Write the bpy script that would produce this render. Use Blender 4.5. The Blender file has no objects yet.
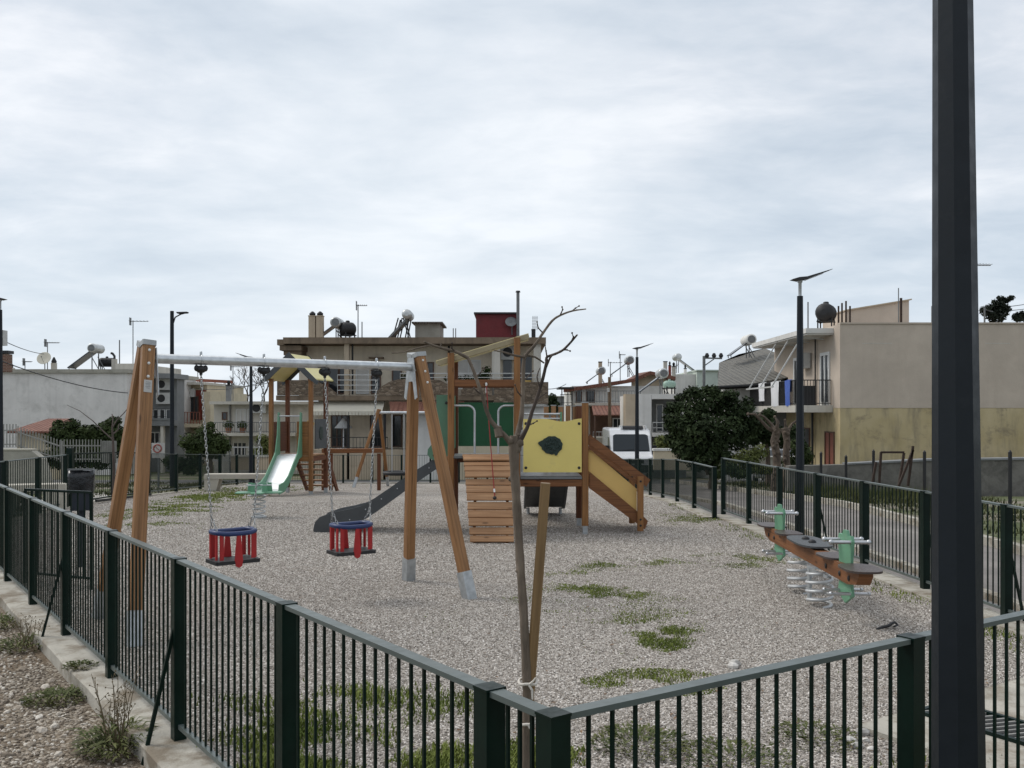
import bpy, math, random
from mathutils import Vector as V, Matrix as Mx, Euler, noise as MN
R=math.radians; PI=math.pi
sc=bpy.context.scene; COL=sc.collection
random.seed(7)
F=930.; CX=512.; HY=412.; EYE=1.9
# ------------------------------------------------------------------ terrain and measuring helpers
def gz(Y):
    t=Y-19.5
    s=t if t>6 else math.log1p(math.exp(2*t))/2
    t2=(54-Y)
    if Y>54: s=34.5
    return -.05*s
def P(x,y,Y): return V(((x-CX)*Y/F, Y, EYE+(HY-y)*Y/F))
def FX(x,Y): return (x-CX)*Y/F
def FZ(y,Y): return EYE+(HY-y)*Y/F
def G(x,y):
    lo,hi=1.5,300.
    for _ in range(60):
        m=(lo+hi)/2
        if EYE-(y-HY)*m/F>gz(m): lo=m
        else: hi=m
    return V(((x-CX)*lo/F,lo,gz(lo)))
# ------------------------------------------------------------------ mesh builder
class MB:
    def __init__(s): s.v=[];s.f=[];s.u=[];s.sm=[];s.mi=[]
    def add(s,vs,fs,uvs=None,smooth=False,mi=0):
        o=len(s.v); s.v+= [V(p) for p in vs]
        for i,f in enumerate(fs):
            s.f.append(tuple(o+k for k in f)); s.u.append(uvs[i] if uvs else None); s.sm.append(smooth); s.mi.append(mi)
        return s
    def box(s,x0,x1,y0,y1,z0,z1,M=None,mi=0):
        vs=[V((x,y,z)) for z in(z0,z1) for y in(y0,y1) for x in(x0,x1)]
        if M: vs=[M@p for p in vs]
        return s.add(vs,[(0,2,3,1),(4,5,7,6),(0,1,5,4),(2,6,7,3),(0,4,6,2),(1,3,7,5)],mi=mi)
    def bar(s,p0,p1,w,h,up=(0,0,1),ch=0.,mi=0):
        p0=V(p0);p1=V(p1);d=(p1-p0);L=d.length;d.normalize();up=V(up)
        if abs(d.dot(up))>.99: up=V((0,1,0))
        sx=d.cross(up).normalized(); sz=sx.cross(d).normalized()
        a,b=w/2,h/2
        if ch>0: q=[(-a+ch,-b),(a-ch,-b),(a,-b+ch),(a,b-ch),(a-ch,b),(-a+ch,b),(-a,b-ch),(-a,-b+ch)]
        else: q=[(-a,-b),(a,-b),(a,b),(-a,b)]
        n=len(q); vs=[]
        for p in(p0,p1): vs+=[p+sx*c[0]+sz*c[1] for c in q]
        ou=random.random()*20; ov=random.random()*20
        per=[0]
        for i in range(n):
            c,e=q[i],q[(i+1)%n]; per.append(per[-1]+math.hypot(c[0]-e[0],c[1]-e[1]))
        fs=[];us=[]
        for i in range(n):
            j=(i+1)%n
            fs.append((i,n+i,n+j,j)); us.append([(ou,ov+per[i]),(ou+L,ov+per[i]),(ou+L,ov+per[i+1]),(ou,ov+per[i+1])])
        fs.append(tuple(range(n))); us.append([(ou+q[i][0]*.15,ov+q[i][1]) for i in range(n)])
        fs.append(tuple(range(2*n-1,n-1,-1))); us.append([(ou+q[i][0]*.15,ov+q[i][1]) for i in range(n-1,-1,-1)])
        # outward check: the side faces above are oriented for sx,sz,d right handed
        return s.add(vs,fs,us,mi=mi)
    def tube(s,pts,r,n=8,cap=True,closed=False,smooth=True,mi=0,twist=0):
        pts=[V(p) for p in pts]; m=len(pts)
        rs=r if isinstance(r,(list,tuple)) else [r]*m
        vs=[];prev=None
        for i in range(m):
            if closed: t=pts[(i+1)%m]-pts[i-1]
            else: t=pts[min(i+1,m-1)]-pts[max(i-1,0)]
            t.normalize()
            if prev is None:
                a=V((0,0,1)) if abs(t.z)<.9 else V((1,0,0))
                x=t.cross(a).normalized()
            else:
                x=(prev-t*prev.dot(t)).normalized()
            prev=x; y=t.cross(x)
            for k in range(n):
                an=2*PI*k/n+twist; vs.append(pts[i]+(x*math.cos(an)+y*math.sin(an))*rs[i])
        fs=[]
        for i in range(m if closed else m-1):
            a=i*n;b=((i+1)%m)*n
            for k in range(n): fs.append((a+k,a+(k+1)%n,b+(k+1)%n,b+k))
        s.add(vs,fs,smooth=smooth,mi=mi)
        if cap and not closed:
            s.add([vs[k] for k in range(n)],[tuple(range(n-1,-1,-1))],mi=mi); s.add(vs[-n:],[tuple(range(n))],mi=mi)
        return s
    def lathe(s,prof,c=(0,0,0),n=16,smooth=True,M=None,mi=0):
        c=V(c); vs=[]
        for r,z in prof:
            for k in range(n):
                a=2*PI*k/n; p=V((r*math.cos(a),r*math.sin(a),z)); vs.append((M@p if M else p)+c)
        fs=[]
        for i in range(len(prof)-1):
            for k in range(n): fs.append((i*n+k,i*n+(k+1)%n,(i+1)*n+(k+1)%n,(i+1)*n+k))
        s.add(vs,fs,smooth=smooth,mi=mi)
        s.add(vs[:n],[tuple(range(n-1,-1,-1))],mi=mi); s.add(vs[-n:],[tuple(range(n))],mi=mi)
        return s
    def prism(s,poly,o,ax,ay,dv,mi=0):
        o=V(o);ax=V(ax);ay=V(ay);dv=V(dv);n=len(poly)
        a=[o+ax*p[0]+ay*p[1] for p in poly]; b=[p+dv for p in a]
        area=sum(poly[i][0]*poly[(i+1)%n][1]-poly[(i+1)%n][0]*poly[i][1] for i in range(n))
        flip=(area>0)==(ax.cross(ay).dot(dv)>0)
        fs=[tuple(range(n)),tuple(range(2*n-1,n-1,-1))]+[(i,n+i,n+(i+1)%n,(i+1)%n) for i in range(n)]
        if flip: fs=[tuple(reversed(f)) for f in fs]
        ou=random.random()*9; uv0=[(ou+p[0],ou+p[1]) for p in poly]
        us=[]
        for k,f in enumerate(fs):
            us.append([uv0[i%n] for i in f] if k<2 else None)
        return s.add(a+b,fs,us,mi=mi)
    def ball(s,c,r,nu=12,nv=8,jit=0,mi=0,smooth=True,M=None):
        c=V(c); r=V(r) if not isinstance(r,(int,float)) else V((r,r,r)); vs=[]
        for j in range(1,nv):
            for i in range(nu):
                th=PI*j/nv; ph=2*PI*i/nu; q=1+random.uniform(-jit,jit)
                p=V((r.x*math.sin(th)*math.cos(ph)*q,r.y*math.sin(th)*math.sin(ph)*q,r.z*math.cos(th)*q)); vs.append(c+(M@p if M else p))
        top=V((0,0,r.z)); vs.append(c+(M@top if M else top)); vs.append(c-(M@top if M else top)); a=len(vs)-2
        fs=[]
        for j in range(nv-2):
            for i in range(nu): fs.append((j*nu+i,(j+1)*nu+i,(j+1)*nu+(i+1)%nu,j*nu+(i+1)%nu))
        for i in range(nu):
            fs.append((a,i,(i+1)%nu)); b=(nv-2)*nu; fs.append((a+1,b+(i+1)%nu,b+i))
        return s.add(vs,fs,smooth=smooth,mi=mi)
WM={}
def finish(mb,name,mats,parent=None,loc=None,local=False,rot=0):
    """link the builder as ONE mesh object; world coordinates unless local"""
    me=bpy.data.meshes.new(name)
    if parent is not None: M=WM[parent]
    else: M=Mx.Translation(V(loc) if loc is not None else V((0,0,0)))@Mx.Rotation(rot,4,'Z')
    inv=M.inverted()
    vs=mb.v if local else [inv@p for p in mb.v]
    me.from_pydata([tuple(p) for p in vs],[],mb.f)
    if not isinstance(mats,(list,tuple)): mats=[mats]
    for m in mats: me.materials.append(m)
    uvl=me.uv_layers.new(name='UVMap'); data=[]
    for f,u,pl in zip(mb.f,mb.u,me.polygons):
        if u: 
            for q in u: data+=[q[0],q[1]]
        else:
            n=pl.normal; a=max(range(3),key=lambda k:abs(n[k]))
            i,j=[(1,2),(0,2),(0,1)][a]
            for k in f: data+=[vs[k][i],vs[k][j]]
    uvl.data.foreach_set('uv',data)
    me.polygons.foreach_set('use_smooth',mb.sm); me.polygons.foreach_set('material_index',mb.mi)
    me.update()
    o=bpy.data.objects.new(name,me); COL.objects.link(o)
    if parent is not None: o.parent=parent; WM[o]=M
    else:
        o.matrix_world=M; WM[o]=M
    return o
def tag(o,label=None,cat=None,group=None,kind=None):
    if label: o['label']=label
    if cat: o['category']=cat
    if group: o['group']=group
    if kind: o['kind']=kind
    return o
def T(name,label,cat,loc=(0,0,0),rz=0,group=None):
    o=bpy.data.objects.new(name,None); COL.objects.link(o); o.empty_display_size=.2
    o.location=loc; o.rotation_euler=(0,0,rz); WM[o]=Mx.Translation(V(loc))@Mx.Rotation(rz,4,'Z')
    return tag(o,label,cat,group)
def single(mb,name,mat,label,cat,loc,group=None,local=False,rot=0):
    return tag(finish(mb,name,mat,loc=loc,local=local,rot=rot),label,cat,group)
def struct(mb,name,mat): return tag(finish(mb,name,mat),kind='structure')
def dup(root,loc,rz,label,group=None):
    r=root.copy(); COL.objects.link(r); r.location=loc; r.rotation_euler=(0,0,rz); r['label']=label
    if group: r['group']=group
    WM[r]=Mx.Translation(V(loc))@Mx.Rotation(rz,4,'Z')
    for ch in list(root.children):
        c=ch.copy(); COL.objects.link(c); c.parent=r
        for g in list(ch.children):
            d=g.copy(); COL.objects.link(d); d.parent=c
    return r
# ------------------------------------------------------------------ materials
MAT={}
def nodes(name):
    m=bpy.data.materials.new(name); m.use_nodes=True; nt=m.node_tree; nt.nodes.clear()
    out=nt.nodes.new('ShaderNodeOutputMaterial'); b=nt.nodes.new('ShaderNodeBsdfPrincipled'); nt.links.new(b.outputs[0],out.inputs[0])
    MAT[name]=m
    return m,nt,b
def N(nt,t,**k):
    n=nt.nodes.new('ShaderNode'+t)
    for a,v in k.items():
        if a in n.inputs: n.inputs[a].default_value=v
        else: setattr(n,a,v)
    return n
def noise(nt,vec,scale,detail=4,rough=.55,dist=0):
    n=nt.nodes.new('ShaderNodeTexNoise'); n.inputs['Scale'].default_value=scale; n.inputs['Detail'].default_value=detail
    n.inputs['Roughness'].default_value=rough; n.inputs['Distortion'].default_value=dist
    nt.links.new(vec,n.inputs['Vector']); return n
def ramp(nt,fac,stops,interp='LINEAR'):
    r=nt.nodes.new('ShaderNodeValToRGB'); r.color_ramp.interpolation=interp; e=r.color_ramp.elements
    while len(e)<len(stops): e.new(.5)
    for k,(p,c) in enumerate(stops):
        e[k].position=p; e[k].color=(c,c,c,1) if isinstance(c,(int,float)) else (*c,1)
    nt.links.new(fac,r.inputs[0]); return r
def mixc(nt,fac,a,b,mode='MIX'):
    n=nt.nodes.new('ShaderNodeMix'); n.data_type='RGBA'; n.blend_type=mode
    for i,x in ((0,fac),(6,a),(7,b)):
        if hasattr(x,'is_output'): nt.links.new(x,n.inputs[i])
        else: n.inputs[i].default_value=x if i==0 else (*x,1)
    return n.outputs[2]
def bump(nt,b,h,strength,dist=.01):
    n=nt.nodes.new('ShaderNodeBump'); n.inputs['Strength'].default_value=strength; n.inputs['Distance'].default_value=dist
    nt.links.new(h,n.inputs['Height']); nt.links.new(n.outputs[0],b.inputs['Normal']); return n
def objco(nt): return nt.nodes.new('ShaderNodeTexCoord').outputs['Object']
def mapv(nt,vec,scale):
    m=nt.nodes.new('ShaderNodeMapping'); m.inputs['Scale'].default_value=scale; nt.links.new(vec,m.inputs['Vector']); return m.outputs[0]
def sc_(c,k): return tuple(min(1,x*k) for x in c)
def mat(name,col,rough=.6,metal=0,var=.15,scale=3.,bmp=.0,bscale=60.,spec=.5,dirt=None,dscale=2.,damt=(.55,.75)):
    m,nt,b=nodes(name); co=objco(nt)
    n1=noise(nt,co,scale,5); c=ramp(nt,n1.outputs[0],[(.3,sc_(col,1-var)),(.7,sc_(col,1+var))]).outputs[0]
    if dirt:
        n2=noise(nt,co,dscale,8,.65); f=ramp(nt,n2.outputs[0],[(damt[0],0.),(damt[1],1.)]).outputs[0]
        c=mixc(nt,f,c,dirt)
    nt.links.new(c,b.inputs['Base Color'])
    n3=noise(nt,co,scale*6,4); rr=ramp(nt,n3.outputs[0],[(.3,max(0,rough-.08)),(.7,min(1,rough+.08))]).outputs[0]; nt.links.new(rr,b.inputs['Roughness'])
    b.inputs['Metallic'].default_value=metal; b.inputs['Specular IOR Level'].default_value=spec
    if bmp: bump(nt,b,noise(nt,co,bscale,5).outputs[0],bmp)
    return m
def wood(name,col,dark,rough=.55,gr=1.):
    m,nt,b=nodes(name); uv=nt.nodes.new('ShaderNodeTexCoord').outputs['UV']
    g=noise(nt,mapv(nt,uv,(1.2,45*gr,1)),1.,6,.6,.6)
    c=ramp(nt,g.outputs[0],[(.3,dark),(.5,col),(.72,sc_(col,1.3))]).outputs[0]
    big=noise(nt,mapv(nt,uv,(.9,2.,1)),1.3,3)
    c=mixc(nt,ramp(nt,big.outputs[0],[(.35,.0),(.7,.55)]).outputs[0],c,sc_(dark,1.1))
    kn=nt.nodes.new('ShaderNodeTexVoronoi'); kn.inputs['Scale'].default_value=1.; nt.links.new(mapv(nt,uv,(2.2,7,1)),kn.inputs['Vector'])
    c=mixc(nt,ramp(nt,kn.outputs['Distance'],[(.06,.8),(.13,0.)]).outputs[0],c,sc_(dark,.45))
    nt.links.new(c,b.inputs['Base Color']); b.inputs['Roughness'].default_value=rough; b.inputs['Specular IOR Level'].default_value=.3
    bump(nt,b,g.outputs[0],.25,.004); return m
def plaster(name,col,stain,damt=(.5,.75),streak=.5,scale=.7):
    """rendered wall: weathering blotches plus rain streaks that run down the face"""
    m,nt,b=nodes(name); co=objco(nt)
    n1=noise(nt,co,scale,7,.62); c=ramp(nt,n1.outputs[0],[(.3,sc_(col,.86)),(.7,sc_(col,1.1))]).outputs[0]
    n2=noise(nt,co,scale*1.9,9,.7,.4); c=mixc(nt,ramp(nt,n2.outputs[0],[(damt[0],0.),(damt[1],.8)]).outputs[0],c,stain)
    st=noise(nt,mapv(nt,co,(3.2,3.2,.16)),1.,5,.6); c=mixc(nt,ramp(nt,st.outputs[0],[(.52,0.),(.75,streak)]).outputs[0],c,sc_(stain,.9))
    nt.links.new(c,b.inputs['Base Color']); b.inputs['Roughness'].default_value=.9; b.inputs['Specular IOR Level'].default_value=.15
    bump(nt,b,noise(nt,co,18,5).outputs[0],.25,.02); return m
def leafmat(name,a,bcol,scale=1.5):
    m,nt,b=nodes(name); co=objco(nt)
    n=noise(nt,co,scale,3); n2=noise(nt,co,scale*9,2)
    c=ramp(nt,n.outputs[0],[(.35,a),(.65,bcol)]).outputs[0]
    c=mixc(nt,ramp(nt,n2.outputs[0],[(.4,0.),(.7,.5)]).outputs[0],c,sc_(bcol,1.35))
    nt.links.new(c,b.inputs['Base Color']); b.inputs['Roughness'].default_value=.65; b.inputs['Specular IOR Level'].default_value=.1
    return m
# paints, metals
mat('fence_green',(.003,.0125,.009),.36,0,.25,6,spec=.2,dirt=(.03,.031,.027),dscale=7,damt=(.68,.95))
mat('fence_rail_sheen',(.085,.104,.098),.38,0,.14,3,spec=.5,dirt=(.12,.125,.115),dscale=9,damt=(.6,.85))  # rails paler than the fence paint: sky sheen put into the colour
mat('kerb',(.40,.375,.32),.9,0,.18,3,.6,45,dirt=(.2,.165,.12),dscale=3.4,damt=(.46,.62))
mat('tank_green',(.28,.40,.33),.5,0,.1,4)
mat('roof_khaki',(.30,.25,.15),.6,0,.12,3)
mat('rail_dull',(.24,.235,.215),.6,.1,.15,6)
mat('pole_grey',(.0085,.012,.0165),.45,0,.2,2.5,.06,40,spec=.25,dirt=(.03,.031,.033),dscale=6,damt=(.62,.95))
mat('galv',(.55,.57,.58),.38,.85,.14,14,.05,40)
mat('galv_foot',(.42,.44,.45),.5,.6,.2,16,.05,40)
mat('zinc_cap',(.36,.37,.37),.55,.3,.15,10)
mat('chain',(.40,.41,.41),.42,.85,.15,40)
mat('steel',(.5,.51,.52),.42,.9,.1,8)
mat('black_rubber',(.012,.012,.013),.6,0,.25,20)
mat('red_plastic',(.36,.012,.014),.4,0,.12,8)
mat('blue_plastic',(.012,.03,.11),.4,0,.12,8)
mat('hpl_green',(.13,.30,.185),.42,0,.08,5,dirt=(.2,.26,.2),dscale=7,damt=(.6,.9))
mat('hpl_dkgreen',(.004,.085,.028),.4,0,.1,3)
mat('hpl_grey',(.055,.06,.063),.5,0,.12,5,dirt=(.12,.12,.11),dscale=6,damt=(.62,.9))
mat('hpl_yellow',(.72,.585,.175),.42,0,.05,2,dirt=(.5,.42,.16),dscale=4,damt=(.6,.9))
mat('hpl_ochre',(.64,.42,.13),.42,0,.05,2)
mat('roof_yellow',(.66,.58,.24),.45,0,.06,2,dirt=(.4,.36,.2),dscale=5,damt=(.6,.9))
mat('hpl_brown',(.06,.042,.036),.4,0,.15,7,dirt=(.14,.12,.11),dscale=9,damt=(.6,.9))
mat('emblem_green',(.006,.022,.016),.45,0,.3,30)
mat('white_plastic',(.72,.72,.7),.4,0,.04,6)
mat('hpl_sage',(.085,.19,.115),.45,0,.08,4,dirt=(.15,.2,.15),dscale=7,damt=(.6,.9))
mat('spring_grey',(.52,.53,.53),.5,.4,.12,20)
mat('rope_red',(.24,.018,.018),.8,0,.2,60)
mat('slide_steel',(.84,.85,.85),.4,.75,.03,3)
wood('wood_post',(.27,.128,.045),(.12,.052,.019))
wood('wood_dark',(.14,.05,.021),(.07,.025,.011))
wood('wood_swing',(.31,.162,.07),(.135,.064,.026))
wood('wood_deck',(.36,.205,.105),(.22,.11,.05))
wood('wood_beam',(.205,.085,.032),(.10,.04,.016))
wood('wood_stake',(.27,.17,.08),(.15,.09,.04))
wood('wood_pole',(.16,.11,.07),(.08,.055,.035))
mat('concrete',(.36,.34,.29),.85,0,.14,5,.4,60,dirt=(.2,.19,.155),dscale=2.5,damt=(.5,.75))
mat('concrete_bench',(.46,.43,.36),.8,0,.1,4,.2,50,dirt=(.3,.28,.23),dscale=3,damt=(.55,.8))
mat('white_wash',(.68,.67,.63),.85,0,.06,2,dirt=(.45,.43,.38),dscale=1.4,damt=(.55,.8))
plaster('wall_sand',(.70,.615,.49),(.46,.39,.30),(.5,.8),.45)
plaster('wall_white',(.68,.655,.63),(.40,.385,.36),(.5,.8),.3)
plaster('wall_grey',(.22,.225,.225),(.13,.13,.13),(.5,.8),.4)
plaster('wall_cream',(.56,.49,.36),(.36,.31,.23),(.52,.8),.4)
plaster('wall_pale',(.55,.52,.46),(.34,.32,.28),(.52,.8),.45)
plaster('wall_beige',(.51,.435,.36),(.44,.37,.30),(.5,.85),.25)
plaster('wall_brown',(.47,.39,.29),(.28,.225,.165),(.5,.8),.45)
plaster('slab_brown',(.23,.175,.125),(.10,.078,.058),(.42,.7),.6)
plaster('wall_mint',(.5,.56,.5),(.35,.38,.34),(.55,.8),.35)
plaster('wall_clean',(.66,.645,.61),(.42,.4,.36),(.55,.82),.35)
plaster('wall_darkgrey',(.12,.12,.12),(.07,.07,.07),(.5,.8),.4)
plaster('retaining',(.19,.18,.16),(.075,.072,.065),(.42,.66),.6,1.1)
# peeling yellow render: grey patches with their own edges
def yellow_wall():
    m,nt,b=nodes('wall_yellow'); co=objco(nt)
    n1=noise(nt,co,.8,6); c=ramp(nt,n1.outputs[0],[(.3,(.41,.33,.18)),(.7,(.54,.45,.28))]).outputs[0]
    n2=noise(nt,mapv(nt,co,(1,1,1.3)),.9,10,.72,.3); f=ramp(nt,n2.outputs[0],[(.54,0.),(.66,.65)]).outputs[0]
    n4=noise(nt,co,7,4); c=mixc(nt,f,c,ramp(nt,n4.outputs[0],[(.3,(.13,.105,.075)),(.7,(.25,.215,.16))]).outputs[0])
    n3=noise(nt,mapv(nt,co,(2.4,2.4,.5)),1.1,6,.65); c=mixc(nt,ramp(nt,n3.outputs[0],[(.48,0.),(.72,.65)]).outputs[0],c,(.21,.18,.135))
    nt.links.new(c,b.inputs['Base Color']); b.inputs['Roughness'].default_value=.92; b.inputs['Specular IOR Level'].default_value=.15
    bump(nt,b,f,.3,.02)
yellow_wall()
def brick():
    m,nt,b=nodes('stone_cladding'); co=objco(nt)
    v=nt.nodes.new('ShaderNodeTexVoronoi'); v.inputs['Scale'].default_value=4.5; nt.links.new(mapv(nt,co,(1,1,2.1)),v.inputs['Vector'])
    v2=nt.nodes.new('ShaderNodeTexVoronoi'); v2.feature='DISTANCE_TO_EDGE'; v2.inputs['Scale'].default_value=4.5; nt.links.new(mapv(nt,co,(1,1,2.1)),v2.inputs['Vector'])
    sp=nt.nodes.new('ShaderNodeSeparateColor'); nt.links.new(v.outputs['Color'],sp.inputs[0])
    c=ramp(nt,sp.outputs[0],[(0.,(.12,.088,.06)),(.4,(.175,.13,.09)),(.75,(.235,.178,.125)),(1.,(.29,.23,.17))]).outputs[0]
    c=mixc(nt,ramp(nt,v2.outputs['Distance'],[(.02,.8),(.07,0.)]).outputs[0],c,(.075,.058,.043))
    n=noise(nt,co,2.5,8,.7); c=mixc(nt,ramp(nt,n.outputs[0],[(.48,0.),(.72,.7)]).outputs[0],c,(.06,.048,.036))
    nt.links.new(c,b.inputs['Base Color']); b.inputs['Roughness'].default_value=.95; bump(nt,b,v2.outputs['Distance'],.7,.05)
    m,nt,b=nodes('brick'); uv=nt.nodes.new('ShaderNodeTexCoord').outputs['UV']; t=nt.nodes.new('ShaderNodeTexBrick'); nt.links.new(uv,t.inputs['Vector'])
    t.inputs['Scale'].default_value=1; t.inputs['Brick Width'].default_value=.25; t.inputs['Row Height'].default_value=.08; t.inputs['Mortar Size'].default_value=.012
    t.inputs['Color1'].default_value=(.19,.08,.05,1); t.inputs['Color2'].default_value=(.12,.055,.038,1); t.inputs['Mortar'].default_value=(.25,.21,.17,1)
    nt.links.new(t.outputs[0],b.inputs['Base Color']); b.inputs['Roughness'].default_value=.9
brick()
def stripes(name,a,bcol,freq,axis=0,rough=.8):
    """roof tiles / corrugation: ribs along one axis of the UV, in metres"""
    m,nt,b=nodes(name); uv=nt.nodes.new('ShaderNodeTexCoord').outputs['UV']
    w=nt.nodes.new('ShaderNodeTexWave'); w.bands_direction='XY'[axis] if False else ('X' if axis==0 else 'Y')
    w.inputs['Scale'].default_value=freq; w.inputs['Distortion'].default_value=.6; w.inputs['Detail'].default_value=1
    nt.links.new(uv,w.inputs['Vector'])
    n=noise(nt,objco(nt),3,6,.7)
    c=ramp(nt,n.outputs[0],[(.3,a),(.7,bcol)]).outputs[0]
    nt.links.new(c,b.inputs['Base Color']); b.inputs['Roughness'].default_value=rough; bump(nt,b,w.outputs[0],.9,.05)
stripes('tile_red',(.13,.048,.032),(.215,.093,.06),1.4)
stripes('tile_grey',(.10,.095,.083),(.155,.148,.13),1.4)
stripes('corrugated',(.12,.1,.09),(.2,.18,.16),2.)
mat('hut_red',(.13,.007,.01),.6,0,.15,2,dirt=(.08,.01,.012),dscale=1.5)
mat('wall_redbrown',(.2,.035,.022),.85,0,.12,2,.1,30)
mat('tank_black',(.008,.008,.009),.55,0,.2,3)
mat('tank_silver',(.5,.51,.5),.4,.6,.15,3)
mat('collector',(.03,.035,.045),.2,0,.1,2)
mat('metal_white',(.5,.5,.48),.5,.1,.1,5)
mat('metal_dark',(.02,.02,.021),.5,.2,.2,6)
mat('metal_grey',(.16,.165,.165),.5,.3,.2,6)
mat('rust',(.045,.028,.02),.85,.1,.35,9)
mat('window_frame',(.6,.6,.58),.5,0,.05,4)
mat('frame_brown',(.1,.05,.03),.6,0,.15,6)
mat('shutter_white',(.55,.53,.49),.6,0,.08,3)
mat('shutter_red',(.24,.085,.055),.7,0,.15,5)
mat('awning',(.6,.56,.46),.8,0,.06,2)
mat('cloth_white',(.72,.72,.73),.9,0,.05,5)
mat('cloth_blue',(.06,.12,.42),.9,0,.1,5)
mat('bag_black',(.01,.011,.013),.28,0,.2,12,.8,14)
mat('bin_blue',(.012,.018,.028),.45,0,.15,6)
mat('car_white',(.74,.74,.74),.22,0,.03,2)
mat('car_grey',(.3,.31,.32),.3,.5,.04,2)
mat('tyre',(.012,.012,.012),.8,0,.2,8)
mat('lamp_glass',(.55,.56,.55),.15,0,.05,3)
mat('clay',(.3,.13,.07),.8,0,.15,5)
mat('sign_white',(.42,.41,.385),.5,0,.08,8,dirt=(.4,.37,.33),dscale=9,damt=(.6,.9))
mat('sign_red',(.26,.07,.055),.5,0,.12,8)
mat('tie_white',(.6,.56,.5),.9,0,.1,30)
mat('frame_black',(.006,.006,.007),.5,0,.2,8)
def glass():
    m,nt,b=nodes('glass'); b.inputs['Base Color'].default_value=(.018,.022,.026,1); b.inputs['Roughness'].default_value=.08; b.inputs['Specular IOR Level'].default_value=.6
    bump(nt,b,noise(nt,objco(nt),1.3,2).outputs[0],.04,.05)
    m,nt,b=nodes('van_glass'); b.inputs['Base Color'].default_value=(.04,.047,.053,1); b.inputs['Roughness'].default_value=.2; b.inputs['Specular IOR Level'].default_value=.12
glass()
# bark
def bark(name,a,c2,sy=3.):
    m,nt,b=nodes(name); co=objco(nt); n=noise(nt,mapv(nt,co,(14,14,sy)),1.6,7,.65); n2=noise(nt,co,5,4)
    c=ramp(nt,n.outputs[0],[(.32,a),(.68,c2)]).outputs[0]
    c=mixc(nt,ramp(nt,n2.outputs[0],[(.45,0.),(.7,.6)]).outputs[0],c,sc_(a,.6))
    nt.links.new(c,b.inputs['Base Color']); b.inputs['Roughness'].default_value=.9; bump(nt,b,n.outputs[0],.6,.01)
bark('bark_young',(.085,.064,.047),(.23,.18,.135)); bark('bark_twig',(.045,.033,.028),(.12,.09,.075)); bark('bark_old',(.06,.045,.033),(.15,.115,.085)); bark('bark_pruned',(.06,.045,.034),(.15,.112,.08))
leafmat('leaf_dark',(.008,.014,.006),(.034,.05,.019)); leafmat('leaf_mid',(.025,.042,.014),(.06,.082,.026)); leafmat('leaf_hedge',(.016,.026,.01),(.045,.062,.02))
leafmat('grass',(.085,.115,.025),(.185,.215,.055),1.3); leafmat('weed',(.05,.07,.025),(.13,.135,.055),3); leafmat('dry_stem',(.1,.075,.045),(.2,.16,.1),4); leafmat('olive_bush',(.06,.08,.025),(.13,.14,.045))
mat('dry_leaf',(.16,.10,.055),.85,0,.4,25); leafmat('verge_grass',(.035,.042,.016),(.085,.088,.038),.8); leafmat('roof_plant',(.008,.012,.008),(.025,.03,.02))
# gravel
def gravelmat(name,sc1,pal,dirtcol,dirtstops,big=.5,bs=.9):
    m,nt,b=nodes(name); co=objco(nt)
    nz=noise(nt,co,sc1*.7,2); 
    ad=nt.nodes.new('ShaderNodeMixRGB'); ad.blend_type='ADD'; ad.inputs[0].default_value=.025; nt.links.new(co,ad.inputs[1]); nt.links.new(nz.outputs['Color'],ad.inputs[2])
    v=nt.nodes.new('ShaderNodeTexVoronoi'); v.inputs['Scale'].default_value=sc1; nt.links.new(ad.outputs[0],v.inputs['Vector'])
    sep=nt.nodes.new('ShaderNodeSeparateColor'); nt.links.new(v.outputs['Color'],sep.inputs[0])
    c=ramp(nt,sep.outputs[0],pal).outputs[0]
    edge=ramp(nt,v.outputs['Distance'],[(.45,0.),(.85,.7)]).outputs[0]
    c=mixc(nt,edge,c,sc_(dirtcol,.55))
    n1=noise(nt,co,big,6,.6); f=ramp(nt,n1.outputs[0],dirtstops).outputs[0]
    c=mixc(nt,f,c,dirtcol)
    n5=noise(nt,co,.22,4,.6); c=mixc(nt,1.,c,ramp(nt,n5.outputs[0],[(.3,.78),(.7,1.14)]).outputs[0],'MULTIPLY')
    nt.links.new(c,b.inputs['Base Color']); b.inputs['Roughness'].default_value=.9; b.inputs['Specular IOR Level'].default_value=.2
    inv=nt.nodes.new('ShaderNodeMath'); inv.operation='SUBTRACT'; inv.inputs[0].default_value=1; nt.links.new(v.outputs['Distance'],inv.inputs[1])
    ad2=nt.nodes.new('ShaderNodeMath'); ad2.operation='ADD'; nt.links.new(inv.outputs[0],ad2.inputs[0]); nt.links.new(sep.outputs[1],ad2.inputs[1])
    bump(nt,b,ad2.outputs[0],bs,.018)
    return m
gravelmat('gravel',62,[(.0,(.09,.079,.068)),(.14,(.235,.21,.18)),(.45,(.40,.362,.32)),(.78,(.53,.485,.44)),(1.,(.82,.775,.715))],(.25,.205,.155),[(.54,0.),(.76,.5)],.5,.75)
gravelmat('rubble',48,[(.0,(.10,.078,.058)),(.35,(.21,.17,.128)),(.75,(.35,.30,.235)),(1.,(.6,.55,.47))],(.19,.14,.092),[(.45,0.),(.62,.8)],1.1)
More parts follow.
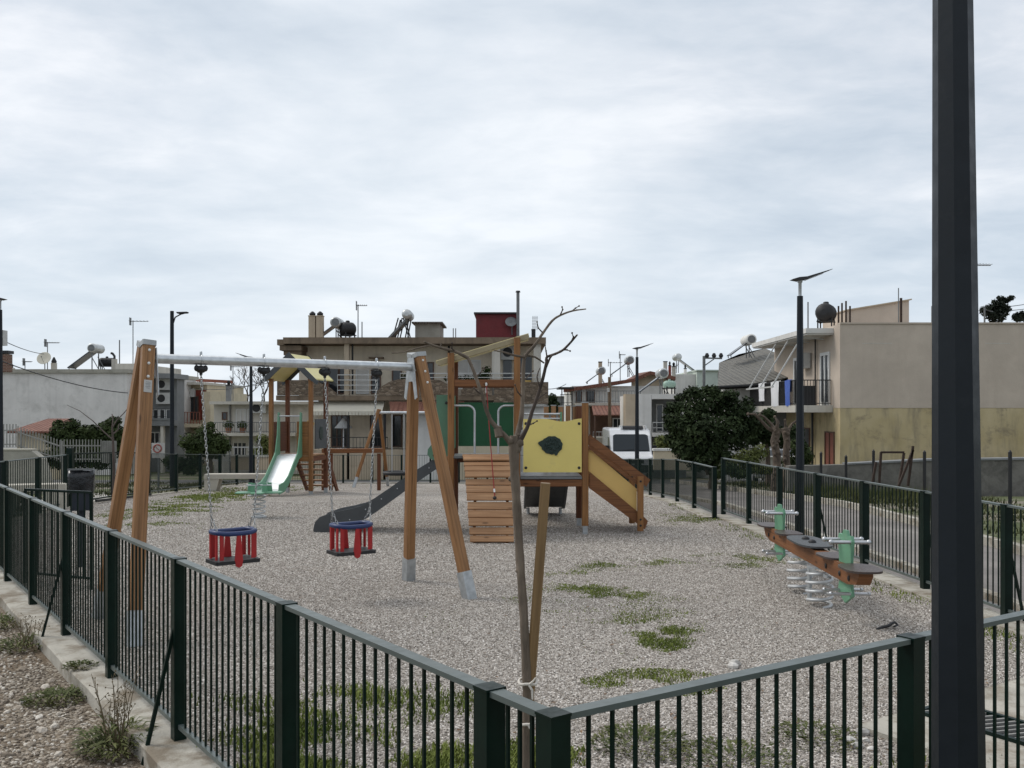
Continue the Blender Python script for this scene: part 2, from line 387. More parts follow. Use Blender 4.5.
def groundmat():
    m,nt,b=nodes('ground'); co=objco(nt)
    n=noise(nt,co,.35,8,.65); n2=noise(nt,co,6,5)
    a=ramp(nt,n2.outputs[0],[(.3,(.045,.06,.02)),(.7,(.10,.115,.04))]).outputs[0]; d=ramp(nt,n2.outputs[0],[(.3,(.14,.12,.09)),(.7,(.24,.21,.165))]).outputs[0]
    c=mixc(nt,ramp(nt,n.outputs[0],[(.46,0.),(.6,1.)]).outputs[0],a,d); nt.links.new(c,b.inputs['Base Color']); b.inputs['Roughness'].default_value=.95
    bump(nt,b,n2.outputs[0],.5,.05)
    m,nt,b=nodes('road'); co=objco(nt); n=noise(nt,co,.8,8,.7); n2=noise(nt,co,40,3)
    c=ramp(nt,n.outputs[0],[(.3,(.13,.118,.108)),(.55,(.21,.19,.175)),(.75,(.29,.265,.24))]).outputs[0]
    c=mixc(nt,ramp(nt,n2.outputs[0],[(.6,0.),(.72,.4)]).outputs[0],c,(.09,.085,.08)); nt.links.new(c,b.inputs['Base Color']); b.inputs['Roughness'].default_value=.9; bump(nt,b,n2.outputs[0],.4,.01)
    m,nt,b=nodes('asphalt'); co=objco(nt); n=noise(nt,co,.6,7,.65)
    c=ramp(nt,n.outputs[0],[(.3,(.06,.06,.06)),(.7,(.11,.108,.105))]).outputs[0]; nt.links.new(c,b.inputs['Base Color']); b.inputs['Roughness'].default_value=.9
    m,nt,b=nodes('pavement'); co=objco(nt); n=noise(nt,co,1.2,8,.7)
    c=ramp(nt,n.outputs[0],[(.3,(.27,.25,.22)),(.7,(.45,.43,.39))]).outputs[0]; nt.links.new(c,b.inputs['Base Color']); b.inputs['Roughness'].default_value=.9
groundmat()
M=MAT

def stonemat(name,pal):
    m,nt,b=nodes(name); oi=nt.nodes.new('ShaderNodeObjectInfo'); c=ramp(nt,oi.outputs['Random'],pal).outputs[0]
    n=noise(nt,objco(nt),90,3); c=mixc(nt,1.,c,ramp(nt,n.outputs[0],[(.3,.8),(.7,1.15)]).outputs[0],'MULTIPLY')
    nt.links.new(c,b.inputs['Base Color']); b.inputs['Roughness'].default_value=.88; b.inputs['Specular IOR Level'].default_value=.2
stonemat('gravel_stone',[(.0,(.11,.096,.082)),(.15,(.245,.217,.187)),(.5,(.385,.348,.307)),(.82,(.50,.457,.41)),(1.,(.80,.755,.70))])
stonemat('path_stone',[(.0,(.10,.08,.062)),(.35,(.25,.207,.16)),(.75,(.41,.355,.29)),(1.,(.70,.65,.57))])
def scatter(o,dens,rad,mt,lo,hi,seed=1):
    """real stones strewn over a sheet that nobody could count: geometry nodes, one object"""
    g=bpy.data.node_groups.new('scatter','GeometryNodeTree'); g.interface.new_socket('Geometry',in_out='INPUT',socket_type='NodeSocketGeometry'); g.interface.new_socket('Geometry',in_out='OUTPUT',socket_type='NodeSocketGeometry')
    n=g.nodes; i=n.new('NodeGroupInput'); ou=n.new('NodeGroupOutput'); d=n.new('GeometryNodeDistributePointsOnFaces'); d.inputs['Density'].default_value=dens; d.inputs['Seed'].default_value=seed
    ic=n.new('GeometryNodeMeshIcoSphere'); ic.inputs['Radius'].default_value=rad; ic.inputs['Subdivisions'].default_value=1
    sm=n.new('GeometryNodeSetMaterial'); sm.inputs['Material'].default_value=M[mt]; ip=n.new('GeometryNodeInstanceOnPoints')
    rv=n.new('FunctionNodeRandomValue'); rv.data_type='FLOAT_VECTOR'; rv.inputs[0].default_value=(lo,lo,lo*.8); rv.inputs[1].default_value=(hi,hi*.85,hi*.6); rv.inputs['Seed'].default_value=3
    rr=n.new('FunctionNodeRandomValue'); rr.data_type='FLOAT_VECTOR'; rr.inputs[0].default_value=(-.5,-.5,0); rr.inputs[1].default_value=(.5,.5,6.28); rr.inputs['Seed'].default_value=8
    L=g.links.new; L(i.outputs[0],d.inputs['Mesh']); L(ic.outputs['Mesh'],sm.inputs['Geometry']); L(d.outputs['Points'],ip.inputs['Points']); L(sm.outputs[0],ip.inputs['Instance']); L(rr.outputs[0],ip.inputs['Rotation']); L(rv.outputs[0],ip.inputs['Scale']); L(ip.outputs[0],ou.inputs[0])
    md=o.modifiers.new('stones','NODES'); md.node_group=g; o['kind']='stuff'
M=MAT
# ================================================================== boundary lines of the playground
C0=V((.115,2.6)); DL=V((-.594,.804)); DR=V((.841,.541))
LX=lambda Y: -8.68-.0478*(Y-14.5)
def rightX(Y): return 5.1-.071*Y
LC=(-8.68,14.5)             # far-left corner
LB=(-9.62,34.3); RB=(3.25,36.)
RC=(4.702,5.6)               # near-right corner
def left_edge(Y): return C0.x+(Y-2.6)*DL.x/DL.y if Y<14.5 else LX(Y)
def right_edge(Y):
    if Y<5.6: return C0.x+(Y-2.6)*DR.x/DR.y
    if Y<16.8: return rightX(Y)
    return 4.12-.03*Y
# ------------------------------------------------------------------ ground sheets
ys=[-30,-10,-2]+[y*.75 for y in range(0,76)]+[60,70,85,110,150,220,350,600,1000,1600]
xs=[-1600,-800,-300,-120,-60,-40,-30,-24,-18,-14,-11,-8,-6,-4,-2,0,2,4,6,8,10,13,16,20,26,34,45,60,120,300,800,1600]
m=MB(); vs=[(x,y,gz(y)-.1) for y in ys for x in xs]; n=len(xs)
m.add(vs,[(j*n+i,j*n+i+1,(j+1)*n+i+1,(j+1)*n+i) for j in range(len(ys)-1) for i in range(n-1)])
struct(m,'ground',M['ground'])
def strip(name,mt,rows,zoff,nx=6):
    m=MB(); vs=[]
    for Y,a,b in rows:
        for k in range(nx+1): x=a+(b-a)*k/nx; vs.append((x,Y,gz(Y)+zoff))
    q=nx+1
    m.add(vs,[(j*q+i,j*q+i+1,(j+1)*q+i+1,(j+1)*q+i) for j in range(len(rows)-1) for i in range(nx)])
    return struct(m,name,mt)
yy=[2.62]+[3+.5*k for k in range(63)]+[34.2]
strip('playground_gravel',M['gravel'],[(y,left_edge(y),right_edge(y)) for y in yy],0,12)
def sheet(name,rows,zoff,nx=6):
    m=MB(); vs=[]
    for Y,a,b in rows:
        for k in range(nx+1): vs.append((a+(b-a)*k/nx,Y,gz(Y)+zoff))
    q=nx+1; m.add(vs,[(j*q+i,j*q+i+1,(j+1)*q+i+1,(j+1)*q+i) for j in range(len(rows)-1) for i in range(nx)]); return finish(m,name,M['gravel'])
scatter(sheet('loose_gravel',[(y,left_edge(y)+.1,right_edge(y)-.2) for y in yy if y<11.1],.001,10),3800,.0078,'gravel_stone',.55,1.4)
scatter(sheet('far_gravel',[(y,left_edge(y)+.1,right_edge(y)-.2) for y in yy if 10.9<y<20.1],.001,10),1500,.009,'gravel_stone',.6,1.5,5)
_pr=[(y,left_edge(y)-3.6,left_edge(y)-.32) for y in [2.7+.5*k for k in range(20)]]
scatter(sheet('path_stones',_pr,-.083,6),1000,.012,'path_stone',.5,1.5,2)
scatter(sheet('path_rocks',_pr,-.083,6),26,.03,'path_stone',.6,1.5,7)
strip('rubble_path',M['rubble'],[(y,-14 if y>4 else -5,left_edge(y)-.1) for y in [1.2,1.9]+[2.6+.8*k for k in range(15)]],-.085,6)
strip('road',M['road'],[(y,right_edge(y)+.3 if y>5.6 else 5.05,7.25+max(0,(14-y))*.05) for y in [-4,0,3,5.4]+[5.7+k for k in range(50)]],-.092,4)
strip('path',M['pavement'],[(y,LX(max(y,14.5))-2.9,LX(max(y,14.5))-1.6) for y in [10+k for k in range(28)]],-.088,2)
strip('pavement',M['pavement'],[(y,-60,3.2) for y in (36.3,36.8,37.3)],-.07,8)
strip('street',M['asphalt'],[(y,-80,60) for y in (37.6+.7*k for k in range(10))],-.09,8)
strip('dirt_path',M['pavement'],[(y,LX(y)-1.1,LX(y)-.1) for y in (18.6,19.5,20.5,21.5,22.5,23.3)],-.06,2)
# ------------------------------------------------------------------ concrete kerbs under the fences
def kerb(a,b,w_out,w_in,side,top=.03,steps=8,bot=-.25):
    a=V(a);b=V(b);d=(b-a).normalized();nrm=V((-d.y,d.x))*side
    m=MB(); S=[]
    for k in range(steps+1):
        c=a+(b-a)*k/steps; z=gz(c.y); jo=random.uniform(-.012,.012)
        o=c+nrm*(w_out+jo); i=c-nrm*w_in
        S+=[(o.x,o.y,z+bot),(o.x,o.y,z+top-.012),(o.x-nrm.x*.012,o.y-nrm.y*.012,z+top),(i.x,i.y,z+top),(i.x,i.y,z+bot)]
    fs=[]
    for k in range(steps):
        for j in range(4): 
            q=(k*5+j,k*5+j+1,k*5+6+j,k*5+5+j); fs.append(q if side>0 else q[::-1])
    m.add(S,fs); return struct(m,'kerb',M['kerb'])
L3=lambda p:(p[0],p[1])
A=C0; B=V((C0.x+DL.x*14.8,C0.y+DL.y*14.8))
kerb(A-DL*.15,B,.205,.1,1,.02,24)
kerb(A,V(RC),.2,.1,-1,.021,10)
kerb((rightX(5.4),5.4),(rightX(17.1),17.1),.1,.24,-1,.022,20)
kerb((3.62,16.6),(3.15,34),.1,.22,-1,.023,18)
kerb((LX(14.5),14.5),(LX(34.3),34.3),.12,.12,1,.015,18)
kerb(LB,RB,.12,.1,1,.015,10)
kerb((7.3,6),(6.95,40),.0,.14,-1,.03,22)
kerb((5.25,5.6),(4.05,30),.14,.0,-1,-.02,22)
kerb((-60,36.2),(3.2,36.2),.0,.12,1,-.03,12)
# ------------------------------------------------------------------ fences
def fence(label,pts,H=1.06,pw=.07,nb=16,bw=.0105,low=.1,mt='fence_green',group=None,braces=(),railw=.05,nopost=()):
    """posts, and between them panels of upright bars with a flat top rail and a bottom rail"""
    p0=V((pts[0][0],pts[0][1])); t=T('metal_fence',label,'fence',(p0.x,p0.y,gz(p0.y)),0,group)
    for k,p in enumerate(pts):
        if k in nopost: continue
        p=V((p[0],p[1])); z=gz(p.y); q=V(pts[min(k+1,len(pts)-1)][:2])-V(pts[max(k-1,0)][:2]); an=math.atan2(q.y,q.x)
        m=MB(); Mt=Mx.Translation((p.x,p.y,z))@Mx.Rotation(an,4,'Z'); a=pw/2
        m.box(-a,a,-a,a,-.06,H-.007,Mt); m.box(-a-.002,a+.002,-a-.002,a+.002,H-.0065,H+.0015,Mt)
        finish(m,'post',M[mt],t)
    for k in range(len(pts)-1):
        a=V(pts[k][:2]);b=V(pts[k+1][:2]);d=(b-a);L=d.length;d.normalize()
        g=pw/2+.002; a2=a+d*g;b2=b-d*g; za=gz(a.y);zb=gz(b.y)
        def at(s,h): c=a2+(b2-a2)*s; return V((c.x,c.y,za+(zb-za)*s+h))
        m=MB(); n=max(2,round(nb*L/1.55))
        for i in range(n):
            s=(i+1)/(n+1); m.bar(at(s,low+.014),at(s,H-.022),bw,bw,up=(d.x,d.y,0))
        pn=finish(m,'fence_panel',M[mt],t)
        m=MB(); m.bar(at(0,H-.012),at(1,H-.012),railw,.018); finish(m,'top_rail',M['fence_rail_sheen'],pn)
        m=MB(); m.bar(at(0,low),at(1,low),.03,.024); finish(m,'bottom_rail',M['fence_rail_sheen'],pn)
    for (k,off,along) in braces:
        p=V(pts[k][:2]); q=V(pts[min(k+1,len(pts)-1)][:2])-p if k+1<len(pts) else p-V(pts[k-1][:2])
        q.normalize(); nn=V((-q.y,q.x))*off; z=gz(p.y)
        m=MB(); m.bar((p.x+nn.x*.06,p.y+nn.y*.06,z+.72),(p.x+nn.x+q.x*along,p.y+nn.y+q.y*along,z-.1),.02,.02); finish(m,'brace',M[mt],t)
    return t
ld=[0,.31]+[.31+1.557*k for k in range(1,10)]+[14.8]
fence('dark green bar fence along the stony path, from the front corner to the far left',[(C0+DL*s) for s in ld],group='green bar fences round the playground',braces=((3,.2,.0),(5,.2,.05)))
nr=[0,1.643,3.2,4.6]
fence('dark green bar fence crossing the front behind the big grey pole',[C0]+[C0+DR*s for s in nr[1:]]+[V(RC)],nopost=(0,),group='green bar fences round the playground')
ry=[17.1-1.44*k for k in range(8)]
fence('long dark green bar fence beside the road, behind the spring seesaw',[RC]+[(rightX(y),y) for y in reversed(ry)],nopost=(0,),pw=.075,group='green bar fences round the playground',braces=((3,-.25,.1),(5,-.22,.08),(2,-.25,.1)))
fence('lower dark green bar fence stepping down towards the white van',[(4.13-.03*(16.6+1.6*k)-.02,16.6+1.6*k) for k in range(12)],H=.92,pw=.075,group='green bar fences round the playground')
fly=[14.55,16.05,17.3,18.5]
fence('dark green bar fence behind the litter bin and the stair railing',[(LX(y),y) for y in fly],pw=.075,group='green bar fences round the playground')
gy=[23.3,25.5,27.8,30,32.2,34.2]
fence('dark green bar fence behind the concrete bench, by the round sign',[(LX(y),y) for y in gy],pw=.08,group='green bar fences round the playground')
nbk=12
fence('dark green bar fence at the back in front of the brown apartment house',[(LB[0]+.1+(RB[0]-LB[0])*k/nbk,LB[1]+(RB[1]-LB[1])*k/nbk) for k in range(nbk+1)],pw=.07,nb=15,bw=.009,group='green bar fences round the playground')
# double gate between the two thick posts, one leaf stands open
def gate(label,a,b):
    t=T('gate',label,'gate',(a[0],a[1],gz(a[1]))); a=V(a);b=V(b);d=(b-a).normalized(); L=(b-a).length
    for p in (a,b):
        z=gz(p.y); m=MB(); Mt=Mx.Translation((p.x,p.y,z))@Mx.Rotation(math.atan2(d.y,d.x),4,'Z'); m.box(-.055,.055,-.055,.055,-.06,1.17,Mt); m.box(-.06,.06,-.06,.06,1.171,1.185,Mt); finish(m,'gate_post',M['fence_green'],t)
    for s0,s1 in ((.08,L/2-.02),(L/2+.02,L-.08)):
        m=MB(); f=lambda s,h:(a.x+d.x*s,a.y+d.y*s,gz(a.y+d.y*s)+h)
        for h in (.08,1.06): m.bar(f(s0,h),f(s1,h),.04,.03)
        for s in (s0,s1): m.bar(f(s,.1),f(s,1.04),.035,.035,up=(d.x,d.y,0))
        n=18
        for i in range(1,n): m.bar(f(s0+(s1-s0)*i/n,.1),f(s0+(s1-s0)*i/n,1.04),.0095,.0095,up=(d.x,d.y,0))
        lf=finish(m,'gate_leaf',M['fence_green'],t)
    m=MB(); m.bar((a.x+.25,a.y+.6,gz(a.y)+.06),(b.x+.25,b.y-.3,gz(b.y)+.06),.05,.05); finish(m,'threshold_rail',M['metal_dark'],t)
gate('closed double gate in the green fence behind the left swing leg',(LX(18.7),18.7),(LX(23.05),23.05))
# open leaf standing inside the near fence
t=T('gate',"open barred gate leaf standing inside the left fence in front of the bin",'gate',(-5.35,10.35,0))
a=V((-5.4,10.32));b=V((-4.5,9.95)); m=MB()
for h in(.12,1.04): m.bar((a.x,a.y,h),(b.x,b.y,h),.03,.025)
finish(m,'rail',M['fence_green'],t); m=MB()
for i in range(11):
    c=a+(b-a)*i/10; m.bar((c.x,c.y,.0 if i in(0,10) else .13),(c.x,c.y,1.03),.03 if i in(0,10) else .014,.03 if i in(0,10) else .014,up=(1,0,0))
finish(m,'bars',M['fence_green'],t)
# ------------------------------------------------------------------ lamp posts
def octo(m,c,r0,r1,z0,z1,rot,n=8):
    c=V(c); vs=[]
    for r,z in((r0,z0),(r1,z1)):
        for k in range(n): a=2*PI*k/n+rot; vs.append((c.x+r*math.cos(a),c.y+r*math.sin(a),z))
    m.add(vs,[(k,(k+1)%n,n+(k+1)%n,n+k) for k in range(n)]+[tuple(range(n-1,-1,-1)),tuple(range(n,2*n))])
def lamp(label,loc,rz):
    t=T('street_lamp',label,'street lamp',loc,rz,'octagonal street lamps with slanted heads')
    m=MB(); octo(m,(0,0),.0875,.0535,-.2,3.92,R(-25.6)); finish(m,'pole',M['pole_grey'],t,local=True)
    m=MB(); octo(m,(0,0),.13,.125,-.1,.012,R(22.5)); 
    finish(m,'base_plate',M['pole_grey'],t,local=True)
    m=MB(); m.lathe([(.03,3.92),(.03,4.12),(.045,4.13),(.045,4.17)],n=12); finish(m,'neck',M['galv_foot'],t,local=True)
    m=MB(); prof=[(-.16,4.17),(-.03,4.15),(.1,4.17),(.55,4.315),(.56,4.325),(.1,4.21),(-.04,4.20)]
    m.prism(prof,(0,-.11,0),(1,0,0),(0,0,1),(0,.22,0)); hd=finish(m,'lamp_head',M['metal_dark'],t,local=True)
    m=MB(); m.prism([(.1,4.166),(.4,4.262),(.4,4.255),(.1,4.158)],(0,-.08,0),(1,0,0),(0,0,1),(0,.16,0)); finish(m,'lens',M['lamp_glass'],hd,local=True)
    return t
L0=lamp('tall dark octagonal lamp post in the foreground on the right, its head out of sight',(1.422,2.95,-.1),0); L0.rotation_euler=(0,R(-.42),0)
lp=lambda x,Y:(FX(x,Y),Y,gz(Y)-.05)
dup(L0,lp(800,14.2)[:2]+(-.25,),0,'dark lamp post with slanted head behind the spring seesaw')
dup(L0,lp(637,27),0,'dark lamp post with slanted head in front of the white van')
dup(L0,lp(251,29.5),PI,'dark lamp post with slanted head behind the green chute of the house slide')
dup(L0,(FX(.2,22),22,FZ(298,22)-4.2),PI,'dark lamp post at the very left edge of the picture')
for o in [q for q in COL.objects if q.name.startswith('street_lamp.')]: o.scale=(.84,.84,1)
t=T('street_lamp','tall thin street lamp with a curved bracket left of the swing beam','street lamp',(FX(172,29.5),29.5,gz(29.5)-.1))
m=MB(); zt=FZ(311,29.5)-WM[t].translation.z; m.lathe([(.075,0),(.06,zt)],n=10); finish(m,'pole',M['pole_grey'],t,local=True)
m=MB(); m.tube([(.03,0,zt-.42),(.1,0,zt-.2),(.28,0,zt-.1),(.4,0,zt-.07)],.022,6); finish(m,'bracket',M['metal_dark'],t,local=True)
m=MB(); m.prism([(.2,zt-.09),(.48,zt-.07),(.5,zt-.03),(.16,zt-.04)],(0,-.11,0),(1,0,0),(0,0,1),(0,.22,0)); finish(m,'lamp_head',M['metal_dark'],t,local=True)

# ================================================================== SWING FRAME
AL=V((-3.21,8.25)); AR=V((-1.035,9.82)); BD=(AR-AL).normalized(); BP=V((-BD.y,BD.x)); BH=2.375
sw=T('playground_swing','wooden swing frame with a galvanised crossbeam and four splayed legs','swing',((AL.x+AR.x)/2,(AL.y+AR.y)/2,0))
m=MB(); a=AL-BD*.02;b=AR+BD*.02; m.tube([(a.x,a.y,BH),((a.x+b.x)/2,(a.y+b.y)/2,BH),(b.x,b.y,BH)],.044,16); finish(m,'crossbeam',M['galv'],sw)
def swing_leg(ap,s_out,sgn,half=.65):
    out=BD*(.3*s_out); foot=ap+out+BP*(half*sgn)
    top=V((ap.x+BP.x*.052*sgn+BD.x*.03*s_out,ap.y+BP.y*.052*sgn+BD.y*.03*s_out,2.51)); ft=V((foot.x,foot.y,-.1))
    dv=(top-ft).normalized(); w0=ft+dv*.36
    m=MB(); m.bar(w0,top,.105,.105,up=(BD.x,BD.y,0),ch=.014); lg=finish(m,'leg',M['wood_swing'],sw)
    m=MB(); m.bar(ft,w0+dv*.02,.112,.112,up=(BD.x,BD.y,0)); finish(m,'metal_foot',M['galv_foot'],lg)
    m=MB(); m.bar(top-dv*.035,top+dv*.012,.118,.118,up=(BD.x,BD.y,0),ch=.01); finish(m,'end_cap',M['zinc_cap'],lg)
    for q in (.07,.19,.31):
        m=MB(); c2=top-dv*q+V((BP.x,BP.y,0))*(.054*sgn); m.ball(c2,.0135,8,6); finish(m,'bolt',M['white_plastic'],lg)
    return top,dv,lg
for ap,s in ((AL,-1),(AR,1)):
    for sg in (-1,1):
        top,dv,lg=swing_leg(ap,s,sg)
        if s==-1 and sg==-1:
            # white label on the outer face of the near left leg
            c=top-dv*.41; n3=V((-BP.x,-BP.y,0)); n3=(n3-dv*n3.dot(dv)).normalized(); x3=dv.cross(n3).normalized()
            m=MB(); o=c+n3*.0545; q=[(-.034,-.055),(.034,-.055),(.034,.055),(-.034,.055)]
            m.prism(q,o,x3,dv,n3*.0015); finish(m,'label_plate',M['sign_white'],lg)
            m=MB()
            for i,(w,h) in enumerate(((.02,.034),(.022,.02),(.018,.008),(.021,-.006),(.014,-.02))):
                m.prism([(-w,h),(w,h),(w,h+.004),(-w,h+.004)],o+n3*.0016,x3,dv,n3*.0008)
            finish(m,'label_print',M['metal_grey'],lg)
    # steel bracket plate joining the two legs
    m=MB(); o=V((ap.x,ap.y,0)) - V((BD.x,BD.y,0))*(s*.035)
    m.prism([(-.06,2.47),(.06,2.47),(.135,2.05),(.09,2.03),(.045,2.22),(-.045,2.22),(-.09,2.03),(-.135,2.05)],o,(BP.x,BP.y,0),(0,0,1),V((BD.x,BD.y,0))*(-.008*s))
    finish(m,'bracket_plate',M['galv_foot'],sw)
def beam_at(u): p=AL+(AR-AL)*u; return V((p.x,p.y,0))
SU=((.167,.389),(.622,.836))
for u in SU[0]+SU[1]:
    p=beam_at(u); m=MB(); B3=V((BD.x,BD.y,0))
    m.ball(p+V((0,0,BH-.085)),(.05,.05,.035),10,6); m.ball(p+V((0,0,BH-.075))+B3*.04,(.024,.024,.03),8,6); m.ball(p+V((0,0,BH-.075))-B3*.04,(.024,.024,.03),8,6)
    m.lathe([(.012,BH-.14),(.02,BH-.1)],(p.x,p.y,0),8)
    hg=finish(m,'hanger',M['black_rubber'],sw)
    m=MB(); m.tube([p+V((0,0,BH))+V((BP.x,BP.y,0))*(.0465*math.cos(a))+V((0,0,.0465*math.sin(a))) for a in [2*PI*k/16 for k in range(16)]],.006,6,closed=True); finish(m,'clamp',M['galv'],hg)
    m=MB(); m.lathe([(.012,BH+.045),(.012,BH+.075),(.006,BH+.08)],(p.x,p.y,0),8); finish(m,'bolt',M['galv_foot'],hg)
def chain_mesh(p0,p1,pitch=.034):
    m=MB(); p0=V(p0);p1=V(p1); d=(p1-p0);L=d.length;d.normalize(); n=int(L/pitch)
    x=d.cross(V((0,1,0))).normalized(); y=d.cross(x)
    for i in range(n+1):
        c=p0+d*(i*L/n); s=x if i%2 else y
        m.tube([c+d*(.024*math.cos(a))+s*(.0105*math.sin(a)) for a in [2*PI*k/8 for k in range(8)]],.0038,4,closed=True)
    return m
def swing_seat(label,u0,u1,zb,tilt):
    a=beam_at(u0);b=beam_at(u1);c=(a+b)/2; rz=math.atan2(BD.y,BD.x)+tilt
    t=T('toddler_swing',label,'swing seat',(c.x,c.y,zb),rz,'toddler swing seats')
    def fin(m,n,mt,p=t): return finish(m,n,M[mt],p,local=True)
    m=MB(); ring=[]
    for k in range(28):
        an=2*PI*k/28; cx=math.copysign(abs(math.cos(an))**.7,math.cos(an))*.195; cy=math.copysign(abs(math.sin(an))**.7,math.sin(an))*.14
        ring.append((cx,cy,.285+.006*math.cos(2*an)))
    m.tube(ring,.023,8,closed=True); fin(m,'guard_ring','blue_plastic')
    m=MB(); m.prism([(-.212,-.13),(-.195,-.15),(.195,-.15),(.212,-.13),(.212,.13),(.195,.15),(-.195,.15),(-.212,.13)],(0,0,0),(1,0,0),(0,1,0),(0,0,.032)); fin(m,'seat_board','black_rubber')
    for sx in (-1,1):
        for sy,xx in ((-1,.150),(-1,.185),(1,.150),(1,.185)):
            m=MB(); yy=.115*sy if xx<.17 else .075*sy
            m.bar((sx*xx,yy,.04),(sx*xx,yy,.27),.038,.016,up=(1,0,0) if xx>.17 else (0,1,0),ch=.004); fin(m,'side_slat','red_plastic')
    for sy in (-1,1):
        m=MB(); m.prism([(-.028,-.022),(.0,-.036),(.028,-.022),(.038,.03),(.03,.12),(.016,.27),(-.016,.27),(-.03,.12),(-.038,.03)],(0,sy*.152+(.0 if sy<0 else -.018),0),(1,0,0),(0,0,1),(0,.018,0)); fin(m,'front_tongue','red_plastic')
    Mi=WM[t].inverted()
    for s,p in ((-1,a),(1,b)):
        top=Mi@V((p.x,p.y,BH-.14)); joint=V((s*.205,0,.43))
        m=chain_mesh(top,joint); fin(m,'chain','chain')
        m=MB()
        for sy in(-1,1):
            q=chain_mesh(joint,(s*.178,sy*.08,.3),.034); m.v+=[]; o=len(m.v)
            m.v+=q.v; m.f+=[tuple(o+i for i in f) for f in q.f]; m.u+=q.u; m.sm+=q.sm; m.mi+=q.mi
        fin(m,'chain_split','chain')
    return t
swing_seat('red and blue toddler swing seat nearer the left legs',*SU[0],.5,.03)
swing_seat('red and blue toddler swing seat nearer the right legs, before the grey slide',*SU[1],.475,-.02)

# ================================================================== MAIN CLIMBING TOWER (two bays)
YF=14.5; YB=15.55; XA,XB,XC=-.95,.08,1.14
tw=T('climbing_tower','large wooden climbing tower with plank ramp, yellow panel and two slides','play tower',(.1,15,0))
def post(x,y,top,parent,mt='wood_post',w=.1,foot=.13,cap=False,lean=0):
    z=gz(y); m=MB(); m.bar((x,y,z+foot),(x+lean,y,top),w,w,up=(0,1,0),ch=.012); p=finish(m,'post',M[mt],parent)
    m=MB(); m.box(x-w*.36,x+w*.36,y-w*.36,y+w*.36,z-.1,z+foot+.002); finish(m,'post_foot',M['galv_foot'],p)
    if cap: m=MB(); m.box(x-w*.54,x+w*.54,y-w*.54,y+w*.54,top+.001,top+.016); finish(m,'post_cap',M['zinc_cap'],p)
    return p
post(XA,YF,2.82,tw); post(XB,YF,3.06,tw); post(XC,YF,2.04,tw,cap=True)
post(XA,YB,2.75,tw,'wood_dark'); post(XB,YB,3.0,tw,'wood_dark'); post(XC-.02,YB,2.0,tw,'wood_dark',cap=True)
# cross beams of the tall bay
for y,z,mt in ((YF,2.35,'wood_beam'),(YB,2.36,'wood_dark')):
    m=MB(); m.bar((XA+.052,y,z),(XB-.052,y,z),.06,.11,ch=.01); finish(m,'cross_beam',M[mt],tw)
m=MB()
for x in (XA,XB): m.lathe([(.018,-.06),(.018,-.045),(.008,-.04)],n=8,c=(x,YF,2.35),M=Mx.Rotation(R(-90),3,'X').inverted())
finish(m,'bolt',M['black_rubber'],tw)
# shed roof board over the tall bay, sloping down to the left
m=MB(); m.prism([(-1.18,2.655),(.27,3.085),(.255,3.135),(-1.195,2.705)],(0,YF+.07,0),(1,0,0),(0,0,1),(0,YB-YF-.14,0)); rf=finish(m,'roof_panel',M['roof_yellow'],tw)
m=MB(); m.bar((-1.17,YF+.05,2.66),(.26,YF+.05,3.085),.035,.085,ch=.006); finish(m,'roof_edge',M['roof_khaki'],rf)
# deck of the tall bay and green back wall
m=MB(); 
for k in range(9): 
    y=YF+.02+k*.116; m.box(XA-.02,XB+.0,y,y+.108,1.17,1.208)
m.box(XA-.02,XB-.06,YF-.045,YF+.015,1.185,1.215); finish(m,'deck',M['metal_grey'],tw)
m=MB(); m.box(XA+.056,XB-.056,YB-.03,YB-.012,1.33,2.06); finish(m,'back_panel',M['hpl_dkgreen'],tw)
m=MB(); m.box(XA+.052,XB-.052,YB-.034,YB+.034,1.06,1.165); finish(m,'deck_beam',M['wood_dark'],tw)
# two arched steel hand rails at the top of the ramp
for xa,xb in ((-.93,-.585),(.06,-.215)):
    m=MB(); r=.11; s=1 if xb>xa else -1; pts=[(xa,YF+.06,2.0),(xb-s*r,YF+.06,2.0)]
    for k in range(1,7): an=PI/2*k/6; pts.append((xb-s*r+s*r*math.sin(an),YF+.06,2.0-r+r*math.cos(an)))
    pts.append((xb,YF+.06,1.2)); m.tube(pts,.017,8); finish(m,'hand_rail',M['steel'],tw)
# green cheeks of the grey slide entrance
cheek=[(437,395),(453,395),(453,449),(445,458),(437,460.5),(431,458.5),(428,454),(428.5,449),(437,438)]
for y in (YF+.13,YB-.15):
    pl=[(FX(px,14.75),FZ(py,14.75)) for px,py in cheek]
    m=MB(); m.prism(pl,(0,y,0),(1,0,0),(0,0,1),(0,.02,0)); c=finish(m,'slide_cheek',M['hpl_sage'],tw)
    m=MB()
    for px,py in ((447,403),(435,455)):
        m.ball((FX(px,14.75),y-.004,FZ(py,14.75)),(.024,.012,.024),8,6)
    finish(m,'bolt',M['black_rubber'],c)
# grey side slide, running down to the left
up=[(436,455),(432,459),(411,472),(390,486.5),(370,500),(362,504),(350,507),(335,510),(322,514.5),(317,520),(315.5,527),(317,533),(321,535.5)]
dn=[(329,532),(337,526),(345,523.5),(358,520.5),(368,516),(378,509.5),(398,495),(420,479),(441,464.5)]
for y in (YF+.18,YB-.22):
    q=lambda p:(FX(p[0],14.85),FZ(p[1],14.85)-.02)
    m=MB(); m.prism([q(p) for p in up+dn],(0,y,0),(1,0,0),(0,0,1),(0,.028,0)); c=finish(m,'slide_side',M['hpl_grey'],tw)
    m=MB()
    for k in range(14):
        s=k/13
        if k%2: continue
        px=430-(430-328)*s; py=466+ (518-466)*min(1,s*1.28)+(2 if s>.78 else 0)
        m.ball((FX(px,14.85),y-.003,FZ(py,14.85)-.02),(.011,.006,.011),8,4)
    finish(m,'bolt',M['steel'],c)
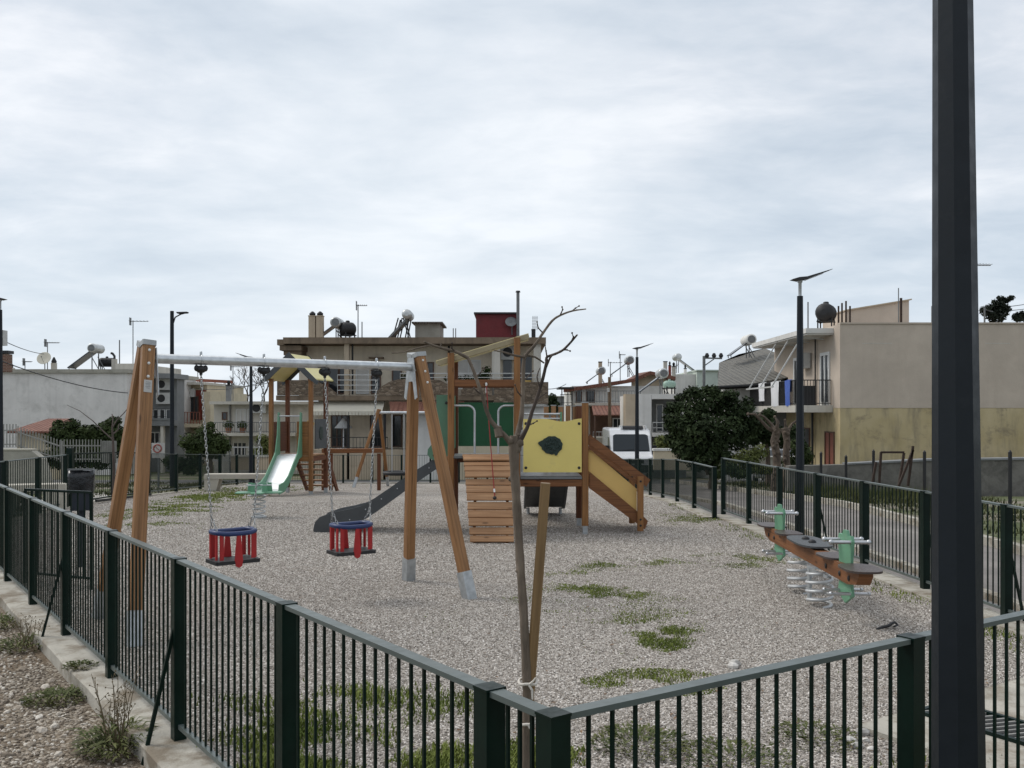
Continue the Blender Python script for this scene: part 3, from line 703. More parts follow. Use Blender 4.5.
bed=[(441,461),(420,474),(398,489),(378,503),(366,511),(352,515),(337,518),(326,523)]
m=MB(); pb=[(FX(a,14.85),FZ(b,14.85)-.02) for a,b in bed]; m.prism(pb+[(a,z-.02) for a,z in reversed(pb)],(0,YF+.21,0),(1,0,0),(0,0,1),(0,YB-YF-.43,0)); finish(m,'slide_bed',M['slide_steel'],tw)
# curved plank ramp
prof=[(14.42,1.235),(14.33,1.215),(14.235,1.18),(14.145,1.135),(14.06,1.075),(13.985,.995),(13.92,.90),(13.86,.80),(13.80,.69),(13.735,.575),(13.67,.455),(13.60,.34),(13.535,.225),(13.475,.115),(13.425,.015)]
for k in range(len(prof)-1):
    (y0,z0),(y1,z1)=prof[k],prof[k+1]; s=k/(len(prof)-1); xl=-.765+.17*s; xr=-.02+.05*s
    dy,dz=y1-y0,z1-z0; L=math.hypot(dy,dz); nrm=V((0,dz,-dy))/L; nrm=nrm if nrm.y<0 else -nrm
    g=.005; a=V((0,y0+dy*g/L,z0+dz*g/L));b=V((0,y1-dy*g/L,z1-dz*g/L)); c=(a+b)/2+nrm*(.028 if k%3==2 and k<12 else (.01 if k%3==1 and k<12 else 0))
    m=MB(); m.bar((xl,c.y,c.z),(xr,c.y,c.z),L-.015,.034,up=tuple(nrm),ch=.007); finish(m,'ramp_plank',M['wood_deck'],tw)
    
for xa,xb in ((-.73,-.55),(-.06,-.0)):
    m=MB(); pl=[(y+.03,z-.03) for y,z in prof]; pl2=[(y+.12,z-.10) for y,z in reversed(prof)]
    m.prism(pl+pl2,(xb-.02 if xa<-.5 else xa-.03,0,0),(0,1,0),(0,0,1),(.04,0,0)); finish(m,'ramp_stringer',M['wood_dark'],tw)
# red climbing rope from the beam to the ramp
a=V((-.40,YF-.035,2.33)); b=V((-.255,13.73,.66)); pts=[a+(b-a)*(k/12)+V((0,0,-.05*math.sin(PI*k/12))) for k in range(13)]
m=MB(); m.tube(pts,.0085,6); rp=finish(m,'climbing_rope',M['rope_red'],tw)
m=MB(); m.ball(a+V((0,-.01,-.0)),(.018,.018,.03),8,6); m.bar(a+V((0,0,-.05)),a+V((0,0,-.13)),.026,.026,up=(1,0,0)); m.bar(b+(a-b)*.03,b+(a-b)*.06,.026,.026,up=(1,0,0)); finish(m,'rope_ferrule',M['white_plastic'],rp)
m=MB(); m.ball(b+V((0,-.01,-.03)),(.03,.03,.03),8,6); finish(m,'rope_anchor',M['black_rubber'],rp)
# low bay: deck, beam, yellow panel with the leaf shaped climbing hold
m=MB()
for k in range(9):
    y=YF+.02+k*.116; m.box(XB+.055,XC-.055,y,y+.108,.86,.9)
m.box(XB+.052,XC-.052,YF-.06,YF+.0,.858,.888); finish(m,'deck',M['metal_grey'],tw)
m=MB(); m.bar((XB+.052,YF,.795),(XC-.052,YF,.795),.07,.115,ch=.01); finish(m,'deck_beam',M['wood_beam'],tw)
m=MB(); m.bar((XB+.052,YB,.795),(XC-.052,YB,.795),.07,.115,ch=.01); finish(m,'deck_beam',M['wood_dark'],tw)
x0,x1=XB+.155,XC-.06; z0,z1=.965,1.80
pts=[(x0-.06,z0),(x1,z0),(x1,z1)]
for k in range(1,13):
    s=k/12; x=x1-(x1-x0+.06)*s; pts.append((x,z1-.045*math.sin(PI*min(1,s*1.55))**2*(1 if s<.65 else 0)+(-.01*s)))
m=MB(); m.prism(pts,(0,YF-.082,0),(1,0,0),(0,0,1),(0,.022,0)); yp=finish(m,'front_panel',M['hpl_yellow'],tw)
m=MB()
for x in (x0-.02,x1-.04):
    for z in (z0+.07,z1-.08): m.ball((x,YF-.083,z),(.023,.016,.023),10,6)
finish(m,'bolt',M['black_rubber'],yp)
m=MB(); cx,cz=(x0+x1)/2-.04,1.385
m.prism([(cx+.165*math.cos(a)*(1+.035*math.sin(11*a)),cz+.142*math.sin(a)*(1+.035*math.sin(11*a))) for a in [2*PI*k/40 for k in range(40)]],(0,YF-.098,0),(1,0,0),(0,0,1),(0,.014,0))
m.prism([(cx-.215,cz+.03),(cx-.205,cz+.05),(cx-.12,cz+.09),(cx-.14,cz-.05),(cx-.205,cz+.012)],(0,YF-.1,0),(1,0,0),(0,0,1),(0,.016,0))
m.prism([(cx+.02,cz-.11),(cx+.06,cz-.165),(cx+.085,cz-.15),(cx+.11,cz-.08)],(0,YF-.099,0),(1,0,0),(0,0,1),(0,.015,0))
for k in range(60):
    a=random.random()*2*PI; r=math.sqrt(random.random())*.92
    m.ball((cx+.145*r*math.cos(a),YF-.10,cz+.125*r*math.sin(a)),(random.uniform(.012,.022),.012,random.uniform(.012,.022)),7,5)
finish(m,'climbing_hold',M['emblem_green'],yp)
# pickets of the far side, with their caps
for k in range(5):
    x=.575+.122*k; m=MB(); m.bar((x,YB+.06,.95),(x,YB+.06,1.99+.012*(k%2)),.082,.045,up=(0,1,0),ch=.01); p=finish(m,'picket',M['wood_deck'],tw)
    m=MB(); m.box(x-.046,x+.046,YB+.035,YB+.085,1.991+.012*(k%2),2.008+.012*(k%2)); finish(m,'picket_cap',M['zinc_cap'],p)
m=MB(); m.bar((.3,YB+.02,1.62),(1.06,YB+.02,1.62),.04,.09,ch=.008); finish(m,'picket_rail',M['wood_dark'],tw)
m=MB(); m.tube([(.2,15.1,1.865),(.78,15.1,1.865)],.018,8); m.tube([(.45,15.1,1.79),(.78,15.1,1.79)],.016,8); finish(m,'grab_bar',M['steel'],tw)
m=MB(); m.box(.78,.81,15.02,15.2,1.7,1.9); finish(m,'grab_bracket',M['hpl_green'],tw)
# dark plastic slide leaving the low bay at the back
sl=[(15.62,.87),(16.0,.72),(16.6,.38),(17.0,.2),(17.5,.14)]
for x in (.22,.93):
    pl=[(y,z+.13) for y,z in sl]+[(y,z-.06) for y,z in reversed(sl)]
    m=MB(); m.prism(pl,(x,0,0),(0,1,0),(0,0,1),(.04,0,0)); finish(m,'slide_side',M['hpl_grey'],tw)
m=MB(); m.prism(sl+[(y,z-.03) for y,z in reversed(sl)],(.26,0,0),(0,1,0),(0,0,1),(.67,0,0)); finish(m,'slide_bed',M['hpl_grey'],tw)
m=MB(); m.tube([(.3,17.3,-.05),(.3,17.3,.12)],.03,8); m.tube([(.9,17.3,-.05),(.9,17.3,.12)],.03,8); finish(m,'slide_foot',M['galv_foot'],tw)
# stair with ochre side panels going down to the right
for y in (YF-.02,YB-.06):
    f=lambda p:(FX(p[0],14.5),FZ(p[1],14.5))
    m=MB(); m.prism([f(p) for p in((589,488),(645,529.5),(648,521),(644,517),(590,472))],(0,y+.02,0),(1,0,0),(0,0,1),(0,.05,0)); finish(m,'stringer',M['wood_beam'],tw)
    m=MB(); m.prism([f(p) for p in((589.5,449),(637,489),(637,513),(632,508),(589.5,474))],(0,y+.05,0),(1,0,0),(0,0,1),(0,.02,0)); pn=finish(m,'side_panel',M['hpl_ochre'],tw)
    m=MB(); m.prism([f(p) for p in((589,434),(650,479.5),(646,486.5),(589,443.5))],(0,y-.02,0),(1,0,0),(0,0,1),(0,.045,0)); finish(m,'hand_rail',M['wood_beam'],tw)
    m=MB(); m.prism([f(p) for p in((589,445),(638,481.5),(638,485.5),(589,449))],(0,y+.0,0),(1,0,0),(0,0,1),(0,.04,0)); finish(m,'lower_rail',M['wood_beam'],tw)
    m=MB(); xe=FX(640,14.5); m.bar((xe,y-.02,.05),(xe,y-.02,FZ(476,14.5)),.095,.07,up=(0,1,0),ch=.01); ep=finish(m,'end_post',M['wood_post'],tw)
    m=MB()
    for z in (FZ(481,14.5),FZ(525,14.5),FZ(519,14.5)): m.ball((xe,y-.057,z),(.018,.01,.018),8,5)
    finish(m,'bolt',M['black_rubber'],ep)
for k in range(5):
    x=1.3+.155*k; z=.78-.145*k; m=MB(); m.box(x,x+.17,YF+.055,YB-.045,z,z+.035); finish(m,'tread',M['wood_deck'],tw)

# ================================================================== SMALL HOUSE TOWER with metal chute
HT=V((FX(299,24.6),24.6)); hz=gz(24.6); a0=-R(9)
ht=T('house_slide','small wooden play house with yellow gable roof, green metal chute and stairs','play tower',(HT.x,HT.y,hz),a0)
def fin(m,n,mt,p=ht): return finish(m,n,M[mt],p,local=True)
h=.54
PH=1.05
for x,y,tp,mt in((-h,-h,3.02,'wood_post'),(h,-h,3.02,'wood_post'),(-h,h,3.02,'wood_dark'),(h,h,3.02,'wood_dark')):
    m=MB(); m.bar((x,y,.12),(x,y,tp),.105,.105,up=(0,1,0),ch=.012); p=fin(m,'post',mt)
    m=MB(); m.box(x-.04,x+.04,y-.04,y+.04,-.15,.122); fin(m,'post_foot','galv_foot',p)
m=MB()
for k in range(9): m.box(-h,h,-h+k*.12,-h+k*.12+.112,PH-.04,PH)
fin(m,'deck','wood_deck')
for y in(-h,h):
    m=MB(); m.box(-h+.056,h-.056,y-.035,y+.035,PH-.17,PH-.045); fin(m,'deck_beam','wood_post')
for x in(-h,h):
    m=MB(); m.box(x-.035,x+.035,-h+.056,h-.056,PH-.17,PH-.045); fin(m,'deck_beam','wood_dark')
# roof, ridge along local y
for s in(-1,1):
    th=.035; m=MB(); ez,ex,rz_=2.98,.70,3.62
    m.prism([(0,rz_),(s*ex,ez),(s*ex,ez+th),(0,rz_+th*1.2)],(0,-.68,0),(1,0,0),(0,0,1),(0,1.36,0)); r=fin(m,'roof_slope','roof_yellow')
for y in(-.70,.68):
    m=MB(); m.prism([(0,3.70),(.80,2.93),(.76,2.85),(.50,3.03),(0,3.50),(-.50,3.03),(-.74,2.88),(-.78,2.95)],(0,y,0),(1,0,0),(0,0,1),(0,.022,0)); fin(m,'gable_board','hpl_grey')
# side walls, left solid boards, right grey panel with an emblem
m=MB(); m.box(-h-.012,-h+.012,-h+.056,h-.056,PH+.06,PH+.85); fin(m,'side_wall','wood_dark')
m=MB(); m.box(-.18+h-.2,h-.056,-h-.01,-h+.015,PH+.0,PH+.86); fin(m,'front_board','wood_post')
m=MB(); m.box(h+.03,h+.05,-.35,.5,PH+.14,PH+.92); gp=fin(m,'grey_panel','hpl_grey')
m=MB(); m.prism([(.13*math.cos(a)*(1+.1*math.sin(7*a)),.17*math.sin(a)*(1+.1*math.sin(7*a))) for a in [2*PI*k/28 for k in range(28)]],(h+.051,.05,PH+.55),(0,1,0),(0,0,1),(.012,0,0)); fin(m,'leaf_emblem','emblem_green',gp)
# chute
top=V((-.06,-h-.05,PH)); 
cp=[(-.55,PH+.02),(-.75,PH-.02),(-1.45,.40),(-1.72,.26),(-2.0,.22)]
for s in(-1,1):
    pl=[(y,z+.17) for y,z in cp]+[(-2.05,.2)]+[(y,z-.07) for y,z in reversed(cp)]
    m=MB(); m.prism(pl,(-.0+s*.30-.012,0,0),(0,1,0),(0,0,1),(.024,0,0)); fin(m,'chute_side','hpl_green')
    m=MB(); m.prism([(-.56,PH-.05),(-.56,PH+1.08),(-.66,PH+1.1),(-.72,PH+.5),(-.86,PH+.02),(-.86,PH-.12)],(-.0+s*.30-.014,0,0),(0,1,0),(0,0,1),(.028,0,0)); fin(m,'entrance_cheek','hpl_green')
m=MB(); m.prism(cp+[(y,z-.02) for y,z in reversed(cp)],(-.285,0,0),(0,1,0),(0,0,1),(.57,0,0)); fin(m,'chute_bed','slide_steel')
m=MB(); m.tube([(-.29,-.64,PH+1.0),(.29,-.64,PH+1.0)],.02,8); fin(m,'grab_bar','steel')
# stairs at the back, seen below the deck
for x in (-.36,.52):
    m=MB(); m.prism([(h+.06,PH-.02),(h+.06,PH-.2),(1.42,-.05),(1.58,-.05),(h+.22,PH-.02)],(x-.022,0,0),(0,1,0),(0,0,1),(.044,0,0)); fin(m,'stair_stringer','wood_dark')
for k in range(6):
    y=h+.18+.135*k; z=PH-.17-.155*k; m=MB(); m.box(-.337,.497,y-.09,y+.09,z-.02,z+.02); fin(m,'tread','wood_deck')
m=MB(); m.bar((-.1,.3,PH+.02),(.2,.35,PH+.85),.03,.2,ch=.005); fin(m,'inner_panel','hpl_ochre')
# low balance beam running right from the house
bY=27.; bz=gz(bY)
bb=T('balance_beam','long brown balance beam running right from the play house','play equipment',(FX(352,bY),bY,bz))
m=MB(); m.bar((FX(322,bY),bY,FZ(451,bY)),(FX(383,bY),bY,FZ(450.5,bY)),.12,.13,ch=.012); finish(m,'beam',M['wood_beam'],bb)
for px in(323.5,331,379):
    m=MB(); m.bar((FX(px,bY),bY,bz-.1),(FX(px,bY),bY,FZ(453.5,bY)),.1,.1,up=(0,1,0),ch=.01); finish(m,'post',M['wood_dark'],bb)

# ================================================================== FAR SWING
sY=30.5; sz=gz(sY)
fs=T('playground_swing','second wooden swing frame far behind, with a flat tyre basket','swing',(FX(400,sY),sY,sz))
bx0,bx1=FX(379,sY),FX(435,sY); bt=1.9-.02
m=MB(); m.tube([(bx0,sY,bt),(bx1,sY,bt)],.045,10); finish(m,'crossbeam',M['galv'],fs)
for bx,so in((bx0,-1),(bx1,1)):
    for (dx,dy) in((-.72*1 if so<0 else .3,-.75),(.2 if so<0 else .55,.75)):
        m=MB(); tp=V((bx,sY+(.05 if dy>0 else -.05),bt+.1)); ft=V((bx+dx,sY+dy,gz(sY+dy)-.05)); dv=(tp-ft).normalized()
        m.bar(ft+dv*.4,tp,.1,.1,up=(1,0,0),ch=.012); lg=finish(m,'leg',M['wood_post'],fs)
        m=MB(); m.bar(ft,ft+dv*.42,.085,.085,up=(1,0,0)); finish(m,'metal_foot',M['galv_foot'],lg)
bs=T('basket_swing','flat black swing seat on the far swing frame behind','swing seat',(FX(398,sY),sY,sz+.45))
m=MB(); m.tube([(.45*math.cos(a),.45*math.sin(a),0) for a in [2*PI*k/20 for k in range(20)]],.06,8,closed=True); finish(m,'seat_ring',M['black_rubber'],bs,local=True)
m=MB(); m.lathe([(.4,-.02),(.4,.02)],n=20); finish(m,'seat_mat',M['black_rubber'],bs,local=True)
for px in(392,404):
    m=MB(); X=FX(px,sY); m.tube([(X,sY,bt-.05),(X,sY,sz+.5)],.018,6); finish(m,'chain',M['steel'],bs)

# ================================================================== SPRING ROCKER in front of the chute
rk=G(259,517.5); rt=T('spring_rocker','small green four seat spring rocker in front of the metal chute','spring rocker',(rk.x,rk.y,rk.z),R(6))
def coil(m,c,r,z0,z1,turns,wr=.011,n=14):
    pts=[]
    K=int(turns*n)
    for k in range(K+1):
        s=k/K; a=2*PI*turns*s; rr=r*(1-.12*abs(2*s-1)); pts.append((c[0]+rr*math.cos(a),c[1]+rr*math.sin(a),z0+(z1-z0)*s))
    m.tube(pts,wr,6)
m=MB(); coil(m,(0,0),.115,.02,.42,4.6,.013); finish(m,'spring',M['spring_grey'],rt,local=True)
m=MB(); m.lathe([(.14,.0),(.14,.025)],n=16); m.lathe([(.1,.415),(.1,.44)],n=16); finish(m,'spring_plate',M['galv_foot'],rt,local=True)
m=MB(); m.prism([(-.40,-.13),(-.3,-.16),(-.12,-.12),(-.1,-.3),(.1,-.3),(.12,-.12),(.3,-.16),(.40,-.13),(.40,.13),(.3,.16),(.12,.12),(.1,.3),(-.1,.3),(-.12,.12),(-.3,.16),(-.40,.13)],(0,0,.442),(1,0,0),(0,1,0),(0,0,.02)); finish(m,'seat_plate',M['hpl_green'],rt,local=True)
for x in(-.1,.1,.17,-.17):
    m=MB(); m.prism([(-.05,.464),(.05,.464),(.035,.62),(-.035,.62)],(x,0 if abs(x)<.12 else .1,0),(1,0,0),(0,0,1),(0,.02,0)); finish(m,'handle_board',M['hpl_green'],rt,local=True)
for x in(-.1,.1):
    m=MB(); m.tube([(x-.12,.01,.58),(x+.12,.01,.58)],.014,8); finish(m,'handle',M['steel'],rt,local=True)
for y in(-.2,.2):
    m=MB(); m.tube([(-.16,y,.41),(.16,y,.41)],.014,8); finish(m,'foot_peg',M['steel'],rt,local=True)

# ================================================================== SPRING SEESAW on the right
e0=V((FX(770,11.1),11.1)); e1=V((FX(864,7.85),7.85)); mid=(e0+e1)/2; dd=(e1-e0); SL=dd.length
ss=T('spring_seesaw','four seat wooden spring seesaw with green handle boards and two coil springs','seesaw',(mid.x,mid.y,0),math.atan2(dd.y,dd.x))
def fs_(m,n,mt,p=ss): return finish(m,n,M[mt],p,local=True)
ZB=.465; hl=SL/2
m=MB(); prof=[(-hl-.05,ZB+.05),(-hl+.02,ZB-.03),(-hl+.25,ZB-.065),(-.5,ZB-.065),(.5,ZB-.065),(hl-.25,ZB-.065),(hl-.02,ZB-.03),(hl+.05,ZB+.05),(hl+.05,ZB+.085),(-hl-.05,ZB+.085)]
m.prism(prof,(0,-.06,0),(1,0,0),(0,0,1),(0,.12,0)); bm=fs_(m,'beam','wood_beam')
m=MB()
for x in(-hl+.2,-hl+.45,hl-.2,hl-.45,hl-.85): m.ball((x,-.062,ZB-.005),(.026,.012,.026),8,6)
fs_(m,'bolt','black_rubber',bm)
def plate(cx,L,w,z,taper):
    m=MB(); q=[]
    for k in range(28):
        a=2*PI*k/28; x=math.copysign(abs(math.cos(a))**.6,math.cos(a))*L/2; ww=w*(1-taper*(x/L+.5) if taper>0 else 1+taper*(.5-x/L)); q.append((cx+x,math.copysign(abs(math.sin(a))**.75,math.sin(a))*ww/2))
    m.prism(q,(0,0,z),(1,0,0),(0,1,0),(0,0,.018)); return m
zt=ZB+.087
for cx,L in((hl-.10,.46),(hl-.80,.40),(-hl+.10,.46),(-hl+.80,.40)):
    fs_(plate(cx,L,.31,zt,.25 if cx>0 and abs(cx)<hl-.5 else (-.25 if abs(cx)<hl-.5 else .0)),'seat','hpl_brown')
cpl=fs_(plate(0,.86,.34,zt+.019,0),'centre_plate','hpl_grey')
m=MB()
for x in(-.12,.12): m.ball((x,0,zt+.04),(.04,.04,.028),10,6)
fs_(m,'bolt','black_rubber',cpl)
for s in(-1,1):
    cx=s*(hl-.46)
    m=MB(); m.prism([(-.13,-.19),(.0,-.27),(.13,-.19),(.10,-.05),(.11,.16),(.13,.29),(.11,.34),(.05,.335),(.03,.38),(-.03,.38),(-.05,.335),(-.11,.34),(-.13,.29),(-.11,.16),(-.10,-.05)],(cx,-.0125,ZB),(.985,.17,0),(0,0,1),(-.004,.025,0)); bd=fs_(m,'handle_board','hpl_green')
    for dx in(-.095,.10):
        m=MB(); m.tube([(cx+dx,-.165,ZB+.285),(cx+dx,.165,ZB+.285)],.017,8); m.ball((cx+dx,-.165,ZB+.285),.024,8,6); m.ball((cx+dx,.165,ZB+.285),.024,8,6); fs_(m,'handle','steel')
        m=MB(); m.tube([(cx+dx,-.165,ZB-.17),(cx+dx,.165,ZB-.17)],.015,8); m.ball((cx+dx,-.165,ZB-.17),.021,8,6); m.ball((cx+dx,.165,ZB-.17),.021,8,6); fs_(m,'foot_peg','steel')
for x in(-.33,.36):
    m=MB(); coil(m,(x,0),.125,.0,ZB-.08,4.6,.0165,18); fs_(m,'spring','spring_grey')
    m=MB(); m.lathe([(.12,ZB-.09),(.12,ZB-.068)],(x,0,0),16); fs_(m,'spring_plate','galv_foot')
m=MB(); m.box(-.02,.06,-.012,.012,-.05,ZB-.066); m.bar((.02,-.0,.3),(.62,0,.33),.012,.03); fs_(m,'stop_bar','galv_foot')

# ================================================================== BIN, BENCHES, SMALL THINGS
bp=V((-5.28,11.4)); bt_=T('litter_bin','dark litter bin with a black bag folded over its rim, inside the left fence','bin',(bp.x,bp.y,0),R(20))
m=MB(); m.box(-.035,.035,-.03,.03,-.1,1.02); finish(m,'post',M['bin_blue'],bt_,local=True)
m=MB(); octo(m,(0,0),.15,.17,.70,1.185,R(45),4); finish(m,'body',M['bin_blue'],bt_,local=True)
m=MB(); vs=[];nn=20
for j,(rr,z) in enumerate(((.178,.93),(.188,1.0),(.19,1.12),(.18,1.2),(.16,1.17))):
    for k in range(nn):
        a=2*PI*k/nn+R(45); q=1/max(abs(math.cos(a-R(45))),abs(math.sin(a-R(45))))*.78; w=rr*q*(1+random.uniform(-.05,.05)); vs.append((w*math.cos(a-R(45)),w*math.sin(a-R(45)),z+random.uniform(-.035,.02)*(1 if j<1 else .4)))
m.add(vs,[(j*nn+k,j*nn+(k+1)%nn,(j+1)*nn+(k+1)%nn,(j+1)*nn+k) for j in range(4) for k in range(nn)],smooth=True); finish(m,'bin_bag',M['bag_black'],bt_,local=True)
m=MB(); m.bar((-.14,-.14,1.205),(.14,-.14,1.205),.012,.02); finish(m,'rim',M['metal_grey'],bt_,local=True)
def bench(label,c,L,rz):
    t=T('concrete_bench',label,'bench',(c.x,c.y,gz(c.y)),rz,'concrete benches')
    m=MB(); m.prism([(-L/2,.36),(L/2,.36),(L/2,.48),(L/2-.012,.492),(-L/2+.012,.492),(-L/2,.48)],(0,-.22,0),(1,0,0),(0,0,1),(0,.44,0)); finish(m,'seat',M['concrete_bench'],t,local=True)
    for s in(-1,1):
        m=MB(); m.prism([(s*L/2,.358),(s*(L/2-.42),.358),(s*(L/2-.30),-.1),(s*L/2,-.1)],(0,-.2,0),(1,0,0),(0,0,1),(0,.4,0)); finish(m,'leg',M['concrete_bench'],t,local=True)
    return t
bench('pale concrete bench on the gravel edge left of the metal chute',V((FX(247,26.5),26.5,0)),2.3,R(2))
bench('pale concrete bench half hidden behind the litter bin outside the fence',V((FX(48,17.6)-.6,18.2,0)),1.2,R(20))
m=MB(); p=G(888,630); pts=[p+V(q) for q in((-.12,-.05,.02),(-.05,-.02,.03),(.0,.0,.035),(.06,.05,.05),(.09,.08,.05),(.11,.06,.03),(.06,.02,.025))]
m.tube(pts,[.008,.014,.014,.012,.011,.01,.008],6); single(m,'rubber_strap',M['black_rubber'],'short curled black rubber strap lying on the gravel','strap',(p.x,p.y,0))
# concrete slab with a drain grate near the front right
def slab():
    d=V((.541,-.841)); n=V((.841,.541)); o=V((2.06,5.56))
    m=MB(); m.prism([(0,0),(1.33,0),(1.33,2.2),(0,2.2)],(o.x,o.y,-.1),(d.x,d.y,0),(n.x,n.y,0),(0,0,.13)); struct(m,'concrete_slab',M['kerb'])
    t=T('drain_grate','dark slatted drain grate set in the concrete slab by the big pole','drain',(o.x+d.x*.6+n.x*.65,o.y+d.y*.6+n.y*.65,.03))
    f=lambda a,b,z:(o.x+d.x*a+n.x*b,o.y+d.y*a+n.y*b,z)
    m=MB()
    for b in(.5,.84): m.bar(f(.06,b,.042),f(1.3,b,.042),.03,.022)
    for a in(.07,1.29): m.bar(f(a,.52,.042),f(a,.82,.042),.03,.021)
    finish(m,'grate_frame',M['fence_green'],t); m=MB()
    for k in range(18): m.bar(f(.09+.063*k,.52,.04),f(.19+.063*k,.82,.04),.016,.014)
    finish(m,'grate_bars',M['rail_dull'],t); m=MB(); m.prism([(.07,.51),(1.29,.51),(1.29,.83),(.07,.83)],(o.x,o.y,.0315),(d.x,d.y,0),(n.x,n.y,0),(0,0,.002)); finish(m,'grate_pit_shade',M['frame_black'],t)  # flat black sheet under the bars, painted in place of the pit's shade
slab()
# ================================================================== YOUNG TREE WITH STAKE
tY=4.15
def br(pts,rs,dY=0):
    return [P(x,y,tY+d) for x,y,d in pts],rs
tb=P(526,833,tY)
yt=T('young_tree','bare young tree with forked branches tied to a stake by the fence corner','tree',(tb.x,tb.y,-.02))
def limb(m,pts,rs,n=9,sub=3,knob=0):
    q=[P(x,y,tY+d) for x,y,d in pts]; out=[];ro=[]
    for i in range(len(q)-1):
        p0=q[max(i-1,0)];p1=q[i];p2=q[i+1];p3=q[min(i+2,len(q)-1)]
        for k in range(sub):
            t=k/sub; out.append(.5*((2*p1)+(p2-p0)*t+(2*p0-5*p1+4*p2-p3)*t*t+(3*p1-p0-3*p2+p3)*t**3)); r=rs[i]+(rs[i+1]-rs[i])*t
            ro.append(r*(1+random.uniform(-.08,.08)))
    out.append(q[-1]);ro.append(rs[-1]); m.tube(out,ro,n)
    for p,r in zip(out,ro):
        if random.random()<knob: m.ball(p+V((random.uniform(-1,1),random.uniform(-.5,.5),random.uniform(-.5,1)))*r*.9,r*.6,6,5)
m=MB(); limb(m,[(527,860,0),(526.5,760,0),(527,690,0),(524,620,0),(520,560,0),(517,510,0),(514.5,470,0),(514,446,0),(514.5,436,0)],[.0245,.0225,.0205,.0195,.0192,.0195,.0205,.024,.021],12,4,.1)
m.ball(P(516,447,tY),(.025,.025,.036),10,8,.1); m.ball(P(511,441,tY-.012),(.018,.017,.016),8,6,.12); m.ball(P(520,443,tY-.01),(.018,.017,.018),8,6,.12)
finish(m,'trunk',M['bark_young'],yt)
m=MB(); limb(m,[(513,446,0),(505,436,-.02),(498,429,-.04),(489,417,-.05),(482,395,-.06),(474,372,-.05),(468,358,-.03)],[.0155,.0128,.0108,.0094,.0086,.0076,.0068],8,3,.35)
limb(m,[(468,358,-.03),(455,351.5,-.05),(445,349,-.06),(432,345,-.09),(424,341.5,-.11)],[.0078,.0066,.006,.005,.004],7,3,.35)
limb(m,[(432,345,-.09),(418,348,-.12),(404,352,-.16),(392,353,-.2)],[.005,.004,.003,.0025],6,2,.1); limb(m,[(440,348,-.07),(441.5,343,-.07)],[.004,.003],5)
limb(m,[(498,429,-.04),(499,437,-.05)],[.018,.017],8)
finish(m,'branch',M['bark_young'],yt)
m=MB(); limb(m,[(516,440,0),(519,428,.02),(521.5,415,.03),(523,390,.05),(523.5,365,.06),(526,355,.07),(534,346,.08),(543,333,.1),(552,321,.13),(560,315.5,.15),(572,311,.18),(586,309,.2)],[.0155,.0122,.0105,.0094,.0086,.0077,.007,.0062,.0055,.0048,.004,.003],8,3,.45)
limb(m,[(523.5,357,.06),(513,355,.02),(503,352,.0),(494,350.5,-.02)],[.006,.005,.004,.003],6,2,.3)
limb(m,[(526,355.5,.07),(535,357,.08),(544,363,.1)],[.005,.005,.004],6,2,.2)
finish(m,'branch',M['bark_young'],yt)
m=MB(); limb(m,[(519,442,0),(527,428,-.03),(532,412,-.06),(538,395,-.08),(543,378,-.1),(546.5,362,-.12),(547,357,-.12),(555,354,-.14),(563,350,-.17),(571,342,-.2),(577,335,-.22)],[.0132,.0096,.008,.0074,.007,.0067,.0063,.0056,.005,.0045,.0038],8,3,.45)
limb(m,[(545,370,-.11),(550,358,-.13),(553,355,-.14)],[.005,.004,.003],6,2,.2); limb(m,[(540,388,-.09),(537,377,-.1),(540,368,-.1)],[.003,.003,.002],5,2)
finish(m,'branch',M['bark_twig'],yt)
def twig(px,py,d,ex,ey,ed):
    m=MB(); a=P(px,py,tY+d); b=P(ex,ey,tY+ed); c=(a+b)/2+V((random.uniform(-.008,.008),0,random.uniform(-.006,.01))); m.tube([a,c,b],[.0036,.0028,.0016],5)
    for q in (c,b): m.ball(q,.0045,5,4)
    finish(m,'twig',M['bark_twig'],yt)
for q in ((524,380,.05,533,371,.1),(523,398,.05,515,385,.0),(547,357,-.12,545,345,-.16),(536,402,-.07,546,393,-.03),(560,315.5,.15,562,307,.12),(572,311,.18,579,306,.2),(543,333,.1,537,322,.07),(482,395,-.06,474,388,-.1),(476,377,-.05,484,368,-.02),(455,351.5,-.05,452,343,-.08),(563,350,-.17,570,351,-.2),(571,342,-.2,572,333,-.24),(529,425,-.03,537,421,.0)): twig(*q)
m=MB(); 
m.bar(P(545.5,483,tY-.02),P(530,690,tY+.02),.043,.038,up=(0,1,0),ch=.008); m.bar(P(530,688,tY+.02),P(527,850,tY+.045),.038,.036,up=(0,1,0),ch=.008)
single(m,'tree_stake',M['wood_stake'],'square wooden stake leaning against the bare young tree','stake',(tb.x,tb.y-.05,-.02))
for px,py,lab in((526.5,683,'upper'),(526,723,'lower')):
    c=P(px,py,tY-.02); m=MB(); m.tube([c+V(((.04 if lab=='upper' else .031)*math.cos(a)+.006,.05*math.sin(a)+.02,.004*math.sin(3*a))) for a in [2*PI*k/18 for k in range(18)]],.007,5,closed=True)
    m.tube([c+V((.01,-.03,0)),c+V((.024,-.04,-.02)),c+V((.026,-.042,-.06 if lab=='upper' else -.1))],[.006,.006,.004],5); m.tube([c+V((.01,-.03,0)),c+V((.03,-.04,.02)),c+V((.04,-.04,.035))],[.006,.005,.003],5)
    single(m,'tie_band',M['tie_white'],f'{lab} of the two white cloth ties round the young tree trunk','tie',(c.x,c.y,c.z),group='white cloth ties on the young tree')

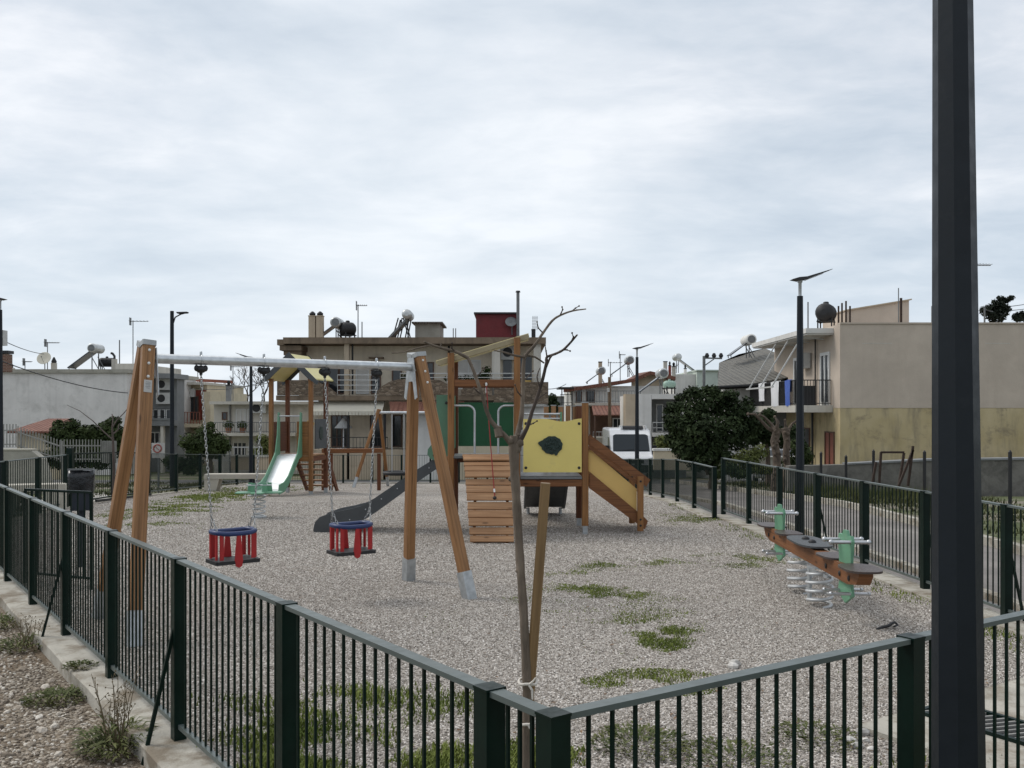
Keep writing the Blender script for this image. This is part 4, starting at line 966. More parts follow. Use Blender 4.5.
# ================================================================== GRASS, WEEDS, STONES
def blades(m,n,cx,cy,rx,ry,h,w=.006,fall=1.,rz=0,patch=0.):
    for _ in range(n):
        a=random.random()*2*PI; r=math.sqrt(random.random())**fall
        x=cx+rx*r*math.cos(a); y=cy+ry*r*math.sin(a)
        if patch and MN.fractal(V((x*2.6,y*2.6,.3)),.9,2.1,4)*1.6+random.uniform(-.5,.5)<(r**1.6)*1.0-.36+patch*.5: continue
        z=gz(y); hh=h*random.uniform(.35,1.1)*(1.1-.5*r); b=random.random()*2*PI; l=random.uniform(.2,.9)*hh
        dx,dy=math.cos(b),math.sin(b); ww=w*random.uniform(.6,1.4)
        p0=V((x-dy*ww,y+dx*ww,z)); p1=V((x+dy*ww,y-dx*ww,z)); mid=V((x+dx*l*.4,y+dy*l*.4,z+hh*.65)); 
        tip=V((x+dx*l,y+dy*l,z+hh))
        q=V((dy*ww*.6,-dx*ww*.6,0))
        m.add([p0,p1,mid+q,mid-q,tip],[(0,1,2,3),(3,2,4)])
g=MB()
def patch(px,py,wpx,hpx,n,h=.06,w=.007,pt=0.16):
    a=G(px,py); b=G(px,py-hpx/2); c=G(px,py+hpx/2); blades(g,n,a.x,(b.y+c.y)/2,wpx*.62*a.y/F,max(.15,(b.y-c.y)*.66),h*.42,w*.7,1.,0,pt)
for q in((600,592,80,18,6500),(585,590,110,16,2400),(630,610,120,46,4200),(665,636,62,26,8000,.08),(650,628,90,24,2600),(560,575,60,12,250),(610,567,50,6,400),(660,562,60,6,350),(735,561,85,12,4800),(690,518,66,9,5200,.08),(672,522,30,6,300),(520,600,40,6,200),(655,683,120,22,6500),(700,676,60,10,500),(560,612,30,5,120),(640,655,120,40,160),(840,650,200,60,150,.04),(720,600,150,40,120,.04),
    (160,512,90,14,6000,.09,.013),(200,501,80,12,5000,.12,.013),(150,525,80,8,2200,.07,.011),(250,490,110,7,4200,.14,.014),(212,496,60,6,3200,.14,.014),(575,572,60,8,1500),(605,566,50,8,1500),(655,562,50,7,1500),(370,500,120,20,200,.05),(335,487,90,6,500,.07),(180,530,60,16,200),(450,620,60,30,160,.04)): patch(*q)
# dry leaf litter blown against the front fence
lf=MB()
for k in range(1500):
    s=random.uniform(.3,5); o_=random.expovariate(1/.75) if k<1100 else random.uniform(0,6)
    if k>=1300: x,y=random.uniform(-5,3.8),random.uniform(4,13)
    else: x=C0.x+DR.x*s-DR.y*o_; y=C0.y+DR.y*s+DR.x*o_
    if not(left_edge(y)+.2<x<right_edge(y)-.3): continue
    a=random.random()*6.28; L=random.uniform(.008,.022); q=V((math.cos(a),math.sin(a),random.uniform(-.25,.35)))*L; w=V((-math.sin(a),math.cos(a),random.uniform(-.4,.4)))*L*.45; c=V((x,y,gz(y)+.014))
    lf.add([c-q,c-w+V((0,0,.003)),c+q,c+w+V((0,0,.003))],[(0,1,2,3)])
finish(lf,'leaf_litter',M['dry_leaf'])['kind']='stuff'
# thick weeds along the inside of the near fences
for s in [k*.12 for k in range(4,34)]:
    c=C0+DL*s; nn=V((.804,.594)); o=c+nn*random.uniform(.35,1.75); blades(g,int(3600*max(.03,1-abs(s-2.3)/1.7)*random.uniform(.3,1.2)),o.x,o.y,.42,.42,.05,.0055,1.15,0,.12)
for s in [k*.11 for k in range(3,30)]:
    c=C0+DR*s; nn=V((-.541,.841)); o=c+nn*random.uniform(.25,.8); blades(g,int(1700*max(.1,1-abs(s-.7)/2.2)),o.x,o.y,.34,.32,.055,.006,1.1)
for k in range(26): 
    y=5.6+random.random()*14; blades(g,60,rightX(y)-.3-random.random()*.2,y,.2,.3,.05)
struct_g=finish(g,'grass',M['grass']); struct_g['kind']='stuff'
# verge outside on the right and strip beyond the left fence
g=MB()
for k in range(420):
    y=5+30*random.random()**1.2; x=7.5+random.random()*3.2; blades(g,30,x,y,.5,.6,.14,.012)
for k in range(300):
    y=14.8+21*random.random(); x=LX(y)-random.choice((.5,.8,1.3,3.2,3.8,4.6))-random.random()*.6
    if 18.5<y<23.4 and x>LX(y)-1.2: continue
    blades(g,26,x,y,.5,.5,.11,.014)
o=finish(g,'verge_grass',M['verge_grass']); o['kind']='stuff'
m=MB()
for px,py in((735,665),(733,668),(862,735),(866,742),(858,748),(850,742),(872,751)):
    p=G(px,py); r=random.uniform(.02,.04); m.ball(p+V((0,0,r*.4)),(r*1.3,r,r*.8),7,5,.12,smooth=False)
o=finish(m,'scattered_pebbles',mat('stone_grey',(.44,.42,.39),.9,0,.5,11)); o['kind']='stuff'
def weed(label,px,py,h,r,n,dry,z=-.085):
    a=V((FX(px,1),1,0)); Y=(EYE-z)*F/(py-HY); c=V((FX(px,Y),Y,z)); t=T('weed',label,'weed',(c.x,c.y,c.z))
    m=MB()
    for _ in range(n):
        a=random.random()*2*PI; d=r*math.sqrt(random.random()); x=d*math.cos(a);y=d*math.sin(a); hh=h*.55*random.uniform(.2,1)*(1.1-d/r*.6); b=a+random.uniform(-.8,.8); L=hh*random.uniform(.4,1.2); w=random.uniform(.004,.012)
        dx,dy=math.cos(b),math.sin(b); z0=random.uniform(0,hh*.7)
        m.add([(x,y,z0),(x+dx*L*.5-dy*w,y+dy*L*.5+dx*w,z0+hh*.35),(x+dx*L,y+dy*L,z0+hh*.3),(x+dx*L*.5+dy*w,y+dy*L*.5-dx*w,z0+hh*.35)],[(0,1,2,3)])
    finish(m,'leaves',M['weed'],t,local=True)
    if dry:
        m=MB()
        for _ in range(dry):
            a=random.random()*2*PI; d=r*.6*random.random(); x=d*math.cos(a);y=d*math.sin(a); hh=h*random.uniform(.6,1.1); lx,ly=random.uniform(-.1,.1),random.uniform(-.06,.06)
            m.tube([(x,y,0),(x+lx*.4,y+ly*.4,hh*.5),(x+lx,y+ly,hh)],[.003,.0025,.0015],5)
            for s in range(5):
                q=V((x+lx*(.4+.12*s),y+ly*(.4+.12*s),hh*(.45+.12*s))); e=q+V((random.uniform(-.05,.05),random.uniform(-.05,.05),random.uniform(.01,.05))); m.tube([q,e],[.002,.001],4); m.ball(e,.005,5,4)
        finish(m,'stems',M['dry_stem'],t,local=True)
weed('weedy clump with tall dry seed stems beside the kerb under the fence',118,752,.42,.18,520,18)
weed('low green weed tuft on the stones halfway along the kerb',58,700,.15,.22,800,0)
weed('leafy weed tuft at the far end of the kerb by the left edge',8,625,.2,.3,700,0)
weed('brownish dry weed beside the kerb between two green tufts',26,648,.26,.22,350,12)
weed('small weed sprouting on the kerb inside the left fence',80,667,.1,.12,260,0,.02)
weed('broad leaved dark weed behind the front fence at the slab corner',815,738,.12,.26,480,0,.0)
weed('dark leafy weed behind the front fence near the corner post',640,745,.16,.28,650,0,.0)
weed('spreading weed behind the front fence between corner and slab',735,762,.13,.34,620,0,.0)

# ================================================================== TREES AND BUSHES
def crown(clumps,n,leaf,gap=.0):
    """many leaf sized faces through the clumps' volume"""
    m=MB(); tot=sum(c[3]**2 for c in clumps)
    for cx,cy,cz,r,*sq in clumps:
        k=sq[0] if sq else .85
        for _ in range(int(n*r*r/tot)):
            u=random.uniform(-1,1); a=random.random()*2*PI; q=math.sqrt(1-u*u); d=r*random.random()**.38*(1+.16*math.sin(5*a+cx*3)*math.cos(4*u+cz))
            p=V((cx+d*q*math.cos(a),cy+d*q*math.sin(a),cz+d*u*k))
            nrm=V((q*math.cos(a),q*math.sin(a),u+.4))+V((random.uniform(-.9,.9),random.uniform(-.9,.9),random.uniform(-.9,.9))); nrm.normalize()
            x=nrm.cross(V((random.uniform(-1,1),random.uniform(-1,1),random.uniform(-1,1)))).normalized(); y=nrm.cross(x); L=leaf*random.uniform(.6,1.3); w=L*.45
            m.add([p-x*L,p-y*w+nrm*L*.12,p+x*L,p+y*w+nrm*L*.12],[(0,1,2,3)])
    return m
def tree(name,label,base,trunk,clumps,n,leaf,lm,bk='bark_old',cat='tree',group=None):
    t=T(name,label,cat,base,0,group)
    if trunk:
        m=MB(); 
        for pts,rs in trunk: m.tube(pts,rs,8)
        finish(m,'trunk',M[bk],t)
    m=crown(clumps,n,leaf); finish(m,'crown',M[lm],t); return t
def pc(px,py,Y,rpx,k=.85,dy=0): p=P(px,py,Y+dy); return (p.x,p.y,p.z,rpx*Y/F,k)
# big dark round tree beside the van
Y=31.; b=V((FX(712,Y),Y,gz(Y)-.1))
random.seed(21)
cl=[pc(700,405,Y,21,.8),pc(682,420,Y,17,.9,-.4),pc(720,405,Y,20,.75,.3),pc(740,415,Y,17,.85),pc(700,430,Y,25,.8,-.6),pc(725,430,Y,22,.8,-.3),pc(676,438,Y,12),pc(750,425,Y,13),pc(690,448,Y,17,.7,-.4),pc(715,446,Y,16,.7,-.6),pc(738,442,Y,12),pc(670,425,Y,8),pc(712,392,Y,10,.7),pc(692,392,Y,9,.7),pc(730,395,Y,9,.7),pc(672,408,Y,8),pc(747,404,Y,8),pc(688,455,Y,13,.7,-.5),pc(705,458,Y,14,.7,-.7),pc(722,456,Y,12,.7,-.6),pc(680,446,Y,12,.8,-.2),pc(697,466,Y,9,.6,-.4),pc(714,467,Y,8,.6,-.5)]
cl+=[pc(706+math.cos(a)*random.uniform(34,42),424-math.sin(a)*random.uniform(31,37),Y,random.uniform(3,6.5),.8,random.uniform(-.8,.8)) for a in [PI*k/13-.35 for k in range(19)]]
tree('dense_tree','big dense dark green round tree to the right of the white van',b,[([b+V((0,0,-.2)),b+V((.1,0,1)),P(705,430,Y)],[.16,.13,.06]),([b+V((.1,0,.8)),P(725,425,Y)],[.1,.04]),([b+V((-.1,0,.5)),P(690,430,Y)],[.09,.04])],cl,13500,.08,'leaf_dark')
Y=33.; b=V((FX(768,Y),Y,gz(Y)-.1))
cl=[pc(760,425,Y,14),pc(772,435,Y,14),pc(752,437,Y,11),pc(785,440,Y,11),pc(768,415,Y,8),pc(795,432,Y,9),pc(800,446,Y,8)]
tree('leafy_tree','smaller dark tree between the big round tree and the pruned trunks',b,[([b,b+V((0,0,1.2)),P(766,430,Y)],[.1,.08,.04])],cl,4500,.085,'leaf_dark')
Y=30.; b=V((FX(748,Y),Y,gz(Y)-.1))
tree('bush','olive green bush at the foot of the big dark tree','',()) if False else None
cl=[pc(748,458,Y,13,.8),pc(760,452,Y,9),pc(735,462,Y,9),pc(752,468,Y,11,.6),pc(735,472,Y,9,.6),pc(765,470,Y,8,.6)]
tree('bush','olive green bush at the foot of the big dark tree',b,None,cl,2600,.06,'olive_bush',cat='bush')
Y=40.; b=V((FX(666,Y),Y,gz(Y)-.1))
tree('bush','bright green garden bush between the white van and the white house',b,None,[pc(662,442,Y,8),pc(672,446,Y,8),pc(664,452,Y,9,.7),pc(680,450,Y,7)],1800,.08,'olive_bush',cat='bush')
Y=31.5; b=V((FX(797,Y),Y,gz(Y)-.1)); tree('bush','dark scrubby bush right of the pruned trunks behind the lamp post',b,None,[pc(796,448,Y,10,.9),pc(805,455,Y,9,.9),pc(790,462,Y,9,.8),pc(803,466,Y,9,.7)],1500,.07,'leaf_hedge',cat='bush')
Y=29.; b=V((FX(728,Y),Y,gz(Y)-.1)); tree('bush','low ragged green bush under the right side of the big dark tree',b,None,[pc(728,468,Y,10,.6),pc(718,474,Y,8,.6),pc(740,474,Y,9,.5)],1300,.06,'leaf_hedge',cat='bush')
# pruned mulberries
def pruned(label,px,Y,stubs,w):
    b=V((FX(px,Y),Y,gz(Y)-.1)); t=T('pruned_tree',label,'tree',b,0,'pruned bare trees beside the road'); m=MB()
    top=P(px,428,Y); pts=[b+(top-b)*s+V((random.uniform(-.06,.06),0,0)) for s in (0,.2,.4,.6,.8,1)]; m.tube(pts,[w*1.25,w,w*.95,w,w*.95,w*1.05],9)
    for s in range(26): q=b+(top-b)*random.uniform(.1,1); m.ball(q+V((random.uniform(-w,w),-w*.7,0)),random.uniform(.03,.07),6,5,.2)
    finish(m,'trunk',M['bark_pruned'],t)
    for pp in stubs:
        m=MB(); q=[P(x,y,Y+random.uniform(-.2,.2)) for x,y in pp]; m.tube(q,[w*.55-(w*.35)*i/(len(q)-1) for i in range(len(q))],7); m.ball(q[-1],w*.4,6,5,.2); finish(m,'branch',M['bark_pruned'],t)
pruned('thick pruned bare trunk with upright stubs, left of the two',776,26,[[(776,432),(772,425),(764,417),(760,415)],[(776,430),(778,422),(775,417)],[(775,432),(768,428),(755,414),(748,414)]],.115)
pruned('thick pruned bare trunk leaning right, next to the lamp post',786,26.6,[[(787,432),(792,424),(799,419)],[(786,430),(785,420)]],.10)
# round citrus tree at left
Y=37.; b=V((FX(210,Y),Y,gz(Y)-.1))
cl=[pc(205,444,Y,15,.75),pc(190,442,Y,11),pc(218,442,Y,11),pc(206,434,Y,11),pc(196,452,Y,11,.6),pc(214,451,Y,12,.6),pc(226,447,Y,6),pc(211,425,Y,4)]
tree('citrus_tree','round dark green tree in front of the pale house at left',b,[([b,b+V((.02,0,.8)),P(209,450,Y)],[.12,.1,.05])],cl,5200,.08,'leaf_hedge')
cl=[pc(170,461,Y,8,.8),pc(182,463,Y,8,.8),pc(195,462,Y,8,.8),pc(176,468,Y,8,.6),pc(190,470,Y,8,.6)]
b=V((FX(182,Y),Y,gz(Y)-.1)); tree('bush','low dark bush to the left of the round tree by the lamp',b,None,cl,2200,.07,'leaf_dark',cat='bush')
Y=44.; b=V((FX(262,Y),Y,gz(Y)-.1))
tree('bush','yellowish green bush behind the house slide',b,None,[pc(262,440,Y,7),pc(268,446,Y,8),pc(258,452,Y,9),pc(266,458,Y,10)],1700,.08,'olive_bush',cat='bush')
# hedge in front of the blank white house
Y=42.; 
for lab,pl in(('tall dark garden bush at the left end of the row before the blank wall',((62,432,12),(72,425,8),(55,440,11),(70,440,13),(58,424,5),(64,448,14))),('dark garden bush in the hedge, right of the tallest one',((84,432,9),(92,433,10),(84,442,12),(98,440,9),(90,449,13))),('dark garden bush nearest the swing legs behind the bare sapling',((108,428,9),(114,422,7),(116,434,11),(106,440,11),(118,446,13),(104,450,10)))):
    b=V((FX(pl[0][0],Y),Y,gz(Y)-.1)); tree('garden_bush',lab,b,None,[pc(a,c,Y,r) for a,c,r in pl],3000,.1,'leaf_hedge',cat='bush',group='garden bushes before the blank wall')
Y=36.; b=V((FX(40,Y),Y,gz(Y)-.1))
tree('hedge','clipped low dark hedge behind the slanting stair railing',b,None,[pc(x,456+ (x-40)*.03,Y,9,.7) for x in range(36,112,9)]+[pc(x,464,Y,8,.7) for x in range(50,112,9)],3200,.07,'leaf_dark',cat='hedge')
# bare sapling by the gate
Y=20.5; b=V((FX(113,Y),Y,gz(Y)-.1)); t=T('sapling','thin bare sapling just behind the gate, left of the swing legs','tree',b); m=MB()
m.tube([b,P(114,470,Y),P(113,440,Y),P(112,425,Y)],[.035,.03,.025,.016],7)
finish(m,'trunk',M['bark_twig'],t); m=MB()
for pp in([(113,440),(104,432),(93,421),(80,411),(67,405)],[(112,428),(117,420),(124,413),(128,408)],[(112,430),(113,419),(112,414)],[(113,434),(118,430),(119,424)]):
    m.tube([P(x,y,Y+.1*i) for i,(x,y) in enumerate(pp)],[.016-.0028*i for i in range(len(pp))],6)
finish(m,'branch',M['bark_twig'],t)
# far bare trees behind the pale house
def bare(label,px,base,Y,h,seed):
    random.seed(seed); b=P(px,base,Y); t=T('bare_tree',label,'tree',b,0,'far bare trees'); m=MB()
    def grow(p,d,L,r,k):
        e=p+d*L; m.tube([p,(p+e)/2+V((random.uniform(-.1,.1)*L,0,0)),e],[r,r*.85,r*.7],5)
        if k==0: return
        for _ in range(3):
            n=(d+V((random.uniform(-.9,.9),random.uniform(-.6,.6),random.uniform(-.25,.6)))).normalized(); grow(e,n,L*random.uniform(.6,.85),r*.62,k-1)
    grow(b,V((0,0,1)),h*.3,h*.02,4); finish(m,'branches',M['bark_twig'],t)
bare('far bare winter tree behind the chimney of the long pale house',248,412,75,4.2,3); bare('far bare winter tree between the pale house and the play house roof',264,412,78,4.6,5); bare('small far bare tree just right of the chimney',236,412,80,3.4,9)
random.seed(77)
# two little plants by the right hand wall
for lab,px,Y,w in(('scrubby weeds growing under the rusty frame in the vacant lot',890,21.5,.9),('scrubby weeds against the stained retaining wall',830,24.5,.8)):
    b=V((FX(px,Y),Y,gz(Y)-.1)); m=MB()
    for _ in range(900):
        x=random.gauss(0,w*.5); h=random.uniform(.1,.45); y=random.gauss(0,.15); q=random.uniform(-.12,.12); m.add([(x-.012,y,0),(x+.012,y,0),(x+q,y+q*.4,h)],[(0,1,2)])
    single(m,'weed',M['weed'],lab,'weed',b,local=True)
# ================================================================== BUILDINGS
def B(parent,name,mt,x0,x1,y0,y1,z0,z1):
    m=MB(); m.box(x0,x1,y0,y1,z0,z1); return finish(m,name,M[mt],parent)
def pb(parent,name,mt,px0,px1,py0,py1,Y,dep,off=0):
    """box whose front face covers these photo bounds at depth Y"""
    return B(parent,name,mt,FX(px0,Y),FX(px1,Y),Y+off,Y+off+dep,FZ(py1,Y),FZ(py0,Y))
def win(parent,o,u,w,h,frame='window_frame',gl='glass',cols=2,fw=.06,name='window',proud=.05,shut=None):
    """window on a facade: o lower left corner on the wall, u unit vector along it (outward normal is u turned right)"""
    u=V(u); nn=V((u.y,-u.x,0)); o=V(o); z=V((0,0,1)); m=MB()
    def pl(a0,a1,b0,b1,d0,d1,mm): mm.prism([(a0,b0),(a1,b0),(a1,b1),(a0,b1)],o+nn*d0,u,z,nn*(d1-d0))
    pl(0,fw,0,h,.003,proud,m); pl(w-fw,w,0,h,.003,proud,m); pl(fw+.001,w-fw-.001,0,fw,.003,proud-.002,m); pl(fw+.001,w-fw-.001,h-fw,h,.003,proud-.002,m)
    for c in range(1,cols): x=fw+(w-2*fw)*c/cols; pl(x-fw*.4,x+fw*.4,fw+.001,h-fw-.001,.003,proud-.004,m)
    f=finish(m,name,M[frame],parent)
    m=MB(); pl(fw*.8,w-fw*.8,fw*.8,h-fw*.8,.001,.012,m); finish(m,'pane',M[shut or gl],f)
    return f
def pwin(parent,px0,px1,py0,py1,Y,off=0,**k):
    return win(parent,(FX(px0,Y),Y+off,FZ(py1,Y)),(1,0,0),FX(px1,Y)-FX(px0,Y),FZ(py0,Y)-FZ(py1,Y),**k)
def railing(parent,pts,h,mt,n=10,bw=.02,hor=0,name='railing'):
    m=MB()
    for a,b in zip(pts,pts[1:]):
        a=V(a);b=V(b); L=(b-a).length; up=V((0,0,1)); dd=(b-a).normalized()
        m.bar(a+up*h,b+up*h,.05,.04)
        if hor:
            for k in range(1,hor+1): m.bar(a+up*(h*k/(hor+1)),b+up*(h*k/(hor+1)),.035,.035)
            cnt=max(1,int(L/1.6))
        else:
            m.bar(a+up*.08,b+up*.08,.03,.03); cnt=max(2,int(L*n))
        for k in range(cnt+1): m.bar(a+(b-a)*(k/cnt),a+(b-a)*(k/cnt)+up*h,bw,bw,up=dd)
    return finish(m,name,M[mt],parent)
def ac(parent,c,u,w=.85,h=.6):
    u=V(u); nn=V((u.y,-u.x,0)); m=MB(); o=V(c); z=V((0,0,1)); m.prism([(0,0),(w,0),(w,h),(0,h)],o+nn*.05,u,z,nn*.3); a=finish(m,'air_conditioner',M['metal_white'],parent)
    m=MB(); m.prism([(w*.35+.24*math.cos(k*PI/8),h/2+.24*math.sin(k*PI/8)) for k in range(16)],o+nn*.352,u,z,nn*.012); finish(m,'fan_grille',M['metal_dark'],a)
def chimney(parent,px0,px1,py0,py1,Y,mt,cowl=True):
    w=FX(px1,Y)-FX(px0,Y); x=FX((px0+px1)/2,Y); z0,z1=FZ(py1,Y),FZ(py0,Y); m=MB(); m.box(x-w/2,x+w/2,Y-w/2,Y+w/2,z0-.1,z1); c=finish(m,'chimney',M[mt],parent)
    m=MB(); m.box(x-w*.58,x+w*.58,Y-w*.58,Y+w*.58,z1+.002,z1+.06); 
    if cowl: m.lathe([(w*.34,z1+.06),(w*.34,z1+.2),(w*.5,z1+.21),(w*.12,z1+.36)],(x,Y,0),10)
    finish(m,'chimney_cap',M['metal_dark'],c); return c
# ---- rooftop things (things of their own: they stand on the roofs)
def heater(label,x,y,z,s=1.,rz=0,black=False,tank='tank_silver'):
    t=T('solar_heater',label,'solar water heater',(x,y,z),rz,'rooftop solar water heaters')
    def f(m,n,mt): return finish(m,n,M[mt],t,local=True)
    m=MB(); m.prism([(-1.0,.15),(.35,1.15),(.31,1.21),(-1.04,.21)],(0,-.5,0),(s,0,0),(0,0,s),(0,1.0*s,0)); f(m,'collector_panel','collector' )
    m=MB()
    for yy in(-.45,.45): 
        m.bar((.45*s,yy*s,0),(.45*s,yy*s,1.1*s),.05,.05,up=(1,0,0)); m.bar((.9*s,yy*s,0),(.4*s,yy*s,.9*s),.04,.04); m.bar((-.95*s,yy*s,.0),(-.95*s,yy*s,.18*s),.04,.04,up=(1,0,0)); m.bar((-1.05*s,yy*s,.17*s),(.38*s,yy*s,1.21*s),.045,.05)
    f(m,'frame','metal_grey')
    m=MB(); m.lathe([(.1,-.68),(.24,-.64),(.28,-.6),(.28,.6),(.24,.64),(.1,.68)],(.5*s,0,1.38*s),18,M=Mx.Rotation(PI/2,3,'X')@Mx.Diagonal((s,s,s)).to_3x3() if False else Mx.Rotation(PI/2,3,'X')*1.0); 
    f(m,'tank',tank)
    m=MB(); m.lathe([(.2,-.684),(.2,-.65)],(.5*s,0,1.38*s),14,M=Mx.Rotation(PI/2,3,'X').inverted()); f(m,'tank_end','metal_dark' if black else 'metal_grey'); return t
def water_tank(label,x,y,z,r,L,rz,mt='tank_black'):
    t=T('water_tank',label,'water tank',(x,y,z),rz,'rooftop water tanks'); 
    m=MB(); prof=[(r*.3,-L/2),(r*.75,-L/2+.04),(r*.97,-L/2+.14)]
    for k in range(1,8):
        q=-L/2+.14+(L-.28)*k/8; prof+=[(r*.97,q-.02),(r,q),(r*.97,q+.02)]
    prof+=[(r*.97,L/2-.14),(r*.75,L/2-.04),(r*.3,L/2)]
    m.lathe(prof,(0,0,.32+r),18,M=Mx.Rotation(PI/2,3,'Y')); finish(m,'tank_body',M[mt],t,local=True)
    m=MB(); m.lathe([(r*.3,.32+2*r-.05),(r*.3,.32+2*r+.05),(r*.2,.32+2*r+.08)],n=12); finish(m,'lid',M[mt],t,local=True)
    m=MB()
    for sx in(-.33,.33):
        for sy in(-.7,.7): m.bar((sx*L,sy*r,0),(sx*L,sy*r,.5),.05,.05,up=(1,0,0))
        m.bar((sx*L,-.8*r,.36),(sx*L,.8*r,.36),.05,.06)
    for sy in(-.72,.72): m.bar((-.45*L,sy*r,.34),(.45*L,sy*r,.34),.05,.05)
    finish(m,'stand',M['metal_dark'],t,local=True); return t
def antenna(label,x,y,z,h,L,rz=0,el=6,boom2=False):
    t=T('tv_antenna',label,'antenna',(x,y,z),rz,'rooftop television antennas'); m=MB(); m.tube([(0,0,0),(0,0,h)],.028,6); finish(m,'mast',M['metal_grey'],t,local=True)
    m=MB(); m.bar((-.15*L,0,h-.06),(.85*L,0,h-.06),.035,.03)
    for k in range(el): xx=-.12*L+L*.95*k/(el-1); m.bar((xx,-.32+.03*k,h-.03),(xx,.32-.03*k,h-.03),.018,.018)
    m.bar((-.15*L,0,h+.18),(-.15*L,0,h-.3),.02,.3,up=(0,1,0))
    finish(m,'aerial',M['metal_grey'],t,local=True); return t
def dish(label,x,y,z,r,rz,tilt=25):
    t=T('satellite_dish',label,'satellite dish',(x,y,z),rz); Mt=Mx.Rotation(R(90-tilt),3,'X'); m=MB(); prof=[(.02,0),(r*.4,.02*r/.4),(r*.75,.14*r),(r,.25*r),(r*.985,.26*r),(r*.72,.16*r),(.02,.03)]
    m.lathe(prof,(0,0,.75),20,M=Mt); finish(m,'reflector',M['awning'],t,local=True); m=MB(); m.tube([(0,.05,0),(0,.05,.75)],.03,6); m.tube([(0,-.02,.75-r*.8),(0,-r*1.1,.85)],.012,5); m.ball((0,-r*1.1,.86),.04,8,6); finish(m,'mast',M['metal_grey'],t,local=True)
def rod(label,x,y,z,h,r=.02,name='metal_rod',cat='rod',group=None,mt='metal_grey'):
    m=MB(); m.tube([(0,0,0),(0,0,h)],r,6); single(m,name,M[mt],label,cat,(x,y,z),group,local=True)

# ================= B1 blank white house at the far left
Y=55.; gb=gz(Y)-.2; x0,x1=FX(-70,Y),FX(127,Y); zt=FZ(373,Y)
h1=T('house','long white house with a blank end wall and flat roof at the far left','house',(x0,Y,gb))
B(h1,'wall','wall_white',x0,x1,Y,Y+12,gb,zt)
B(h1,'roof_slab','concrete',x0-.1,x1+.15,Y-.15,Y+12.2,zt+.002,zt+.22)
B(h1,'roof_parapet','wall_pale',FX(119,Y+2),x1,Y+1.5,Y+9,zt+.225,FZ(364,Y+2))
# its right side wing with balcony, grey
Yw=58.; xa=FX(127,Yw)+.25; xb=FX(177,Yw)
wg=T('house','grey flat roofed house wing with two air conditioners and a balcony, behind the swing legs','house',(xa,Yw,gz(Yw)-.2)); zw=FZ(379,Yw)
B(wg,'wall','wall_grey',xa,xb,Yw,Yw+1.3,gz(Yw)-.2,zw); B(wg,'roof_slab','wall_grey',xa,xb+.2,Yw-1.2,Yw+1.5,zw+.002,zw+.3)
B(wg,'balcony_slab','wall_grey',xa,xb+.1,Yw-1.2,Yw-.002,FZ(425.5,Yw),FZ(420,Yw)); 
B(wg,'balcony_parapet','metal_grey',xa+.05,xb+.1,Yw-1.25,Yw-1.19,FZ(420,Yw),FZ(418,Yw))
for a in(153,159.5,166): pwin(wg,a,a+6,409,421,Yw,cols=1)
pwin(wg,131,139,392,418,Yw,cols=2); 
for py in(386,400): ac(wg,(FX(158,Yw),Yw,FZ(py+4,Yw)),(1,0,0),.95,.7)
B(wg,'column','wall_pale',FX(167,Yw),FX(170,Yw),Yw-1.1,Yw-.8,gz(Yw)-.2,FZ(425.6,Yw)); pwin(wg,150,160,432,450,Yw,cols=2)
railing(wg,[(xa+.1,Yw-1.22,FZ(418,Yw)),(xb,Yw-1.22,FZ(418,Yw))],.55,'metal_dark',4)
heater('white solar water heater on the blank white house at left',FX(88,57),57,zt+.2,1.0,0)
water_tank('low black water tank on the roof of the blank white house',FX(107,58),58,zt+.2,.28,1.0,R(10))
dish('beige satellite dish on the roof of the blank white house',FX(44.5,57),57,zt+.2,.42,R(5))
antenna('thin television antenna above the satellite dish at left',FX(47.5,58.2),58.2,zt+.2,FZ(342,58.2)-zt-.2,.85)
antenna('tall television antenna on the blank white house, nearest the swing legs',FX(133,58),58.,zt+.2,FZ(320.5,58)-zt-.2,1.1)
antenna('small television antenna near the left end of the blank white roof',FX(25,60),60,zt+.2,FZ(361,60)-zt-.2,.5)
rod('plain thin metal mast on the roof left of the tall antenna',FX(119.5,57),57,zt+.2,FZ(340,57)-zt-.2,.035)
for px,top,lab in((54,356,'short chimney with a dark pointed cowl beside the satellite dish'),(114.5,352,'short white chimney with a bent dark cowl by the black tank'),(12,361,'bent dark flue cowl near the left end of the white roof')):
    x=FX(px,57.5); z1=FZ(top+7,57.5); t=T('chimney',lab,'chimney',(x,57.5,zt+.2),0,'chimneys on the blank white house'); m=MB(); m.box(x-.13,x+.13,57.37,57.63,zt+.1,z1); finish(m,'stack',M['wall_pale'],t)
    m=MB(); m.lathe([(.1,z1+.002),(.15,z1+.02),(.16,z1+.1),(.04,z1+.36)],(x,57.5,0),10) if px==54 else m.tube([(x,57.5,z1),(x,57.5,z1+.18),(x-.12,57.5,z1+.34),(x-.22,57.5,z1+.36)],.075,8); finish(m,'cowl',M['metal_dark'],t)
# brick chimney stack and pole piece at left edge
Y=50.; m=MB(); t=T('brick_chimney','brick chimney stack at the left edge next to the lamp post','chimney',(FX(4,Y),Y,zt)); pb(t,'stack','brick',-2,7.5,354,372,Y,.5); pb(t,'cap','metal_dark',-3,8.5,350.5,353.5,Y,.6,-.05)
m=MB(); p=P(4,338,22.2); m.box(p.x-.11,p.x+.03,p.y-.1,p.y+.1,p.z-.18,p.z+.18); single(m,'junction_box',M['metal_white'],'pale junction box on the lamp post at the left edge','box',p)
